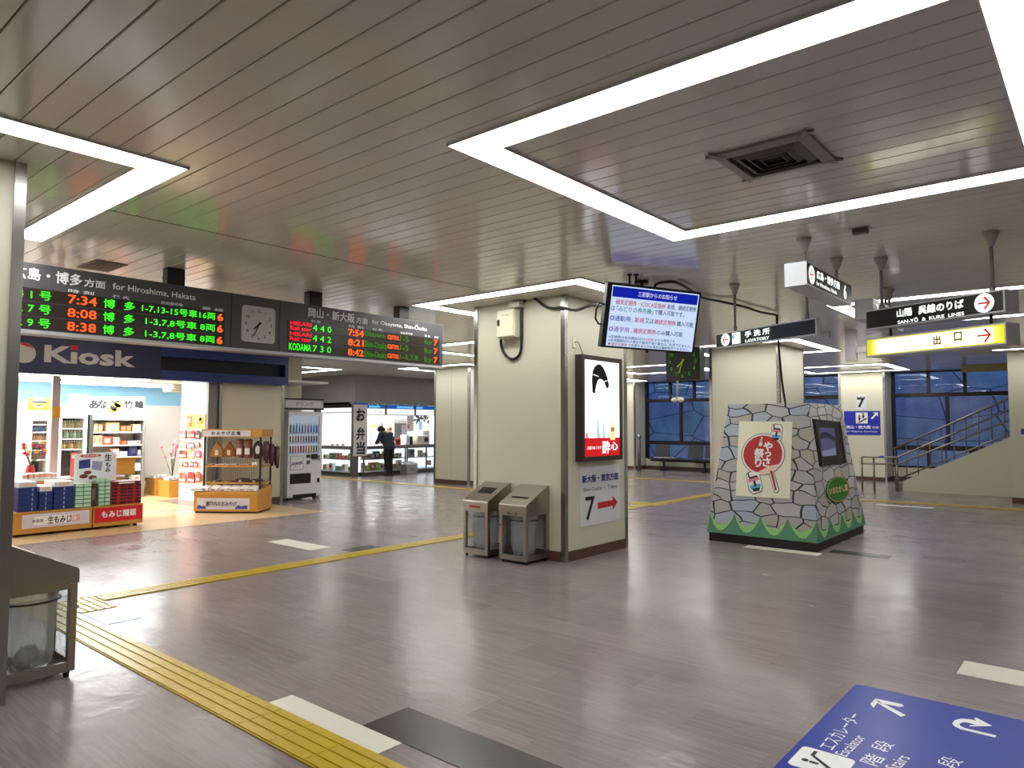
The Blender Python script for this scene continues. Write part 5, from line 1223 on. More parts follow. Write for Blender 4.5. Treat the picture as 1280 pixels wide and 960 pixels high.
# wooden display box on a back counter
t = thing('goods_counter', 'low wooden counter with white top standing behind the stacked gift boxes', 'display counter', (4.2, 12.66, 0))
b = MB(); b.box(1.9, cx1+0.05, 12.45, 12.84, 0.0, 0.70); b.build('body', WOOD, t)
b = MB(); b.box(1.88, cx1+0.07, 12.43, 12.85, 0.70, 0.73); b.build('top_board', WHITE, t)
a, c = PY(145, 574, 12.5), PY(168.5, 599, 12.5)
t = thing('display_box', 'plain honey wood display box turned away, right of the maple cake placard', 'display box', ((a.x+c.x)/2, 12.65, 0.73))
b = MB(); b.box(a.x, c.x, 12.5, 12.8, 0.731, a.z, bev=0.006); b.build('box', WOOD, t)
b = MB(); b.box(a.x-0.02, c.x+0.05, 12.47, 12.82, a.z, a.z+0.025); b.build('lid', WOOD, t)
# trays of cakes and flowers at the left
rnd = random.Random(3)
cols_ = [(238, 236, 236), (236, 220, 220), (240, 238, 230), (232, 214, 216)]
for k in range(6):
    x = PY(30+k*7.2, 590, 12.55).x
    goods('cake_tray', 'white cake tray with orange film on the back counter, %s from left' % ORD[k], 'cake tray', x-0.045, x+0.055, 12.5, 12.69, 0.731, 0.80+0.03*rnd.random(), cols_[k % 4], 'cake trays on the back counter', (242, 150, 110))
for k, (px, c1) in enumerate(((92, (226, 110, 100)),)):
    a, e = PY(px-3.5, 566, 12.5), PY(px+4, 582, 12.5)
    t = thing('price_card', 'pink price card standing on the back counter left of the maple cake placard', 'price card', ((a.x+e.x)/2, 12.5, e.z))
    b = MB(); b.box(a.x, e.x, 12.498, 12.504, 0.73, a.z); b.build('card', mat('card_pink_%d' % k, c1, 0.6), t)
    b = MB(); b.box(a.x+0.015, e.x-0.015, 12.496, 12.498, a.z-0.09, a.z-0.03); b.build('print', PAPER, t)
def flowers(x, y, z, label, cols, n, spread, h, seed, vase=True, name='flower_vase'):
    rnd = random.Random(seed); t = thing(name, label, 'flowers', (x, y, z))
    if vase:
        b = MB(); b.lathe([(0.05, 0), (0.075, 0.05), (0.06, 0.14), (0.045, 0.18), (0.05, 0.2)], (x, y, z), 14); b.build('vase', mat('vase_red', (170, 40, 40), 0.35), t)
    st = MB(); heads = {}
    for i in range(n):
        a = rnd.uniform(0, 2*PI); r = spread*math.sqrt(rnd.random()); tip = Vector((x+r*math.cos(a), y+r*0.6*math.sin(a), z+0.2+h*rnd.uniform(0.45, 1.0)))
        st.tube([(x, y, z+0.16), ((x+tip.x)/2, (y+tip.y)/2, (z+0.16+tip.z)/2+0.03), tip], 0.004, 5)
        c = cols[i % len(cols)]; bb = heads.setdefault(c, MB())
        for k in range(5): an = 2*PI*k/5; bb.ball(tip+Vector((0.016*math.cos(an), -0.004, 0.016*math.sin(an))), 0.014, seg=6)
    st.build('stems', mat('stem_green', (70, 90, 50), 0.6), t)
    for c, bb in heads.items(): bb.build('blossoms', mat('bloom_%d_%d_%d' % c, c, 0.6), t)
p = PY(43, 575, 12.6)
flowers(p.x, 12.775, 0.7305, 'vase of red, orange and white flowers on the back counter at the left', [(214, 60, 40), (240, 170, 40), (236, 232, 226), (180, 60, 110)], 20, 0.2, 0.36, 5)
BRANCH = lambda x, y, z: flowers(x, y, z, 'branch of pink artificial blossom beside the pegboard of souvenirs', [(222, 110, 140), (236, 170, 190)], 18, 0.26, 0.85, 9, name='blossom_branch', vase=False)
for k, (pxa, pxb, yb_, Y, lb) in enumerate(((194, 213, 618, 16.0, 'left'), (211.5, 232, 622, 15.3, 'right'))):
    a, c = PY(pxa, 598.5 if k == 0 else 601, Y), PY(pxb, yb_, Y)
    t = thing('wooden_crate', '%s honey wood sales crate against the kiosk back wall' % lb, 'crate', ((a.x+c.x)/2, Y+0.2, 0), 0, 'wooden sales crates')
    b = MB(); b.box(a.x, c.x, Y, Y+0.5, 0.0, a.z, bev=0.006); b.build('box', WOOD, t)
    b = MB(); b.box(a.x-0.01, c.x+0.01, Y-0.012, Y+0.51, a.z-0.07, a.z); b.build('rim', WOOD, t)
    if k == 1: BRANCH(c.x-0.12, Y+0.4, a.z-0.1595)
    for q in range(4):
        w = (c.x-a.x)/4; goods('white_packet', 'white packet in the %s honey wood crate, %s from left' % (lb, ORD[q]), 'packet', a.x+w*q+0.01, a.x+w*(q+1)-0.01, Y+0.06, Y+0.3, a.z, a.z+0.06+0.02*(q % 2), (232, 226, 226), 'white packets on the crates', (220, 170, 170))

# ------------------------------------------------------------------ fridges and wall shelf at the back of the kiosk
FYY = 15.9
bottle_kinds = {}
def bottle(loc, col, label, group, h=0.22, r=0.032, name='drink_bottle', can=False, cat='bottle'):
    key = (col, round(h, 3), round(r, 3), can)
    if key not in bottle_kinds:
        b = MB()
        if can: b.lathe([(r*0.85, 0), (r, 0.008), (r, h-0.012), (r*0.8, h)], (0, 0, 0), 12)
        else: b.lathe([(r*0.9, 0), (r, 0.01), (r, h*0.62), (r*0.45, h*0.82), (r*0.42, h*0.88)], (0, 0, 0), 12); b.lathe([(r*0.47, h*0.88), (r*0.47, h)], (0, 0, 0), 10, 1)
        o = b.build(name, [mat('drink_%d_%d_%d' % col, col, 0.3, noise=0.1), WHITE], local=True); bottle_kinds[key] = o
    else:
        o = bottle_kinds[key].copy(); COL.objects.link(o)
    o.location = loc; o['label'] = label; o['category'] = cat; o['group'] = group
    return o
FRW = mat('fridge_white', (228, 226, 222), 0.35); FRIN = mat('fridge_inside', (70, 64, 74), 0.5); SHELFM = mat('shelf_edge', (214, 214, 216), 0.4)
def fridge(px0, px1, pytop, label, rows, gin, which, ncol):
    x0, x1 = PY(px0, 540, FYY).x, PY(px1, 540, FYY).x; zt = PY((px0+px1)/2, pytop, FYY).z
    t = thing('drinks_fridge', label, 'fridge', ((x0+x1)/2, FYY+0.3, 0))
    b = MB(); f = 0.06
    b.box(x0, x0+f, FYY, FYY+0.6, 0, zt); b.box(x1-f, x1, FYY, FYY+0.6, 0, zt); b.box(x0+f, x1-f, FYY, FYY+0.6, zt-0.1, zt); b.box(x0+f, x1-f, FYY, FYY+0.6, 0, 0.35); b.build('cabinet', FRW, t)
    b = MB(); b.box(x0+f, x1-f, FYY+0.5, FYY+0.55, 0.35, zt-0.1); b.build('inside', FRIN, t)
    b = MB(); b.box(x0+f, x1-f, FYY+0.015, FYY+0.02, 0.36, zt-0.11); b.build('glass_door', ACRYL, t)
    for k, (py, col_set, h) in enumerate(rows):
        z = PY((px0+px1)/2, py, FYY).z
        b = MB(); b.box(x0+f, x1-f, FYY+0.04, FYY+0.5, z-0.03, z); b.build('shelf', SHELFM, t)
        for i in range(ncol):
            x = x0+f+0.04+(x1-x0-2*f-0.08)*i/(ncol-1)
            bottle((x, FYY+0.12, z), col_set[i % len(col_set)], 'drink in the %s kiosk fridge, %s from left on its %s shelf' % (which, ORD[i], ['top', 'second', 'third', 'fourth', 'lowest'][k]), 'drinks in the kiosk fridges', h)
fridge(35.5, 64, 519.5, 'white glass fronted drinks fridge left of the grey kiosk post', [(530, [(120, 120, 110), (150, 130, 90)], 0.12), (539.5, [(60, 70, 90), (50, 90, 140), (90, 100, 100)], 0.13), (550.5, [(150, 130, 90), (170, 110, 60)], 0.13), (562, [(90, 80, 70), (60, 60, 60)], 0.13), (574, [(140, 60, 50), (110, 110, 110)], 0.13)], FRIN, 'left', 6)
fridge(73, 109, 516.5, 'white glass fronted drinks fridge between the post and the shelf unit', [(535, [(130, 112, 84), (150, 136, 80), (120, 92, 74)], 0.15), (548, [(84, 104, 74), (100, 124, 84), (160, 156, 146)], 0.16), (561, [(150, 110, 76), (170, 156, 70), (120, 80, 74)], 0.15)], FRIN, 'right', 8)
YS = 15.9
x0, x1 = PY(111.5, 540, YS).x, PY(181.5, 540, YS).x; zt = PY(146, 518.5, YS).z
t = thing('shelf_unit', 'tall white shelf unit of souvenirs under the white lettered cards', 'shelf', ((x0+x1)/2, YS+0.25, 0))
b = MB(); b.box(x0, x0+0.07, YS-0.02, YS+0.5, 0, zt); b.build('upright', mat('upright_dark', (58, 62, 58), 0.5), t)
b = MB(); b.box(x1-0.045, x1, YS-0.02, YS+0.5, 0, zt); b.build('upright', mat('upright_grey', (128, 126, 126), 0.5), t)
b = MB(); b.box(x0+0.07, x1-0.06, YS+0.46, YS+0.5, 0, zt); b.build('back_panel', mat('shelf_back', (206, 204, 196), 0.5), t)
b = MB(); b.box(x0+0.05, x1-0.01, YS-0.03, YS+0.5, PY(146, 525, YS).z, zt); b.build('valance', mat('valance_cream', (226, 222, 208), 0.4), t)
SZ = {}
for k, py in enumerate((539.7, 556, 571, 588, 603)):
    z = PY(146, py, YS).z; SZ[k] = z
    b = MB(); b.box(x0+0.07, x1-0.06, YS, YS+0.46, z-0.025, z); b.build('shelf_board', SHELFM, t)
SG = 'souvenir packs on the kiosk shelf unit'
for nm, lb, a0, a1, b0, row, c, mk in (
    ('souvenir_pack', 'small green and pink pack at the left end of the top shelf', 117, 122, 529.5, 0, (150, 150, 96), (226, 170, 160)),
    ('souvenir_pack', 'small brown pack, second from left on the top shelf', 122.5, 128.5, 530, 0, (140, 110, 70), (230, 190, 170)),
    ('souvenir_pack', 'wide flat orange and cream box on the top shelf', 132.5, 149, 528, 0, (226, 172, 120), (240, 206, 150)),
    ('souvenir_pack', 'red brown pack right of the wide orange box on the top shelf', 151, 157.5, 532, 0, (150, 84, 52), (200, 130, 80)),
    ('souvenir_pack', 'second red brown pack right of the wide orange box on the top shelf', 158, 164, 532, 0, (160, 92, 56), (196, 120, 80)),
    ('souvenir_pack', 'white and green pack at the right end of the top shelf', 166, 176, 530.5, 0, (214, 206, 150), (240, 238, 236)),
    ('souvenir_pack', 'beige patterned box at the left end of the second shelf', 117, 121.5, 544.5, 1, (222, 178, 150), (200, 120, 90)),
    ('souvenir_pack', 'beige patterned box beside the left end of the second shelf', 122, 128, 544, 1, (216, 170, 140), (196, 110, 80)),
    ('souvenir_pack', 'red and white tilted pack on the second shelf', 129, 140, 546, 1, (214, 80, 50), (244, 226, 220)),
    ('souvenir_pack', 'pink and white pack in the middle of the second shelf', 142, 150, 546.5, 1, (226, 140, 130), (246, 240, 238)),
    ('souvenir_pack', 'low red pack right of the middle of the second shelf', 151, 160, 551, 1, (196, 50, 36), (220, 120, 60)),
    ('souvenir_pack', 'low white pack near the right end of the second shelf', 161, 167, 551.5, 1, (238, 234, 230), (220, 120, 110)),
    ('souvenir_pack', 'low cream pack at the right end of the second shelf', 170, 176, 551, 1, (236, 228, 206), (90, 120, 60)),
    ('souvenir_pack', 'pink pack on the third shelf above the placard', 141.5, 150, 561, 2, (226, 150, 140), (246, 230, 226)),
    ('souvenir_pack', 'white and blue pack on the third shelf', 151, 160, 564.5, 2, (206, 222, 240), (120, 160, 210)),
    ('souvenir_pack', 'large navy box at the right of the third shelf', 162, 172, 557.5, 2, (34, 36, 76), (60, 62, 110)),
    ('souvenir_pack', 'small grey blue pack right of the navy box on the third shelf', 172.5, 177, 562, 2, (110, 110, 140), (230, 230, 236)),
    ('souvenir_pack', 'white pack on the fourth shelf at the right', 170, 177, 579, 3, (236, 234, 230), (214, 190, 170)),
    ('souvenir_pack', 'cream pack on the lowest shelf at the right', 168, 177, 594, 4, (232, 220, 196), (220, 120, 120))):
    pgoods(nm, lb, 'souvenir pack', a0, a1, b0, 0, YS+0.03, 0.2, c, SG, mk, zb=SZ[row]) if False else goods(nm, lb, 'souvenir pack', PY(a0, 540, YS+0.03).x, PY(a1, 540, YS+0.03).x, YS+0.03, YS+0.23, SZ[row]+0.0005, PY(a0, b0, YS+0.03).z, c, SG, mk)
# lettered cards above the shelf
for k, (pa_, pb_, ch, nm) in enumerate(((112, 122.5, 'あ', 'leftmost'), (123, 133, 'な', 'second'), (133.5, 153.5, 'ご', 'wide yellow patterned'), (154.5, 167, '竹', 'fourth'), (167.5, 180.5, '輪', 'rightmost'))):
    a, c = PY(pa_, 496-0.1*k, YS-0.01), PY(pb_, 516, YS-0.01)
    t = thing('lettered_card', '%s white card with a brushed character above the shelf unit' % nm, 'card', ((a.x+c.x)/2, YS-0.01, c.z), 0, 'lettered cards above the kiosk shelf')
    b = MB(); b.box(a.x, c.x, YS-0.012, YS-0.006, zt+0.002, a.z); b.build('card', PAPER, t)
    b = MB(); b.text(ch, ((a.x+c.x)/2, YS-0.015, (zt+a.z)/2+0.03), X_, Z_, 0.17, None, 0.045); b.build('lettering', INK, t)
    if k == 2:
        b = MB()
        for u, v, r in ((0.35, 0.30, 0.09), (0.55, 0.42, 0.11), (0.72, 0.60, 0.09)): b.disc((a.x+(c.x-a.x)*u, YS-0.0135, zt+(a.z-zt)*v), X_, Z_, r, r*0.8, 20)
        b.build('yellow_drawing', mat('card_yellow', (214, 214, 60), 0.6), t)
    if k == 0:
        b = MB(); b.box(c.x-0.06, c.x-0.02, YS-0.0145, YS-0.012, zt+0.04, zt+0.20); b.build('blue_drawing', mat('card_blue', (120, 150, 220), 0.6), t)
a, c = PY(86, 492, YS+0.3), PY(111, 513, YS+0.3)
t = thing('blank_header', 'blank white header board above the right drinks fridge', 'board', ((a.x+c.x)/2, YS+0.3, c.z)); b = MB(); b.box(a.x, c.x, YS+0.3, YS+0.32, PY(91, 516, FYY).z, a.z, bev=0.003); b.build('board', PAPER, t)
b = MB(); b.box(a.x+0.1, c.x-0.06, YS+0.297, YS+0.3, a.z-0.16, a.z-0.13); b.build('print', mat('faint_print', (200, 206, 210), 0.6), t)
a, c = PY(36, 497.5, BACK-0.02), PY(62, 512.5, BACK-0.02)
t = thing('yellow_poster', 'bright yellow poster with white oval on the kiosk back wall at left', 'poster', ((a.x+c.x)/2, BACK, c.z))
b = MB(); b.box(a.x, c.x, BACK-0.012, BACK, c.z, a.z); b.build('sheet', YELLOW, t)
b = MB(); b.disc(((a.x+c.x)/2, BACK-0.014, a.z-0.06), X_, Z_, 0.14, 0.05); b.disc(((a.x+c.x)/2, BACK-0.014, c.z+0.07), X_, Z_, 0.09, 0.035); b.build('white_oval', PAPER, t)
b = MB(); 
for v in (0.36, 0.62): b.box(a.x+0.02, c.x-0.02, BACK-0.014, BACK-0.012, c.z+(a.z-c.z)*v, c.z+(a.z-c.z)*v+0.025)
b.build('pale_stripe', mat('pale_yellow', (250, 246, 150), 0.5), t)
# pegboard souvenirs on the white return wall
SXP = sx_-0.004
a, c = PX(233, 518, SXP), PX(256.5, 536, SXP)
t = thing('souvenir_poster', 'orange and yellow patterned poster high on the white return wall of the kiosk', 'poster', (SXP, (a.y+c.y)/2, c.z))
b = MB(); b.box(SXP-0.006, SXP, c.y, a.y, c.z, a.z); b.build('sheet', mat('poster_orange', (226, 160, 90), 0.5, noise=0.35, nscale=9), t)
rnd = random.Random(21)
for nm_, cc in (('yellow_patch', (240, 200, 60)), ('white_patch', (246, 240, 232)), ('red_patch', (206, 90, 50))):
    b = MB()
    for k in range(5): y = rnd.uniform(c.y+0.06, a.y-0.06); z = rnd.uniform(c.z+0.05, a.z-0.05); b.disc((SXP-0.008-0.001*len(nm_)*0.1, y, z), -Y_, Z_, rnd.uniform(0.04, 0.08), rnd.uniform(0.03, 0.06), 14)
    b.build(nm_, mat(nm_, cc, 0.5), t)
cols_ = [(214, 110, 140), (190, 60, 60), (206, 170, 90), (120, 120, 140), (90, 80, 90), (226, 160, 150), (170, 110, 60), (210, 90, 60)]
rowname = ['top', 'second', 'third', 'fourth', 'fifth']
rnd = random.Random(12)
for r, (py0, py1, n) in enumerate(((537, 549, 5), (551, 561, 5), (562, 573, 5), (576, 585, 4), (589, 604, 5))):
    for k in range(n):
        px = 228+k*(26.0/n)+rnd.uniform(-0.6, 0.6); wpx = 3.9
        a, c = PX(px, py0+rnd.uniform(0, 1.5), SXP), PX(px+wpx, py1-rnd.uniform(0, 2), SXP)
        t = thing('hanging_pack', 'souvenir pack hanging on the white return wall, %s row, %s from left' % (rowname[r], ORD[k]), 'souvenir pack', (SXP, (a.y+c.y)/2, c.z), 0, 'souvenir packs hanging on the white wall')
        cc = cols_[(k*3+r*2) % 8]
        if r == 4: cc = [(200, 60, 50), (214, 120, 90), (196, 50, 60), (150, 40, 36), (214, 90, 60)][k]
        y0, y1 = c.y, a.y; d0 = 0.03+0.02*(k % 2)
        b = MB(); b.prism([(SXP-d0, y0, c.z), (SXP-d0, y1, c.z), (SXP-d0, y1, a.z-0.03), (SXP-d0, (y0+y1)/2+0.02, a.z), (SXP-d0, (y0+y1)/2-0.02, a.z), (SXP-d0, y0, a.z-0.03)], (-0.025, 0, 0)); b.build('pouch', mat('pouch_%d_%d_%d' % cc, cc, 0.35, noise=0.2, nscale=40), t)
        b = MB(); b.box(SXP-d0-0.027, SXP-d0-0.025, y0+0.015, y1-0.015, c.z+0.03, c.z+0.07); b.build('paper_label', PAPER, t)
        b = MB(); b.tube([(SXP, (y0+y1)/2, a.z-0.012), (SXP-0.09, (y0+y1)/2, a.z-0.012), (SXP-0.10, (y0+y1)/2, a.z+0.005)], 0.003, 5); b.build('hook', CHROME, t)
# ------------------------------------------------------------------ souvenir display stand
C0 = Vector((6.667, 11.468, 0)); SR = Vector((0.61, -0.792, 0)).normalized(); SN = SR.cross(Z_); SW, SD = 1.147, 0.66
O0 = C0-SR*SW
SM = Matrix(((SR.x, -SN.x, 0, O0.x), (SR.y, -SN.y, 0, O0.y), (0, 0, 1, 0), (0, 0, 0, 1)))   # local x along the front, y backwards, z up
st = thing('souvenir_stand', 'wooden souvenir display stand with glass sides and a lettered header by the beige pillar', 'display stand', mtx=SM)
b = MB(); b.box(0, SW, 0, SD, 0.03, 0.315, bev=0.01); b.build('base', WOOD, st, local=True)
b = MB(); b.box(0.02, SW-0.02, 0.02, SD-0.02, 0, 0.03); b.build('kick_plate', BLACKM, st, local=True)
b = MB(); b.prism([(0, -0.01, 0.315), (0, SD, 0.315), (0, SD, 0.46), (0, 0.18, 0.42), (0, -0.01, 0.365)], (SW, 0, 0)); b.build('sloping_tray', WOOD, st, local=True)
b = MB(); b.box(0.06, SW-0.14, -0.006, 0.0, 0.07, 0.265); pn = b.build('front_sign', mat('stand_sign', (206, 204, 214), 0.5), st, local=True)
b = MB(); b.text('瀬戸内のおみやげ', (0.50, -0.009, 0.17), X_, Z_, 0.085, 0.56, 0.015, shear=0.1); b.build('lettering', INK, pn, local=True)
b = MB()
for cx, w, s in ((0.15, 0.16, 1), (0.86, 0.22, -1)):
    b.face([(cx-w/2, -0.008, 0.08), (cx+w/2, -0.008, 0.08), (cx+w/2, -0.008, 0.115+0.03*(s < 0)), (cx+w*0.2, -0.008, 0.14), (cx, -0.008, 0.125), (cx-w*0.25, -0.008, 0.15), (cx-w/2, -0.008, 0.105+0.02*(s > 0))])
b.build('blue_islands', mat('island_blue', (70, 74, 160), 0.5), pn, local=True)
DG = mat('stand_post_green', (28, 44, 40), 0.35)
HZ0, HZ1 = 1.335, 1.475
for x, y in ((0.10, 0.16), (SW-0.03, 0.16), (0.10, SD-0.03), (SW-0.03, SD-0.03)):
    b = MB(); b.box(x-0.014, x+0.014, y-0.014, y+0.014, 0.40, HZ0); b.build('post', DG, st, local=True)
b = MB(); b.box(0.05, SW, 0.12, SD, HZ0, HZ1, bev=0.006); b.build('header', WOOD, st, local=True)
b = MB(); b.box(0.075, SW-0.20, 0.114, 0.12, HZ0+0.015, HZ1-0.02); hp = b.build('header_sign', mat('stand_sign', (206, 204, 214), 0.5), st, local=True)
b = MB(); b.text('お み や げ 広 場', (0.50, 0.111, (HZ0+HZ1)/2), X_, Z_, 0.062, 0.52, 0.03); b.build('lettering', INK, hp, local=True)
b = MB(); b.box(0.09, SW-0.02, 0.15, SD-0.02, 0.80, 0.825); b.build('upper_shelf', WOOD, st, local=True)
b = MB(); b.box(0.09, SW-0.02, 0.20, SD-0.02, 0.50, 0.525); b.build('lower_shelf', WOOD, st, local=True)
b = MB()
for i in range(24): b.box(0.12+i*0.043, 0.124+i*0.043, SD-0.034, SD-0.03, 0.50, HZ0)
for i in range(18): b.box(0.12, SW-0.04, SD-0.038, SD-0.034, 0.53+i*0.045, 0.534+i*0.045)
b.build('wire_grid', mat('grid_grey', (120, 118, 110), 0.4, 0.5), st, local=True)
b = MB(); b.box(SW-0.034, SW-0.026, 0.18, SD-0.05, 0.44, HZ0); b.build('glass_side', GLASS, st, local=True)
b = MB(); b.box(0.096, 0.104, 0.18, SD-0.05, 0.44, HZ0); b.build('glass_side', GLASS, st, local=True)
def SP(x, y, z): return SM @ Vector((x, y, z))
rotS = math.atan2(SR.y, SR.x)
SGP = 'souvenir packs on the wooden display stand'
def standpack(name, lb, shape, x, z0, z1, w, cA, cB, y=0.30):
    t = thing(name, lb, 'souvenir pack', SP(x, y, z0), rotS, SGP)
    h = z1-z0; b = MB()
    if shape == 'house': b.prism([(-w/2, 0, 0), (w/2, 0, 0), (w/2, 0, h*0.35), (0, 0, h*0.82), (-w/2, 0, h*0.35)], (0, 0.06, 0))
    elif shape == 'jar': b.lathe([(w*0.40, 0), (w*0.46, 0.02), (w*0.46, h*0.6), (w*0.36, h*0.72), (w*0.36, h*0.78), (w*0.44, h*0.80), (w*0.44, h*0.95), (w*0.3, h*0.98)], (0, 0.05, 0), 14)
    else: b.prism([(-w*0.3, 0, 0), (w*0.3, 0, 0), (w*0.5, 0, h*0.35), (w*0.35, 0, h*0.7), (0, 0, h*0.85), (-w*0.35, 0, h*0.7), (-w*0.5, 0, h*0.35)], (0, 0.05, 0))
    b.build('pack', mat('sp_%d_%d_%d' % cA, cA, 0.3, noise=0.2, nscale=30), t, local=True)
    b = MB()
    if shape == 'house': b.face([(-w*0.14, -0.003, h*0.08), (w*0.14, -0.003, h*0.08), (w*0.14, -0.003, h*0.36), (-w*0.14, -0.003, h*0.36)])
    elif shape == 'jar': b.box(-w*0.30, w*0.30, -w*0.46+0.05-0.004, -w*0.40+0.05, h*0.18, h*0.5)
    else: b.face([(w*0.22*math.cos(2*PI*i/16), -0.003, h*0.42+h*0.2*math.sin(2*PI*i/16)) for i in range(16)])
    b.build('paper_label', mat('sp_%d_%d_%d' % cB, cB, 0.5), t, local=True)
    b = MB(); b.tube([(0, 0.03, h*0.82), (0.01, 0.03, h*0.92), (0, 0.03, h)], 0.006, 6); b.build('tie', PAPER, t, local=True)
standpack('souvenir_pack', 'brown house shaped pack hanging at the left of the wooden display stand', 'house', 0.25, 0.98, 1.31, 0.21, (150, 112, 50), (222, 206, 180))
standpack('souvenir_pack', 'red brown house shaped pack, second from left on the wooden display stand', 'house', 0.475, 0.98, 1.31, 0.21, (140, 78, 44), (222, 206, 180))
standpack('souvenir_pack', 'brown jar with white label left of the middle of the wooden display stand', 'jar', 0.67, 0.96, 1.30, 0.15, (136, 84, 66), (226, 220, 212))
standpack('souvenir_pack', 'brown jar with white label right of the middle of the wooden display stand', 'jar', 0.82, 0.96, 1.30, 0.15, (128, 80, 64), (228, 222, 214))
standpack('souvenir_pack', 'black round pack with white centre at the right of the wooden display stand', 'round', 1.005, 0.94, 1.33, 0.20, (52, 42, 46), (226, 222, 220))
for k, (x, w, c) in enumerate(((0.17, 0.12, (170, 150, 120)), (0.36, 0.16, (206, 200, 190)), (0.58, 0.18, (196, 190, 178)), (0.80, 0.18, (176, 166, 150)), (1.0, 0.10, (232, 230, 226)))):
    goods('flat_packet', 'flat packet lying on the upper shelf of the wooden stand, %s from left' % ORD[k], 'packet', 0, 0.001, 0, 0.001, 0, 0.001, c, SGP) if False else None
    t = thing('flat_packet', 'flat packet lying on the upper shelf of the wooden stand, %s from left' % ORD[k], 'packet', SP(x, 0.26, 0.8255), rotS, SGP)
    b = MB(); b.box(-w/2, w/2, -0.08, 0.10, 0, 0.025+0.02*(k == 4)*1.5, bev=0.006); b.build('packet', mat('fp_%d_%d_%d' % c, c, 0.35, noise=0.1), t, local=True)
    b = MB(); b.box(-w*0.3, w*0.3, -0.083, -0.080, 0.006, 0.019); b.build('label_strip', mat('fp_label', (190, 90, 60), 0.5), t, local=True)
for k, (x, w, c, h) in enumerate(((0.24, 0.16, (90, 84, 74), 0.035), (0.46, 0.20, (120, 104, 70), 0.03), (0.72, 0.24, (70, 56, 62), 0.075), (0.97, 0.24, (58, 54, 66), 0.06))):
    t = thing('dark_packet', 'dark dried food packet on the lower shelf of the wooden stand, %s from left' % ORD[k], 'packet', SP(x, 0.33, 0.5255), rotS, SGP)
    b = MB(); b.prism([(-w/2, -0.09, 0), (w/2, -0.09, 0), (w/2-0.02, -0.09, h*0.8), (0, -0.09, h), (-w/2+0.03, -0.09, h*0.7)], (0, 0.18, 0)); b.build('packet', mat('dp_%d_%d_%d' % c, c, 0.35, noise=0.2), t, local=True)
    b = MB(); b.box(-0.025, 0.025, -0.093, -0.09, 0.005, h*0.6); b.build('paper_label', mat('dp_label', (196, 186, 168), 0.5), t, local=True)
for k in range(6):
    x = 0.08+k*0.175; w = 0.15
    t = thing('white_packet', 'white paper packet in the sloping tray of the wooden stand, %s from left' % ORD[k], 'packet', SP(x+w/2, 0.12, 0.408), rotS, SGP)
    b = MB(); b.prism([(-w/2, -0.09, -0.02), (w/2, -0.09, -0.02), (w/2, -0.09, 0.02), (-w/2+0.02, -0.09, 0.035)], (0, 0.18, 0.04)); b.build('packet', mat('white_packet', (226, 224, 226), 0.45), t, local=True)
    b = MB(); b.box(-w*0.3, w*0.2, -0.093, -0.09, -0.01, 0.012); b.build('printed_label', mat('packet_label', (170, 130, 70), 0.5), t, local=True)
t = thing('leaflet_pile', 'pile of white leaflets on the left front corner of the wooden stand', 'leaflets', SP(0.04, 0.09, 0.385), rotS)
b = MB(); b.box(-0.10, 0.12, -0.10, 0.10, 0, 0.05, bev=0.004); b.build('pile', mat('leaflet_white', (222, 220, 224), 0.6), t, local=True)
b = MB(); b.prism([(-0.09, -0.09, 0.052), (0.11, -0.07, 0.052), (0.10, 0.10, 0.07), (-0.08, 0.09, 0.07)], (0, 0, 0.006)); b.build('top_sheet', PAPER, t, local=True)
for k in range(3):
    t = thing('dried_pack', 'maroon dried seafood pack hanging on the right outside of the wooden stand, %s one' % ['front', 'middle', 'rear'][k], 'souvenir pack', SP(SW+0.02+0.03*k, 0.22+0.18*k, 0.86-0.05*k), rotS, SGP)
    b = MB(); b.prism([(0, -0.07, 0.40), (0, 0.06, 0.40), (0, 0.09, 0.22), (0, 0.03, 0.0), (0, 0.0, 0.14), (0, -0.05, 0.05), (0, -0.09, 0.22)], (0.05, 0, 0)); b.build('pack', mat('dried_maroon', (72, 32, 44), 0.4, noise=0.2), t, local=True)
    b = MB(); b.tube([(0.02, 0, 0.40), (0.02, 0, 0.45), (-0.02, 0, 0.47)], 0.004, 5); b.build('hook', CHROME, t, local=True)
    b = MB(); b.box(0.05, 0.053, -0.05, 0.04, 0.24, 0.34); b.build('paper_label', mat('maroon_label', (120, 96, 100), 0.5), t, local=True)

# ------------------------------------------------------------------ drinks machine and its sign
VY = 12.90
va, vb = PY(358.5, 600, VY).x, PY(400.5, 600, VY).x; VZ = 1.83
t = thing('drinks_machine', 'white drinks vending machine right of the beige pillar', 'vending machine', ((va+vb)/2, VY+0.35, 0))
VW = mat('machine_white', (226, 226, 232), 0.3, noise=0.02)
b = MB(); b.box(va, vb, VY+0.03, VY+0.75, 0.05, VZ, bev=0.01); b.build('cabinet', VW, t)
vx = lambda u: va+(vb-va)*u
def vz(py): return PY(380, py, VY).z
wx0, wx1, wz0, wz1 = PY(361, 540, VY).x, PY(398.5, 540, VY).x, vz(567), vz(519.5)
b = MB()
b.box(va, wx0, VY-0.02, VY+0.03, 0.07, VZ-0.01); b.box(wx1, vb, VY-0.02, VY+0.03, 0.07, VZ-0.01); b.box(wx0, wx1, VY-0.02, VY+0.03, wz1, VZ-0.01); b.box(wx0, wx1, VY-0.02, VY+0.03, 0.07, wz0)
door = b.build('door', VW, t)
b = MB(); b.box(wx0, wx1, VY+0.026, VY+0.03, wz0, wz1); b.build('display_back', glow('machine_backlight', (206, 220, 240), 0.5), t)
b = MB(); b.box(wx0, wx1, VY-0.012, VY-0.008, wz0, wz1); b.build('display_window', GLASS, t)
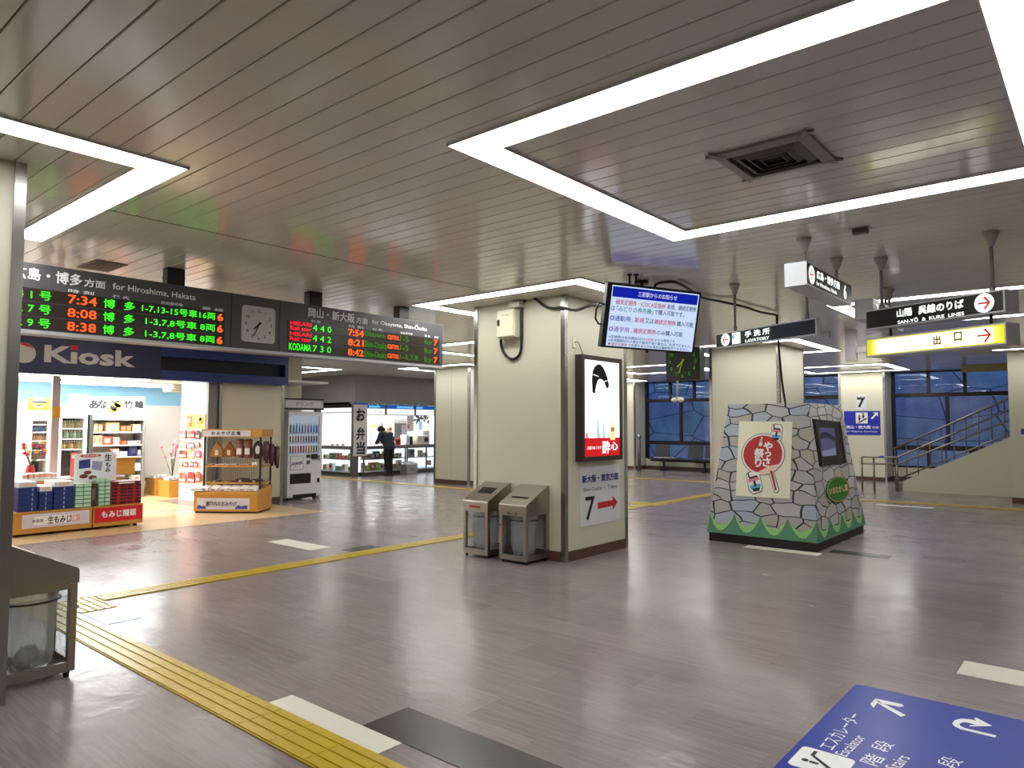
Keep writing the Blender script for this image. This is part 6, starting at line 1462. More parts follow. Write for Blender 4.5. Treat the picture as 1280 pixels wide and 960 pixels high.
rows = ((541, 0.19, 10, [(40, 110, 40), (46, 120, 50), (60, 110, 190), (90, 120, 200), (110, 120, 180), (150, 140, 170), (140, 120, 150), (70, 130, 210), (60, 120, 220), (50, 110, 220)], False),
        (553, 0.125, 11, [(150, 130, 50), (160, 120, 50), (170, 140, 60), (150, 80, 50), (170, 110, 80), (150, 90, 60), (120, 70, 50), (80, 80, 140), (140, 60, 60), (70, 70, 130), (120, 40, 50)], True),
        (566, 0.135, 11, [(90, 60, 40), (180, 60, 40), (200, 90, 40), (190, 80, 40), (110, 60, 40), (160, 60, 40), (200, 120, 40), (210, 150, 50), (200, 130, 40), (120, 130, 40), (60, 120, 50)], True))
bb = MB(); sb = MB()
for k, (py, h, n, cs, can) in enumerate(rows):
    z = vz(py)+0.012
    sb.box(wx0, wx1, VY-0.006, VY+0.026, z-0.035, z-0.002)
    for i in range(n):
        x = wx0+0.045+(wx1-wx0-0.09)*i/(n-1)
        bottle((x, VY+0.008, z-0.0015), cs[i], '%s in the %s row of the white drinks machine, %s from left' % ('can' if can else 'bottle', ['top', 'middle', 'bottom'][k], ORD[i]), 'drinks shown in the vending machine', h, 0.017 if can else 0.019, 'drink_can' if can else 'drink_bottle', can, 'can' if can else 'bottle')
        bb.box(x-0.022, x+0.022, VY-0.008, VY-0.006, z-0.030, z-0.010)
sb.build('product_shelf', mat('machine_blue_strip', (120, 150, 210), 0.4), t); bb.build('push_buttons', mat('button_white', (232, 236, 244), 0.3), t)
def vbox(px0, px1, py0, py1, name, m_, d=0.008, par=None, bev=0.0):
    a, c = PY(px0, py0, VY-0.02), PY(px1, py1, VY-0.02); b = MB(); b.box(a.x, c.x, VY-0.02-d, VY-0.0195, c.z, a.z, bev=bev); return b.build(name, m_, par or door)
p_ = vbox(362.5, 379, 570, 587, 'picture_panel', mat('machine_grey', (178, 180, 190), 0.4)); vbox(363.5, 378, 571, 586, 'picture_sheet', mat('machine_sheet', (226, 226, 236), 0.4), 0.010)
a = PY(370.5, 579, VY-0.02)
b = MB()
for k in range(5): b.tube([(a.x-0.13+0.05*k, VY-0.033, a.z-0.06+0.02*(k % 2)), (a.x-0.10+0.05*k, VY-0.033, a.z+0.03), (a.x-0.07+0.05*k, VY-0.033, a.z-0.02)], 0.006, 5)
b.build('blue_scribble', mat('scribble_blue', (70, 80, 190), 0.5), door)
b = MB(); b.tube([(a.x-0.12, VY-0.034, a.z-0.03), (a.x, VY-0.034, a.z-0.01), (a.x+0.13, VY-0.034, a.z+0.03)], 0.006, 5); b.build('red_scribble', mat('scribble_red', (200, 60, 90), 0.5), door)
vbox(383, 387.5, 568.5, 572, 'price_display', mat('display_green', (30, 60, 30), 0.3)); vbox(389, 396, 567.5, 573.5, 'note_slot', BLACK, 0.03); vbox(383.5, 387, 575.5, 580, 'coin_slot', DGREY, 0.012); vbox(397.5, 398.8, 569, 575, 'lever', STEEL, 0.03)
vbox(362.5, 388, 592.5, 603.5, 'delivery_flap', mat('flap_black', (30, 26, 30), 0.3), 0.012, bev=0.003); vbox(396.3, 399, 597.5, 602.5, 'coin_return', BLACK, 0.015); vbox(366, 395, 618.5, 621, 'air_slot', BLACKM, 0.004)
a = PY(363.5, 609, VY-0.02); b = MB(); b.disc((a.x, VY-0.022, a.z), X_, Z_, 0.03, inner=0.75); b.build('recycling_mark', mat('mark_teal', (60, 140, 130), 0.5), door)
for x in (va+0.08, vb-0.08):
    for y in (VY+0.1, VY+0.65): b = MB(); b.cyl((x, y, 0), (x, y, 0.05), 0.025, seg=10); b.build('foot', BLACK, t)
a, c = PY(357, 499.5, VY-0.05), PY(404, 510.5, VY-0.05)
t = thing('drinks_sign', 'pale sign board with grey lettering right above the white drinks machine', 'sign', ((a.x+c.x)/2, VY, c.z))
b = MB(); b.box(a.x, c.x, VY-0.05, VY+0.3, c.z, a.z); b.build('board', mat('sign_grey_white', (206, 206, 214), 0.45), t)
b = MB(); b.box(a.x-0.01, c.x+0.01, VY-0.06, VY+0.31, a.z, a.z+0.035); b.box(a.x-0.01, c.x+0.01, VY-0.06, VY+0.31, c.z-0.035, c.z); b.build('edge_rail', BLACK, t)
b = MB(); b.text('ドリンク', ((a.x+c.x)/2, VY-0.053, (a.z+c.z)/2), X_, Z_, 0.10, (c.x-a.x)*0.44, 0.005); b.build('lettering', mat('lettering_grey', (110, 110, 116), 0.5), t)
b = MB(); b.box(c.x+0.005, c.x+0.10, VY+0.2, VY+0.3, 0, a.z+0.03); b.build('support_post', mat('support_grey', (134, 134, 136), 0.4, 0.3), t)

# ------------------------------------------------------------------ boxed lunch shop
BX, BYY = 13.25, 17.4
SOFF = mat('soffit_stone', (140, 136, 134), 0.24, noise=0.14, nscale=2.5); FRAMEG = mat('shop_frame_grey', (120, 116, 112), 0.35, 0.4)
ZS = 2.19
b = MB(); b.box(BX, 22.6, BYY, BYY+0.25, ZS, CEIL); b.box(BX, BX+0.25, BYY+0.25, 23.0, ZS, CEIL); structure(b.build('wall_shop_soffit', SOFF))
wall('wall_shop_back', BX, 22.6, 20.4, 20.5, 0, ZS, WHITEWALL)
xr_ = 18.0
wall('wall_shop_right', xr_, xr_+0.1, BYY, 20.4, 0, ZS, WHITEWALL)
b = MB(); b.box(BX, xr_, BYY+0.25, 20.5, ZS, ZS+0.05); structure(b.build('ceiling_shop', WHITEWALL))
wall('wall_passage', 9.6, 13.0, 21.6, 21.7, 0, CEIL)
b = MB(); b.box(BX-0.02, BX+0.14, BYY-0.02, BYY+0.14, 0, ZS); tag(b.build('corner_post', mat('corner_post_grey', (112, 108, 104), 0.4, 0.4)), 'grey corner post of the boxed lunch shop beside the white banner', 'post')
b = MB(); b.box(BX, BX+0.10, 19.2, 19.32, 0, ZS); tag(b.build('shop_post', FRAMEG), 'grey post at the left end of the boxed lunch shop front', 'post')
for i, (x0, x1, y) in enumerate(((13.6, 15.4, 18.6), (15.8, 17.6, 18.6))):
    t = thing('shop_lamp', '%s fluorescent lamp under the ceiling of the boxed lunch shop' % ['left', 'right'][i], 'ceiling light', ((x0+x1)/2, y, ZS-0.08), 0, 'lunch shop lamps')
    b = MB(); b.box(x0, x1, y-0.34, y+0.34, ZS-0.04, ZS-0.002); b.build('housing', WHITE, t)
    b = MB(); b.box(x0+0.03, x1-0.03, y-0.31, y+0.31, ZS-0.07, ZS-0.039); b.build('diffuser', SHOPLAMP, t)
# light box signs over the counter
SY = BYY+0.02
for i, (p0, p1, spots) in enumerate(((457.5, 481.5, (0.15, 0.75)), (483.5, 518.5, (0.35, 0.95)), (520, 545, (0.0, 0.35)))):
    a, c = PY(p0, 506, SY), PY(p1, 519, SY); z1 = ZS-0.005; z0 = PY(500, 519, SY).z; zm = PY(500, 511.2, SY).z
    t = thing('menu_lightbox', 'lit menu box with a blue top over the lunch counter, %s one' % ['left', 'middle', 'right'][i], 'lit sign', ((a.x+c.x)/2, SY, z0), 0, 'menu light boxes over the lunch counter')
    b = MB(); b.box(a.x, c.x, SY+0.012, SY+0.18, z0, z1); b.build('case', mat('lightbox_case', (90, 90, 94), 0.4), t)
    b = MB(); b.box(a.x+0.02, c.x-0.02, SY, SY+0.012, zm, z1-0.01); b.build('blue_panel', glow('menu_blue', (20, 96, 190), 0.7), t)
    w = c.x-a.x; b = MB(); b.box(a.x+w*max(0.02, spots[0]), a.x+w*spots[1]-0.02, SY-0.002, SY, zm+0.02, z1-0.04); b.build('bright_patch', glow('menu_cyan', (110, 190, 250), 1.0), t)
    b = MB(); b.box(a.x+0.02, c.x-0.02, SY, SY+0.012, z0+0.015, zm-0.005); b.build('white_panel', glow('menu_white', (246, 250, 252), 1.1), t)
    b = MB(); b.text(['弁当', 'お弁当・寿司', '三 原 名 物'][i], ((a.x+c.x)/2+0.1, SY-0.002, (z0+zm)/2), X_, Z_, 0.06, w*0.4, 0.01); b.build('lettering', glow('menu_letters', (206, 150, 140) if i == 2 else (200, 214, 216), 0.8), t)
# lit display counters
COUNTER = mat('counter_grey', (110, 106, 106), 0.35, noise=0.06); CASEL = glow('case_light', (236, 248, 255), 1.7)
ZC = PY(500, 559, BYY).z; ZC = 0.90
def showcase(A, B, label, name='lunch_showcase', depth=0.7, two=True):
    """A -> B front foot from left to right"""
    A, B = Vector((A[0], A[1], 0)), Vector((B[0], B[1], 0)); R = (B-A).normalized(); N = R.cross(Z_); L = (B-A).length
    M = Matrix(((R.x, -N.x, 0, A.x), (R.y, -N.y, 0, A.y), (0, 0, 1, 0), (0, 0, 0, 1)))
    t = thing(name, label, 'showcase', mtx=M)
    b = MB(); b.box(0, L, 0, depth, 0, 0.10); b.build('plinth', mat('case_plinth', (70, 66, 64), 0.5), t, local=True)
    b = MB(); b.box(0, L, depth-0.05, depth, 0.10, ZC-0.10); b.build('lit_back', CASEL, t, local=True)
    b = MB(); b.box(0, L, 0.02, depth-0.05, 0.10, 0.13); b.box(0, L, 0.05, depth-0.05, 0.47, 0.485); b.build('glass_shelf', mat('case_shelf', (226, 236, 240), 0.3), t, local=True)
    b = MB(); b.box(0, L, 0.004, 0.010, 0.13, ZC-0.10); b.build('glass_front', ACRYL, t, local=True)
    b = MB(); b.box(-0.02, L+0.02, -0.06, depth, ZC-0.10, ZC); b.build('counter_top', COUNTER, t, local=True)
    b = MB(); n = max(1, int(L/0.85))
    for i in range(n+1): x = L*i/n; b.box(min(max(x-0.02, 0), L-0.04), min(max(x+0.02, 0.04), L), -0.005, 0.03, 0.10, ZC-0.10)
    b.build('front_frame', FRAMEG, t, local=True)
    return t, M, R
def food(M, R, x, z, w, h, c, mk, label, y=0.16, group='lunch boxes in the lit showcases'):
    t = thing('lunch_box', label, 'lunch box', M @ Vector((x, y, z+0.001)), math.atan2(R.y, R.x), group)
    b = MB(); b.box(-w/2, w/2, 0, 0.14, 0, h, bev=0.008); b.build('box', mat('lb_%d_%d_%d' % c, c, 0.4, noise=0.15, nscale=30), t, local=True)
    b = MB(); b.box(-w*0.3, w*0.3, -0.003, 0, h*0.3, h*0.75); b.build('wrapper_label', mat('lb_%d_%d_%d' % mk, mk, 0.5), t, local=True)
PALT = [((236, 238, 236), (206, 70, 60)), ((210, 90, 80), (240, 226, 210)), ((170, 206, 60), (240, 240, 200)), ((220, 200, 170), (170, 110, 70)), ((150, 160, 170), (230, 232, 236)), ((70, 90, 80), (220, 226, 220)), ((232, 214, 196), (200, 130, 90)), ((190, 214, 90), (60, 120, 60))]
x_a = BX+0.34
caseA, MA, RA = showcase((x_a, BYY), (15.3, BYY), 'lit white showcase counter where the dark dressed customer leans')
caseB, MB_, RB = showcase((BX, 19.18), (BX, BYY+0.16), 'lit white showcase left of the grey corner post', depth=0.32)
rnd = random.Random(31)
LA = 15.3-x_a
for lv, z, hh in ((0, 0.131, 0.24), (1, 0.486, 0.20)):
    for i in range(9):
        c, mk = PALT[rnd.randrange(8)]
        food(MA, RA, 0.12+(LA-0.24)*i/8, z, 0.14+0.06*rnd.random(), hh*rnd.uniform(0.6, 1.2), c, mk, 'pack on the %s shelf of the showcase under the customer, %s from left' % (['lower', 'upper'][lv], ORD[i]))
    for i in range(5):
        c, mk = PALT[rnd.randrange(8)]
        food(MB_, RB, 0.15+1.3*i/4, z, 0.15+0.05*rnd.random(), hh*rnd.uniform(0.5, 1.0), c, mk, 'pack on the %s shelf of the showcase left of the corner post, %s from left' % (['lower', 'upper'][lv], ORD[i]), y=0.085)
t, MCc, RC = showcase((15.34, BYY), (17.9, BYY), 'greyish lit showcase counter behind the small white box bin', depth=0.7)
for i, (x, z, w, h, c, mk) in enumerate(((0.30, 0.45, 0.24, 0.27, (150, 150, 158), (110, 80, 90)), (0.72, 0.50, 0.12, 0.22, (206, 176, 130), (232, 220, 200)), (0.95, 0.52, 0.10, 0.14, (230, 220, 206), (200, 150, 110)), (1.12, 0.20, 0.10, 0.16, (210, 110, 100), (240, 230, 226)))):
    food(MCc, RC, x, z if z < 0.3 else 0.486, w, h, c, mk, 'pack in the greyish showcase right of the box bin, %s from left' % ORD[i], y=0.10)
# things on and behind the counter
def onc(name, label, cat, px0, px1, py0, py1, Y, d, c, mk=None, group='things on the lunch counter'):
    a, e = PY(px0, py0, Y), PY(px1, py1, Y); return goods(name, label, cat, a.x, e.x, Y, Y+d, ZC+0.0005, max(ZC+0.04, a.z), c, group, mk)
onc('cream_appliance', 'cream coloured appliance on the lunch counter beside the black microwave', 'appliance', 521.5, 528, 544.5, 554, BYY+0.15, 0.3, (230, 228, 200), (206, 204, 180))
tt_ = onc('small_microwave', 'grey appliance with a dark window on the lunch counter, rightmost', 'appliance', 528.5, 537, 544.5, 554, BYY+0.15, 0.3, (206, 204, 206), (26, 24, 28))
onc('till', 'white cash till with dark side on the lunch counter', 'till', 508, 512, 544, 554, BYY+0.2, 0.3, (236, 238, 240), (200, 206, 210))
onc('dark_box', 'black box beside the white cash till on the lunch counter', 'box', 512.3, 516, 545.5, 554, BYY+0.2, 0.3, (28, 26, 30), (60, 58, 62))
onc('yellow_tray', 'yellow tray lying on the lunch counter right of the customer', 'tray', 489, 495, 552, 554, BYY+0.1, 0.3, (206, 180, 90), (236, 226, 190))
onc('red_box', 'red box in front of the dark doorway behind the lunch counter', 'box', 494, 501, 548, 554, BYY+0.25, 0.2, (190, 30, 40), (90, 20, 30))
onc('white_carton', 'white carton stacked above the appliances on the lunch counter', 'carton', 528.5, 537, 538, 544, BYY+0.55, 0.3, (232, 230, 228), (206, 200, 200))
BK = 20.39
def onback(name, label, cat, px0, px1, py0, py1, c, Y=BK, d=0.02, par=None, inner=None):
    a, e = PY(px0, py0, Y), PY(px1, py1, Y)
    t = thing(name, label, cat, ((a.x+e.x)/2, Y, e.z)); b = MB(); b.box(a.x, e.x, Y-d, Y, e.z, a.z, bev=min(0.004, d*0.3)); b.build('panel', mat('bk_%d_%d_%d' % c, c, 0.5, noise=0.08), t)
    if inner:
        w, h = e.x-a.x, a.z-e.z; b = MB(); b.box(a.x+w*inner[1], a.x+w*inner[2], Y-d-0.004, Y-d, e.z+h*inner[3], e.z+h*inner[4]); b.build('inset', mat('bk_%d_%d_%d' % inner[0], inner[0], 0.5), t)
    return t
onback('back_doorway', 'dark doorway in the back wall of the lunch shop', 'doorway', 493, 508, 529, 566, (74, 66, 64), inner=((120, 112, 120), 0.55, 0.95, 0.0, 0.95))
onback('door_header', 'beige panel above the dark doorway in the lunch shop', 'panel', 493, 508, 524, 529, (190, 186, 180), inner=((170, 166, 160), 0.05, 0.95, 0.1, 0.5))
onback('yellow_notice', 'yellow notice on the back wall of the lunch shop', 'notice', 462.5, 470, 531, 534.5, (226, 226, 40), inner=((240, 240, 160), 0.1, 0.9, 0.3, 0.6))
onback('orange_notice', 'orange notice hanging right of the yellow one in the lunch shop', 'notice', 478, 486, 531, 534.5, (236, 150, 110), inner=((246, 220, 200), 0.1, 0.5, 0.2, 0.8))
onback('framed_certificate', 'small dark framed certificate above the orange notice in the lunch shop', 'frame', 477, 483, 529, 533, (60, 56, 56), Y=BK-0.03, inner=((226, 222, 216), 0.12, 0.88, 0.12, 0.88))
onback('hanging_poster', 'white poster with red marks hanging over the lunch counter', 'poster', 508.5, 516.5, 520, 539, (240, 238, 236), Y=BYY+0.35, d=0.01, inner=((226, 110, 110), 0.1, 0.35, 0.15, 0.45))
onback('wall_cabinet', 'grey cabinet on the back wall behind the lunch counter at left', 'cabinet', 462, 477, 541, 560, (196, 200, 204), d=0.2, inner=((150, 156, 160), 0.45, 0.50, 0.05, 0.95))
onback('blue_curtain', 'pale blue curtain at the right of the lunch shop', 'curtain', 522, 536, 524, 556, (150, 180, 196), Y=19.6, d=0.05, inner=((90, 110, 126), 0.05, 0.3, 0.4, 0.9))
t = thing('hanging_plant', 'dark leafy plant hanging at the top right of the lunch counter', 'plant', PY(527, 528, BYY+0.3))
p = PY(526, 522, BYY+0.35); rnd = random.Random(4)
b = MB()
for k in range(26):
    q = p+Vector((rnd.uniform(-0.28, 0.32), rnd.uniform(-0.1, 0.1), rnd.uniform(-0.16, 0.10))); a = rnd.uniform(0, 6.28); l = 0.09
    d1 = Vector((math.cos(a), 0.3*math.sin(a*2), math.sin(a)))*l; d2 = Vector((-math.sin(a), 0.2, math.cos(a)))*l*0.4
    b.prism([q-d1, q+d2, q+d1, q-d2], (0, 0.004, 0))
b.build('leaves', mat('leaf_dark', (60, 76, 52), 0.5, noise=0.3), t)
b = MB(); b.tube(smooth([p+Vector((0.2, 0, 0.05)), p+Vector((0.36, 0, -0.1)), p+Vector((0.38, 0, -0.35)), p+Vector((0.28, 0, -0.45))]), 0.012, 6); b.build('vine', mat('vine_brown', (60, 56, 60), 0.6), t)
b = MB(); b.tube([p+Vector((0, 0, 0.05)), (p.x, p.y, ZS)], 0.006, 5); b.build('cord', BLACK, t)
for i, (px, w) in enumerate(((416, 0.10), (422, 0.12), (429, 0.10))):
    p = PX(px, 552, BX+0.2); t = thing('counter_dish', 'small dish on the counter left of the grey corner post, %s from left' % ORD[i], 'dish', (BX+0.2, p.y, ZC), 0, 'small dishes on the left lunch counter')
    b = MB(); b.lathe([(0.03, 0.0005), (0.06, 0.03), (0.07, 0.05), (0.06, 0.05), (0.03, 0.02)], (BX+0.2, p.y, ZC), 14); b.build('bowl', mat('dish_white', (226, 224, 220), 0.3), t)
    b = MB(); b.ball((BX+0.2, p.y, ZC+0.045), 0.04, sc=(1, 1, 0.5)); b.build('food', mat('dish_food', (70, 60, 50), 0.6), t)
p0, p1 = PX(411, 508, BX+0.05), PX(433, 516, BX+0.05)
t = thing('menu_lightbox', 'blank lit white panel over the window left of the grey corner post', 'lit sign', (BX+0.05, (p0.y+p1.y)/2, p1.z))
b = MB(); b.box(BX+0.03, BX+0.15, BYY+0.16, 19.18, p1.z, ZS-0.1); b.build('case', mat('lightbox_case', (90, 90, 94), 0.4), t)
b = MB(); b.box(BX+0.018, BX+0.03, BYY+0.18, 19.16, p1.z+0.02, ZS-0.12); b.build('white_panel', glow('menu_white', (246, 250, 252), 1.1), t)
b = MB(); b.box(BX+0.0, BX+0.20, BYY+0.26, 19.19, ZS-0.10, ZS-0.006); tag(b.build('shutter_box', BLACK), 'black shutter box along the top of the left lunch shop window', 'shutter')
# banner
a, c = PY(442.5, 505.5, BYY-0.14), PY(458.6, 570, BYY-0.14)
t = thing('lunch_banner', 'tall white cloth banner with three black characters hanging at the lunch shop corner', 'banner', ((a.x+c.x)/2, BYY-0.14, c.z))
b = MB(); n = 12
top = a.z; 
for i in range(n):
    f0, f1 = i/n, (i+1)/n; y0, y1 = BYY-0.14+0.012*math.sin(f0*7), BYY-0.14+0.012*math.sin(f1*7)
    b.prism([(a.x, y0, top+(c.z-top)*f0), (c.x, y0, top+(c.z-top)*f0), (c.x, y1, top+(c.z-top)*f1), (a.x, y1, top+(c.z-top)*f1)], (0, 0.006, 0))
b.build('cloth', mat('banner_cloth', (216, 208, 204), 0.7), t)
b = MB(); b.box(a.x-0.02, c.x+0.02, BYY-0.16, BYY-0.12, top, top+0.05); b.build('blue_top', mat('banner_blue', (40, 90, 190), 0.5), t)
b = MB(); b.tube([(a.x-0.03, BYY-0.13, c.z), (c.x+0.03, BYY-0.13, c.z)], 0.012, 8); b.tube([(a.x-0.02, BYY-0.12, top+0.02), (a.x-0.02, BYY+0.02, top+0.02)], 0.01, 6); b.build('rod', STEELDK, t)
b = MB()
for s, py in (('お', 518.5), ('弁', 542), ('当', 560)):
    p = PY(450.8, py, BYY-0.16); b.text(s, (p.x, BYY-0.162, p.z), X_, Z_, 0.36, 0.30, 0.025)
b.build('lettering', mat('banner_ink', (30, 34, 46), 0.6), t)
# small box bin on the floor
a, c = PY(508.5, 580, BYY-0.45), PY(522, 593.5, BYY-0.45)
t = thing('box_bin', 'small grey box bin with white lid on the floor before the lunch counter', 'bin', ((a.x+c.x)/2, BYY-0.3, 0))
b = MB(); b.box(a.x, c.x, BYY-0.45, BYY-0.13, 0.0, 0.30, bev=0.01); b.build('box', mat('boxbin_grey', (150, 146, 146), 0.5, noise=0.15, nscale=14), t)
b = MB(); b.prism([(a.x-0.01, BYY-0.46, 0.30), (c.x+0.01, BYY-0.46, 0.30), (c.x+0.01, BYY-0.12, 0.36), (a.x-0.01, BYY-0.12, 0.36)], (0, 0, 0.025)); b.build('lid', WHITE, t)
b = MB(); b.text('ゴミ', ((a.x+c.x)/2, BYY-0.453, 0.15), X_, Z_, 0.10, None, 0.02); b.build('lettering', mat('boxbin_ink', (60, 56, 58), 0.6), t)

# ------------------------------------------------------------------ people
def skin_mesh(name, verts, edges, radii, m_, parent, sub=2, root=0):
    me = bpy.data.meshes.new(name); me.from_pydata([Vector(v) for v in verts], edges, [])
    o = bpy.data.objects.new(name, me); COL.objects.link(o)
    md = o.modifiers.new('skin', 'SKIN'); md.use_smooth_shade = True
    for i, r in enumerate(radii):
        sv = me.skin_vertices[0].data[i]; sv.radius = (r, r) if not isinstance(r, tuple) else r; sv.use_root = (i == root)
    sd = o.modifiers.new('sub', 'SUBSURF'); sd.levels = sub; sd.render_levels = sub
    dg = bpy.context.evaluated_depsgraph_get(); dg.update()
    m2 = bpy.data.meshes.new_from_object(o.evaluated_get(dg)); bpy.data.objects.remove(o)
    m2.name = name; m2.materials.clear(); m2.materials.append(m_)
    for p in m2.polygons: p.use_smooth = True
    o = bpy.data.objects.new(name, m2); COL.objects.link(o); o.parent = parent; WM[o.name] = WM[parent.name].copy()
    return o
SKIN = mat('skin', (206, 160, 130), 0.5, noise=0.05)
def person(label, loc, rotz, J, jacket, trousers, hairc, hair_z=0.02, apron=None):
    """J: joint positions in local space, facing +y"""
    t = thing('person', label, 'person', loc, rotz)
    V, E, Rr, idx = [], [], [], {}
    def add(n, p, r, par=None):
        idx[n] = len(V); V.append(Vector(p)); Rr.append(r)
        if par is not None: E.append((idx[par], idx[n]))
    P = {k: Vector(v) for k, v in J.items()}
    add('pelvis', P['pelvis'], 0.115); add('waist', P['pelvis'].lerp(P['chest'], 0.45), 0.11, 'pelvis'); add('chest', P['chest'], 0.13, 'waist'); add('upchest', P['chest'].lerp(P['neck'], 0.55), 0.105, 'chest')
    add('neck', P['neck'], 0.055, 'upchest'); hd = (P['head']-P['neck']).normalized(); fwd = P['face']
    add('jaw', P['neck']+hd*0.07+fwd*0.02, 0.066, 'neck'); add('cheek', P['head']+fwd*0.015-hd*0.02, 0.082, 'jaw'); add('skull', P['head']+hd*0.05-fwd*0.012, 0.088, 'cheek'); add('crown', P['head']+hd*0.10-fwd*0.01, 0.052, 'skull')
    add('nose', P['head']+fwd*0.105-hd*0.03, 0.014, 'cheek')
    side = hd.cross(fwd).normalized()
    for s, n in ((1, 'l'), (-1, 'r')): add('ear'+n, P['head']+side*s*0.092-hd*0.02, 0.018, 'cheek')
    for n in ('l', 'r'):
        add('sh'+n, P['sh'+n], 0.062, 'upchest'); add('ua'+n, P['sh'+n].lerp(P['el'+n], 0.5), 0.047, 'sh'+n); add('el'+n, P['el'+n], 0.040, 'ua'+n); add('fa'+n, P['el'+n].lerp(P['wr'+n], 0.5), 0.034, 'el'+n); add('wr'+n, P['wr'+n], 0.025, 'fa'+n)
        d = (P['hand'+n]-P['wr'+n]).normalized(); pl_ = P['wr'+n]+d*0.055; add('palm'+n, pl_, (0.036, 0.020), 'wr'+n); kn = P['wr'+n]+d*0.09; add('kn'+n, kn, (0.034, 0.016), 'palm'+n)
        lat = d.cross(Vector((0, 0, 1))); lat = lat.normalized() if lat.length > 0.1 else Vector((1, 0, 0)); dn = Vector((0, 0, -1)) if abs(d.z) < 0.7 else Vector((0, 0.3, -0.4))
        for k, (off, ln) in enumerate(((-0.027, 0.065), (-0.009, 0.078), (0.009, 0.072), (0.026, 0.055))):
            b0 = kn+lat*off+d*0.012; add('f%d%s' % (k, n), b0, 0.0095, 'kn'+n); add('g%d%s' % (k, n), b0+d*ln*0.55+dn*0.006, 0.0088, 'f%d%s' % (k, n)); add('h%d%s' % (k, n), b0+d*ln*0.85+dn*0.028, 0.0075, 'g%d%s' % (k, n))
        tl = lat*(-0.036 if n == 'l' else 0.036); add('t0'+n, P['wr'+n]+d*0.035+tl, 0.012, 'palm'+n); add('t1'+n, P['wr'+n]+d*0.075+tl*1.6+dn*0.006, 0.0095, 't0'+n)
        add('hip'+n, P['hip'+n], 0.095, 'pelvis'); add('th'+n, P['hip'+n].lerp(P['kn_'+n], 0.5), 0.078, 'hip'+n); add('kne'+n, P['kn_'+n], 0.058, 'th'+n); add('ca'+n, P['kn_'+n].lerp(P['an'+n], 0.4), 0.055, 'kne'+n); add('an'+n, P['an'+n], 0.038, 'ca'+n)
        add('he'+n, P['an'+n]+Vector((0, -0.03, -0.045)), 0.034, 'an'+n); add('to'+n, P['an'+n]+Vector((0, 0.15, -0.055)), 0.028, 'an'+n)
    skin_mesh('body', V, E, Rr, SKIN, t)
    def garment(name, names, links, scale, m_, root=0, extra=None, drop=None):
        v = [V[idx[n]] for n in names]; r = []
        for n in names:
            q = Rr[idx[n]]; q = q if not isinstance(q, tuple) else max(q); r.append(q*scale+0.012)
        for n, f in (drop or {}).items():
            h = 'hip'+n[-1]; v[names.index(n)] = V[idx[n]].lerp(V[idx[h]], f); r[names.index(n)] = Rr[idx[h]]*scale+0.02
        if extra:
            for n, d in extra.items(): v[names.index(n)] = v[names.index(n)]+Vector(d)
        return skin_mesh(name, v, [(names.index(a), names.index(b_)) for a, b_ in links], r, m_, t, root=root)
    nm = ['waist', 'pelvis', 'chest', 'upchest'] + [a+n for n in 'lr' for a in ('sh', 'ua', 'el', 'fa', 'wr')]
    ln = [('pelvis', 'waist'), ('waist', 'chest'), ('chest', 'upchest')] + [q for n in 'lr' for q in (('upchest', 'sh'+n), ('sh'+n, 'ua'+n), ('ua'+n, 'el'+n), ('el'+n, 'fa'+n), ('fa'+n, 'wr'+n))]
    nm += ['hipl', 'hipr', 'thl', 'thr']; ln = [('pelvis', 'hipl'), ('pelvis', 'hipr'), ('hipl', 'thl'), ('hipr', 'thr')] + ln
    garment('jacket', nm, ln, 1.30, jacket, nm.index('pelvis'), drop={'thl': 0.72, 'thr': 0.72}, extra={'wrl': -(P['wrl']-P['ell'])*0.08, 'wrr': -(P['wrr']-P['elr'])*0.08})
    nm = ['pelvis', 'waist'] + [a+n for n in 'lr' for a in ('hip', 'th', 'kne', 'ca', 'an', 'he')]
    ln = [('pelvis', 'waist')] + [q for n in 'lr' for q in (('pelvis', 'hip'+n), ('hip'+n, 'th'+n), ('th'+n, 'kne'+n), ('kne'+n, 'ca'+n), ('ca'+n, 'an'+n), ('an'+n, 'he'+n))]
    garment('trousers', nm, ln, 1.15, trousers, 0)
    sh = MB()
    for n in 'lr':
        an = P['an'+n]; sh.prism([(an.x-0.05, an.y-0.075, 0), (an.x+0.05, an.y-0.075, 0), (an.x+0.055, an.y+0.10, 0), (an.x+0.03, an.y+0.20, 0), (an.x-0.03, an.y+0.20, 0), (an.x-0.055, an.y+0.10, 0)], (0, 0, 0.055), 0); sh.ball((an.x, an.y+0.02, 0.055), 0.052, sc=(0.95, 1.9, 0.75))
    sh.build('shoes', BLACK, t, local=True)
    hb = MB(); hb.ball(P['head']+hd*0.045-fwd*0.022, 0.108, seg=16, sc=(1, 1.05, 0.98)); hb.ball(P['head']-hd*0.03-fwd*0.055, 0.075, seg=12); hb.build('hair', hairc, t, local=True)
    ey = MB()
    for s in (1, -1): ey.ball(P['head']+fwd*0.082+side*s*0.032+hd*0.005, 0.011, seg=8)
    ey.build('eyes', INK, t, local=True)
    mo = MB(); mo.ball(P['head']+fwd*0.078-hd*0.075, 0.018, seg=8, sc=(1.3, 0.5, 0.4)); mo.build('mouth', mat('lips', (170, 96, 86), 0.5), t, local=True)
    return t
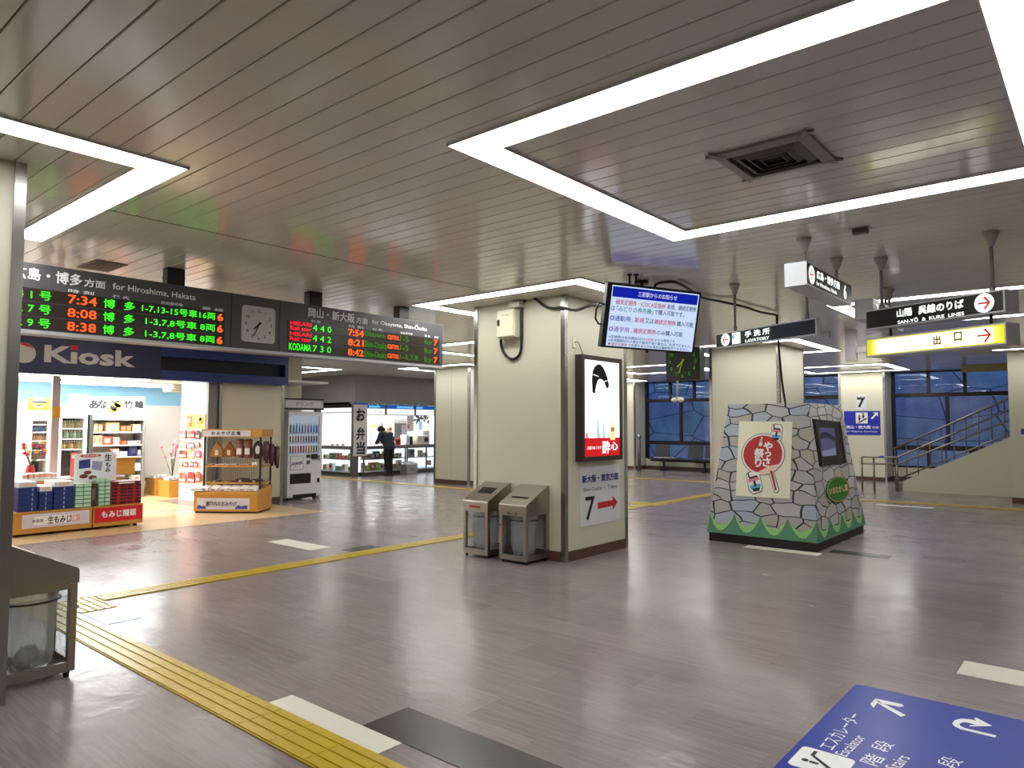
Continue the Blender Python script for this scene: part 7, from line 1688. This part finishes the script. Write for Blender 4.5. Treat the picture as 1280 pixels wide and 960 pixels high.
pm = PY(484, 560, BYY-0.42)
J = dict(pelvis=(0.02, -0.08, 0.88), chest=(-0.01, 0.0, 1.16), neck=(-0.05, 0.11, 1.33), head=(-0.08, 0.19, 1.38), face=(0, 0.78, -0.62), shl=(-0.21, 0.06, 1.26), shr=(0.19, 0.06, 1.26), ell=(-0.27, 0.13, 1.03), elr=(0.24, 0.22, 1.02), wrl=(-0.17, 0.34, 0.985), wrr=(0.06, 0.40, 0.985), handl=(-0.07, 0.42, 0.965), handr=(-0.02, 0.47, 0.965),
         hipl=(-0.08, -0.07, 0.84), hipr=(0.11, -0.07, 0.84), kn_l=(-0.06, -0.04, 0.46), kn_r=(0.10, -0.03, 0.46), anl=(-0.03, -0.10, 0.085), anr=(0.09, -0.08, 0.085))
person('person in a dark navy jacket and black trousers leaning over the lunch counter', (pm.x, BYY-0.42, 0), 0.0, J, mat('navy_jacket', (26, 36, 58), 0.7, noise=0.1), mat('black_trousers', (14, 13, 16), 0.8), mat('black_hair', (22, 20, 20), 0.6))
pc = PY(484.5, 545, BYY+0.95)
J = dict(pelvis=(0, 0, 0.86), chest=(0, 0.02, 1.10), neck=(0, 0.05, 1.25), head=(0, 0.08, 1.36), face=(0, 0.96, -0.28), shl=(-0.17, 0.02, 1.18), shr=(0.17, 0.02, 1.18), ell=(-0.22, 0.06, 0.95), elr=(0.22, 0.06, 0.95), wrl=(-0.14, 0.24, 0.98), wrr=(0.14, 0.24, 0.98), handl=(-0.10, 0.33, 0.97), handr=(0.10, 0.33, 0.97),
         hipl=(-0.09, 0, 0.82), hipr=(0.09, 0, 0.82), kn_l=(-0.09, 0.02, 0.45), kn_r=(0.09, 0.02, 0.45), anl=(-0.09, -0.02, 0.085), anr=(0.09, -0.02, 0.085))
person('person with light brown hair standing behind the lunch counter, mostly hidden by the customer', (pc.x, BYY+0.95, 0), PI, J, mat('white_smock', (220, 220, 226), 0.7), mat('grey_trousers', (70, 70, 78), 0.8), mat('light_brown_hair', (150, 116, 90), 0.6))
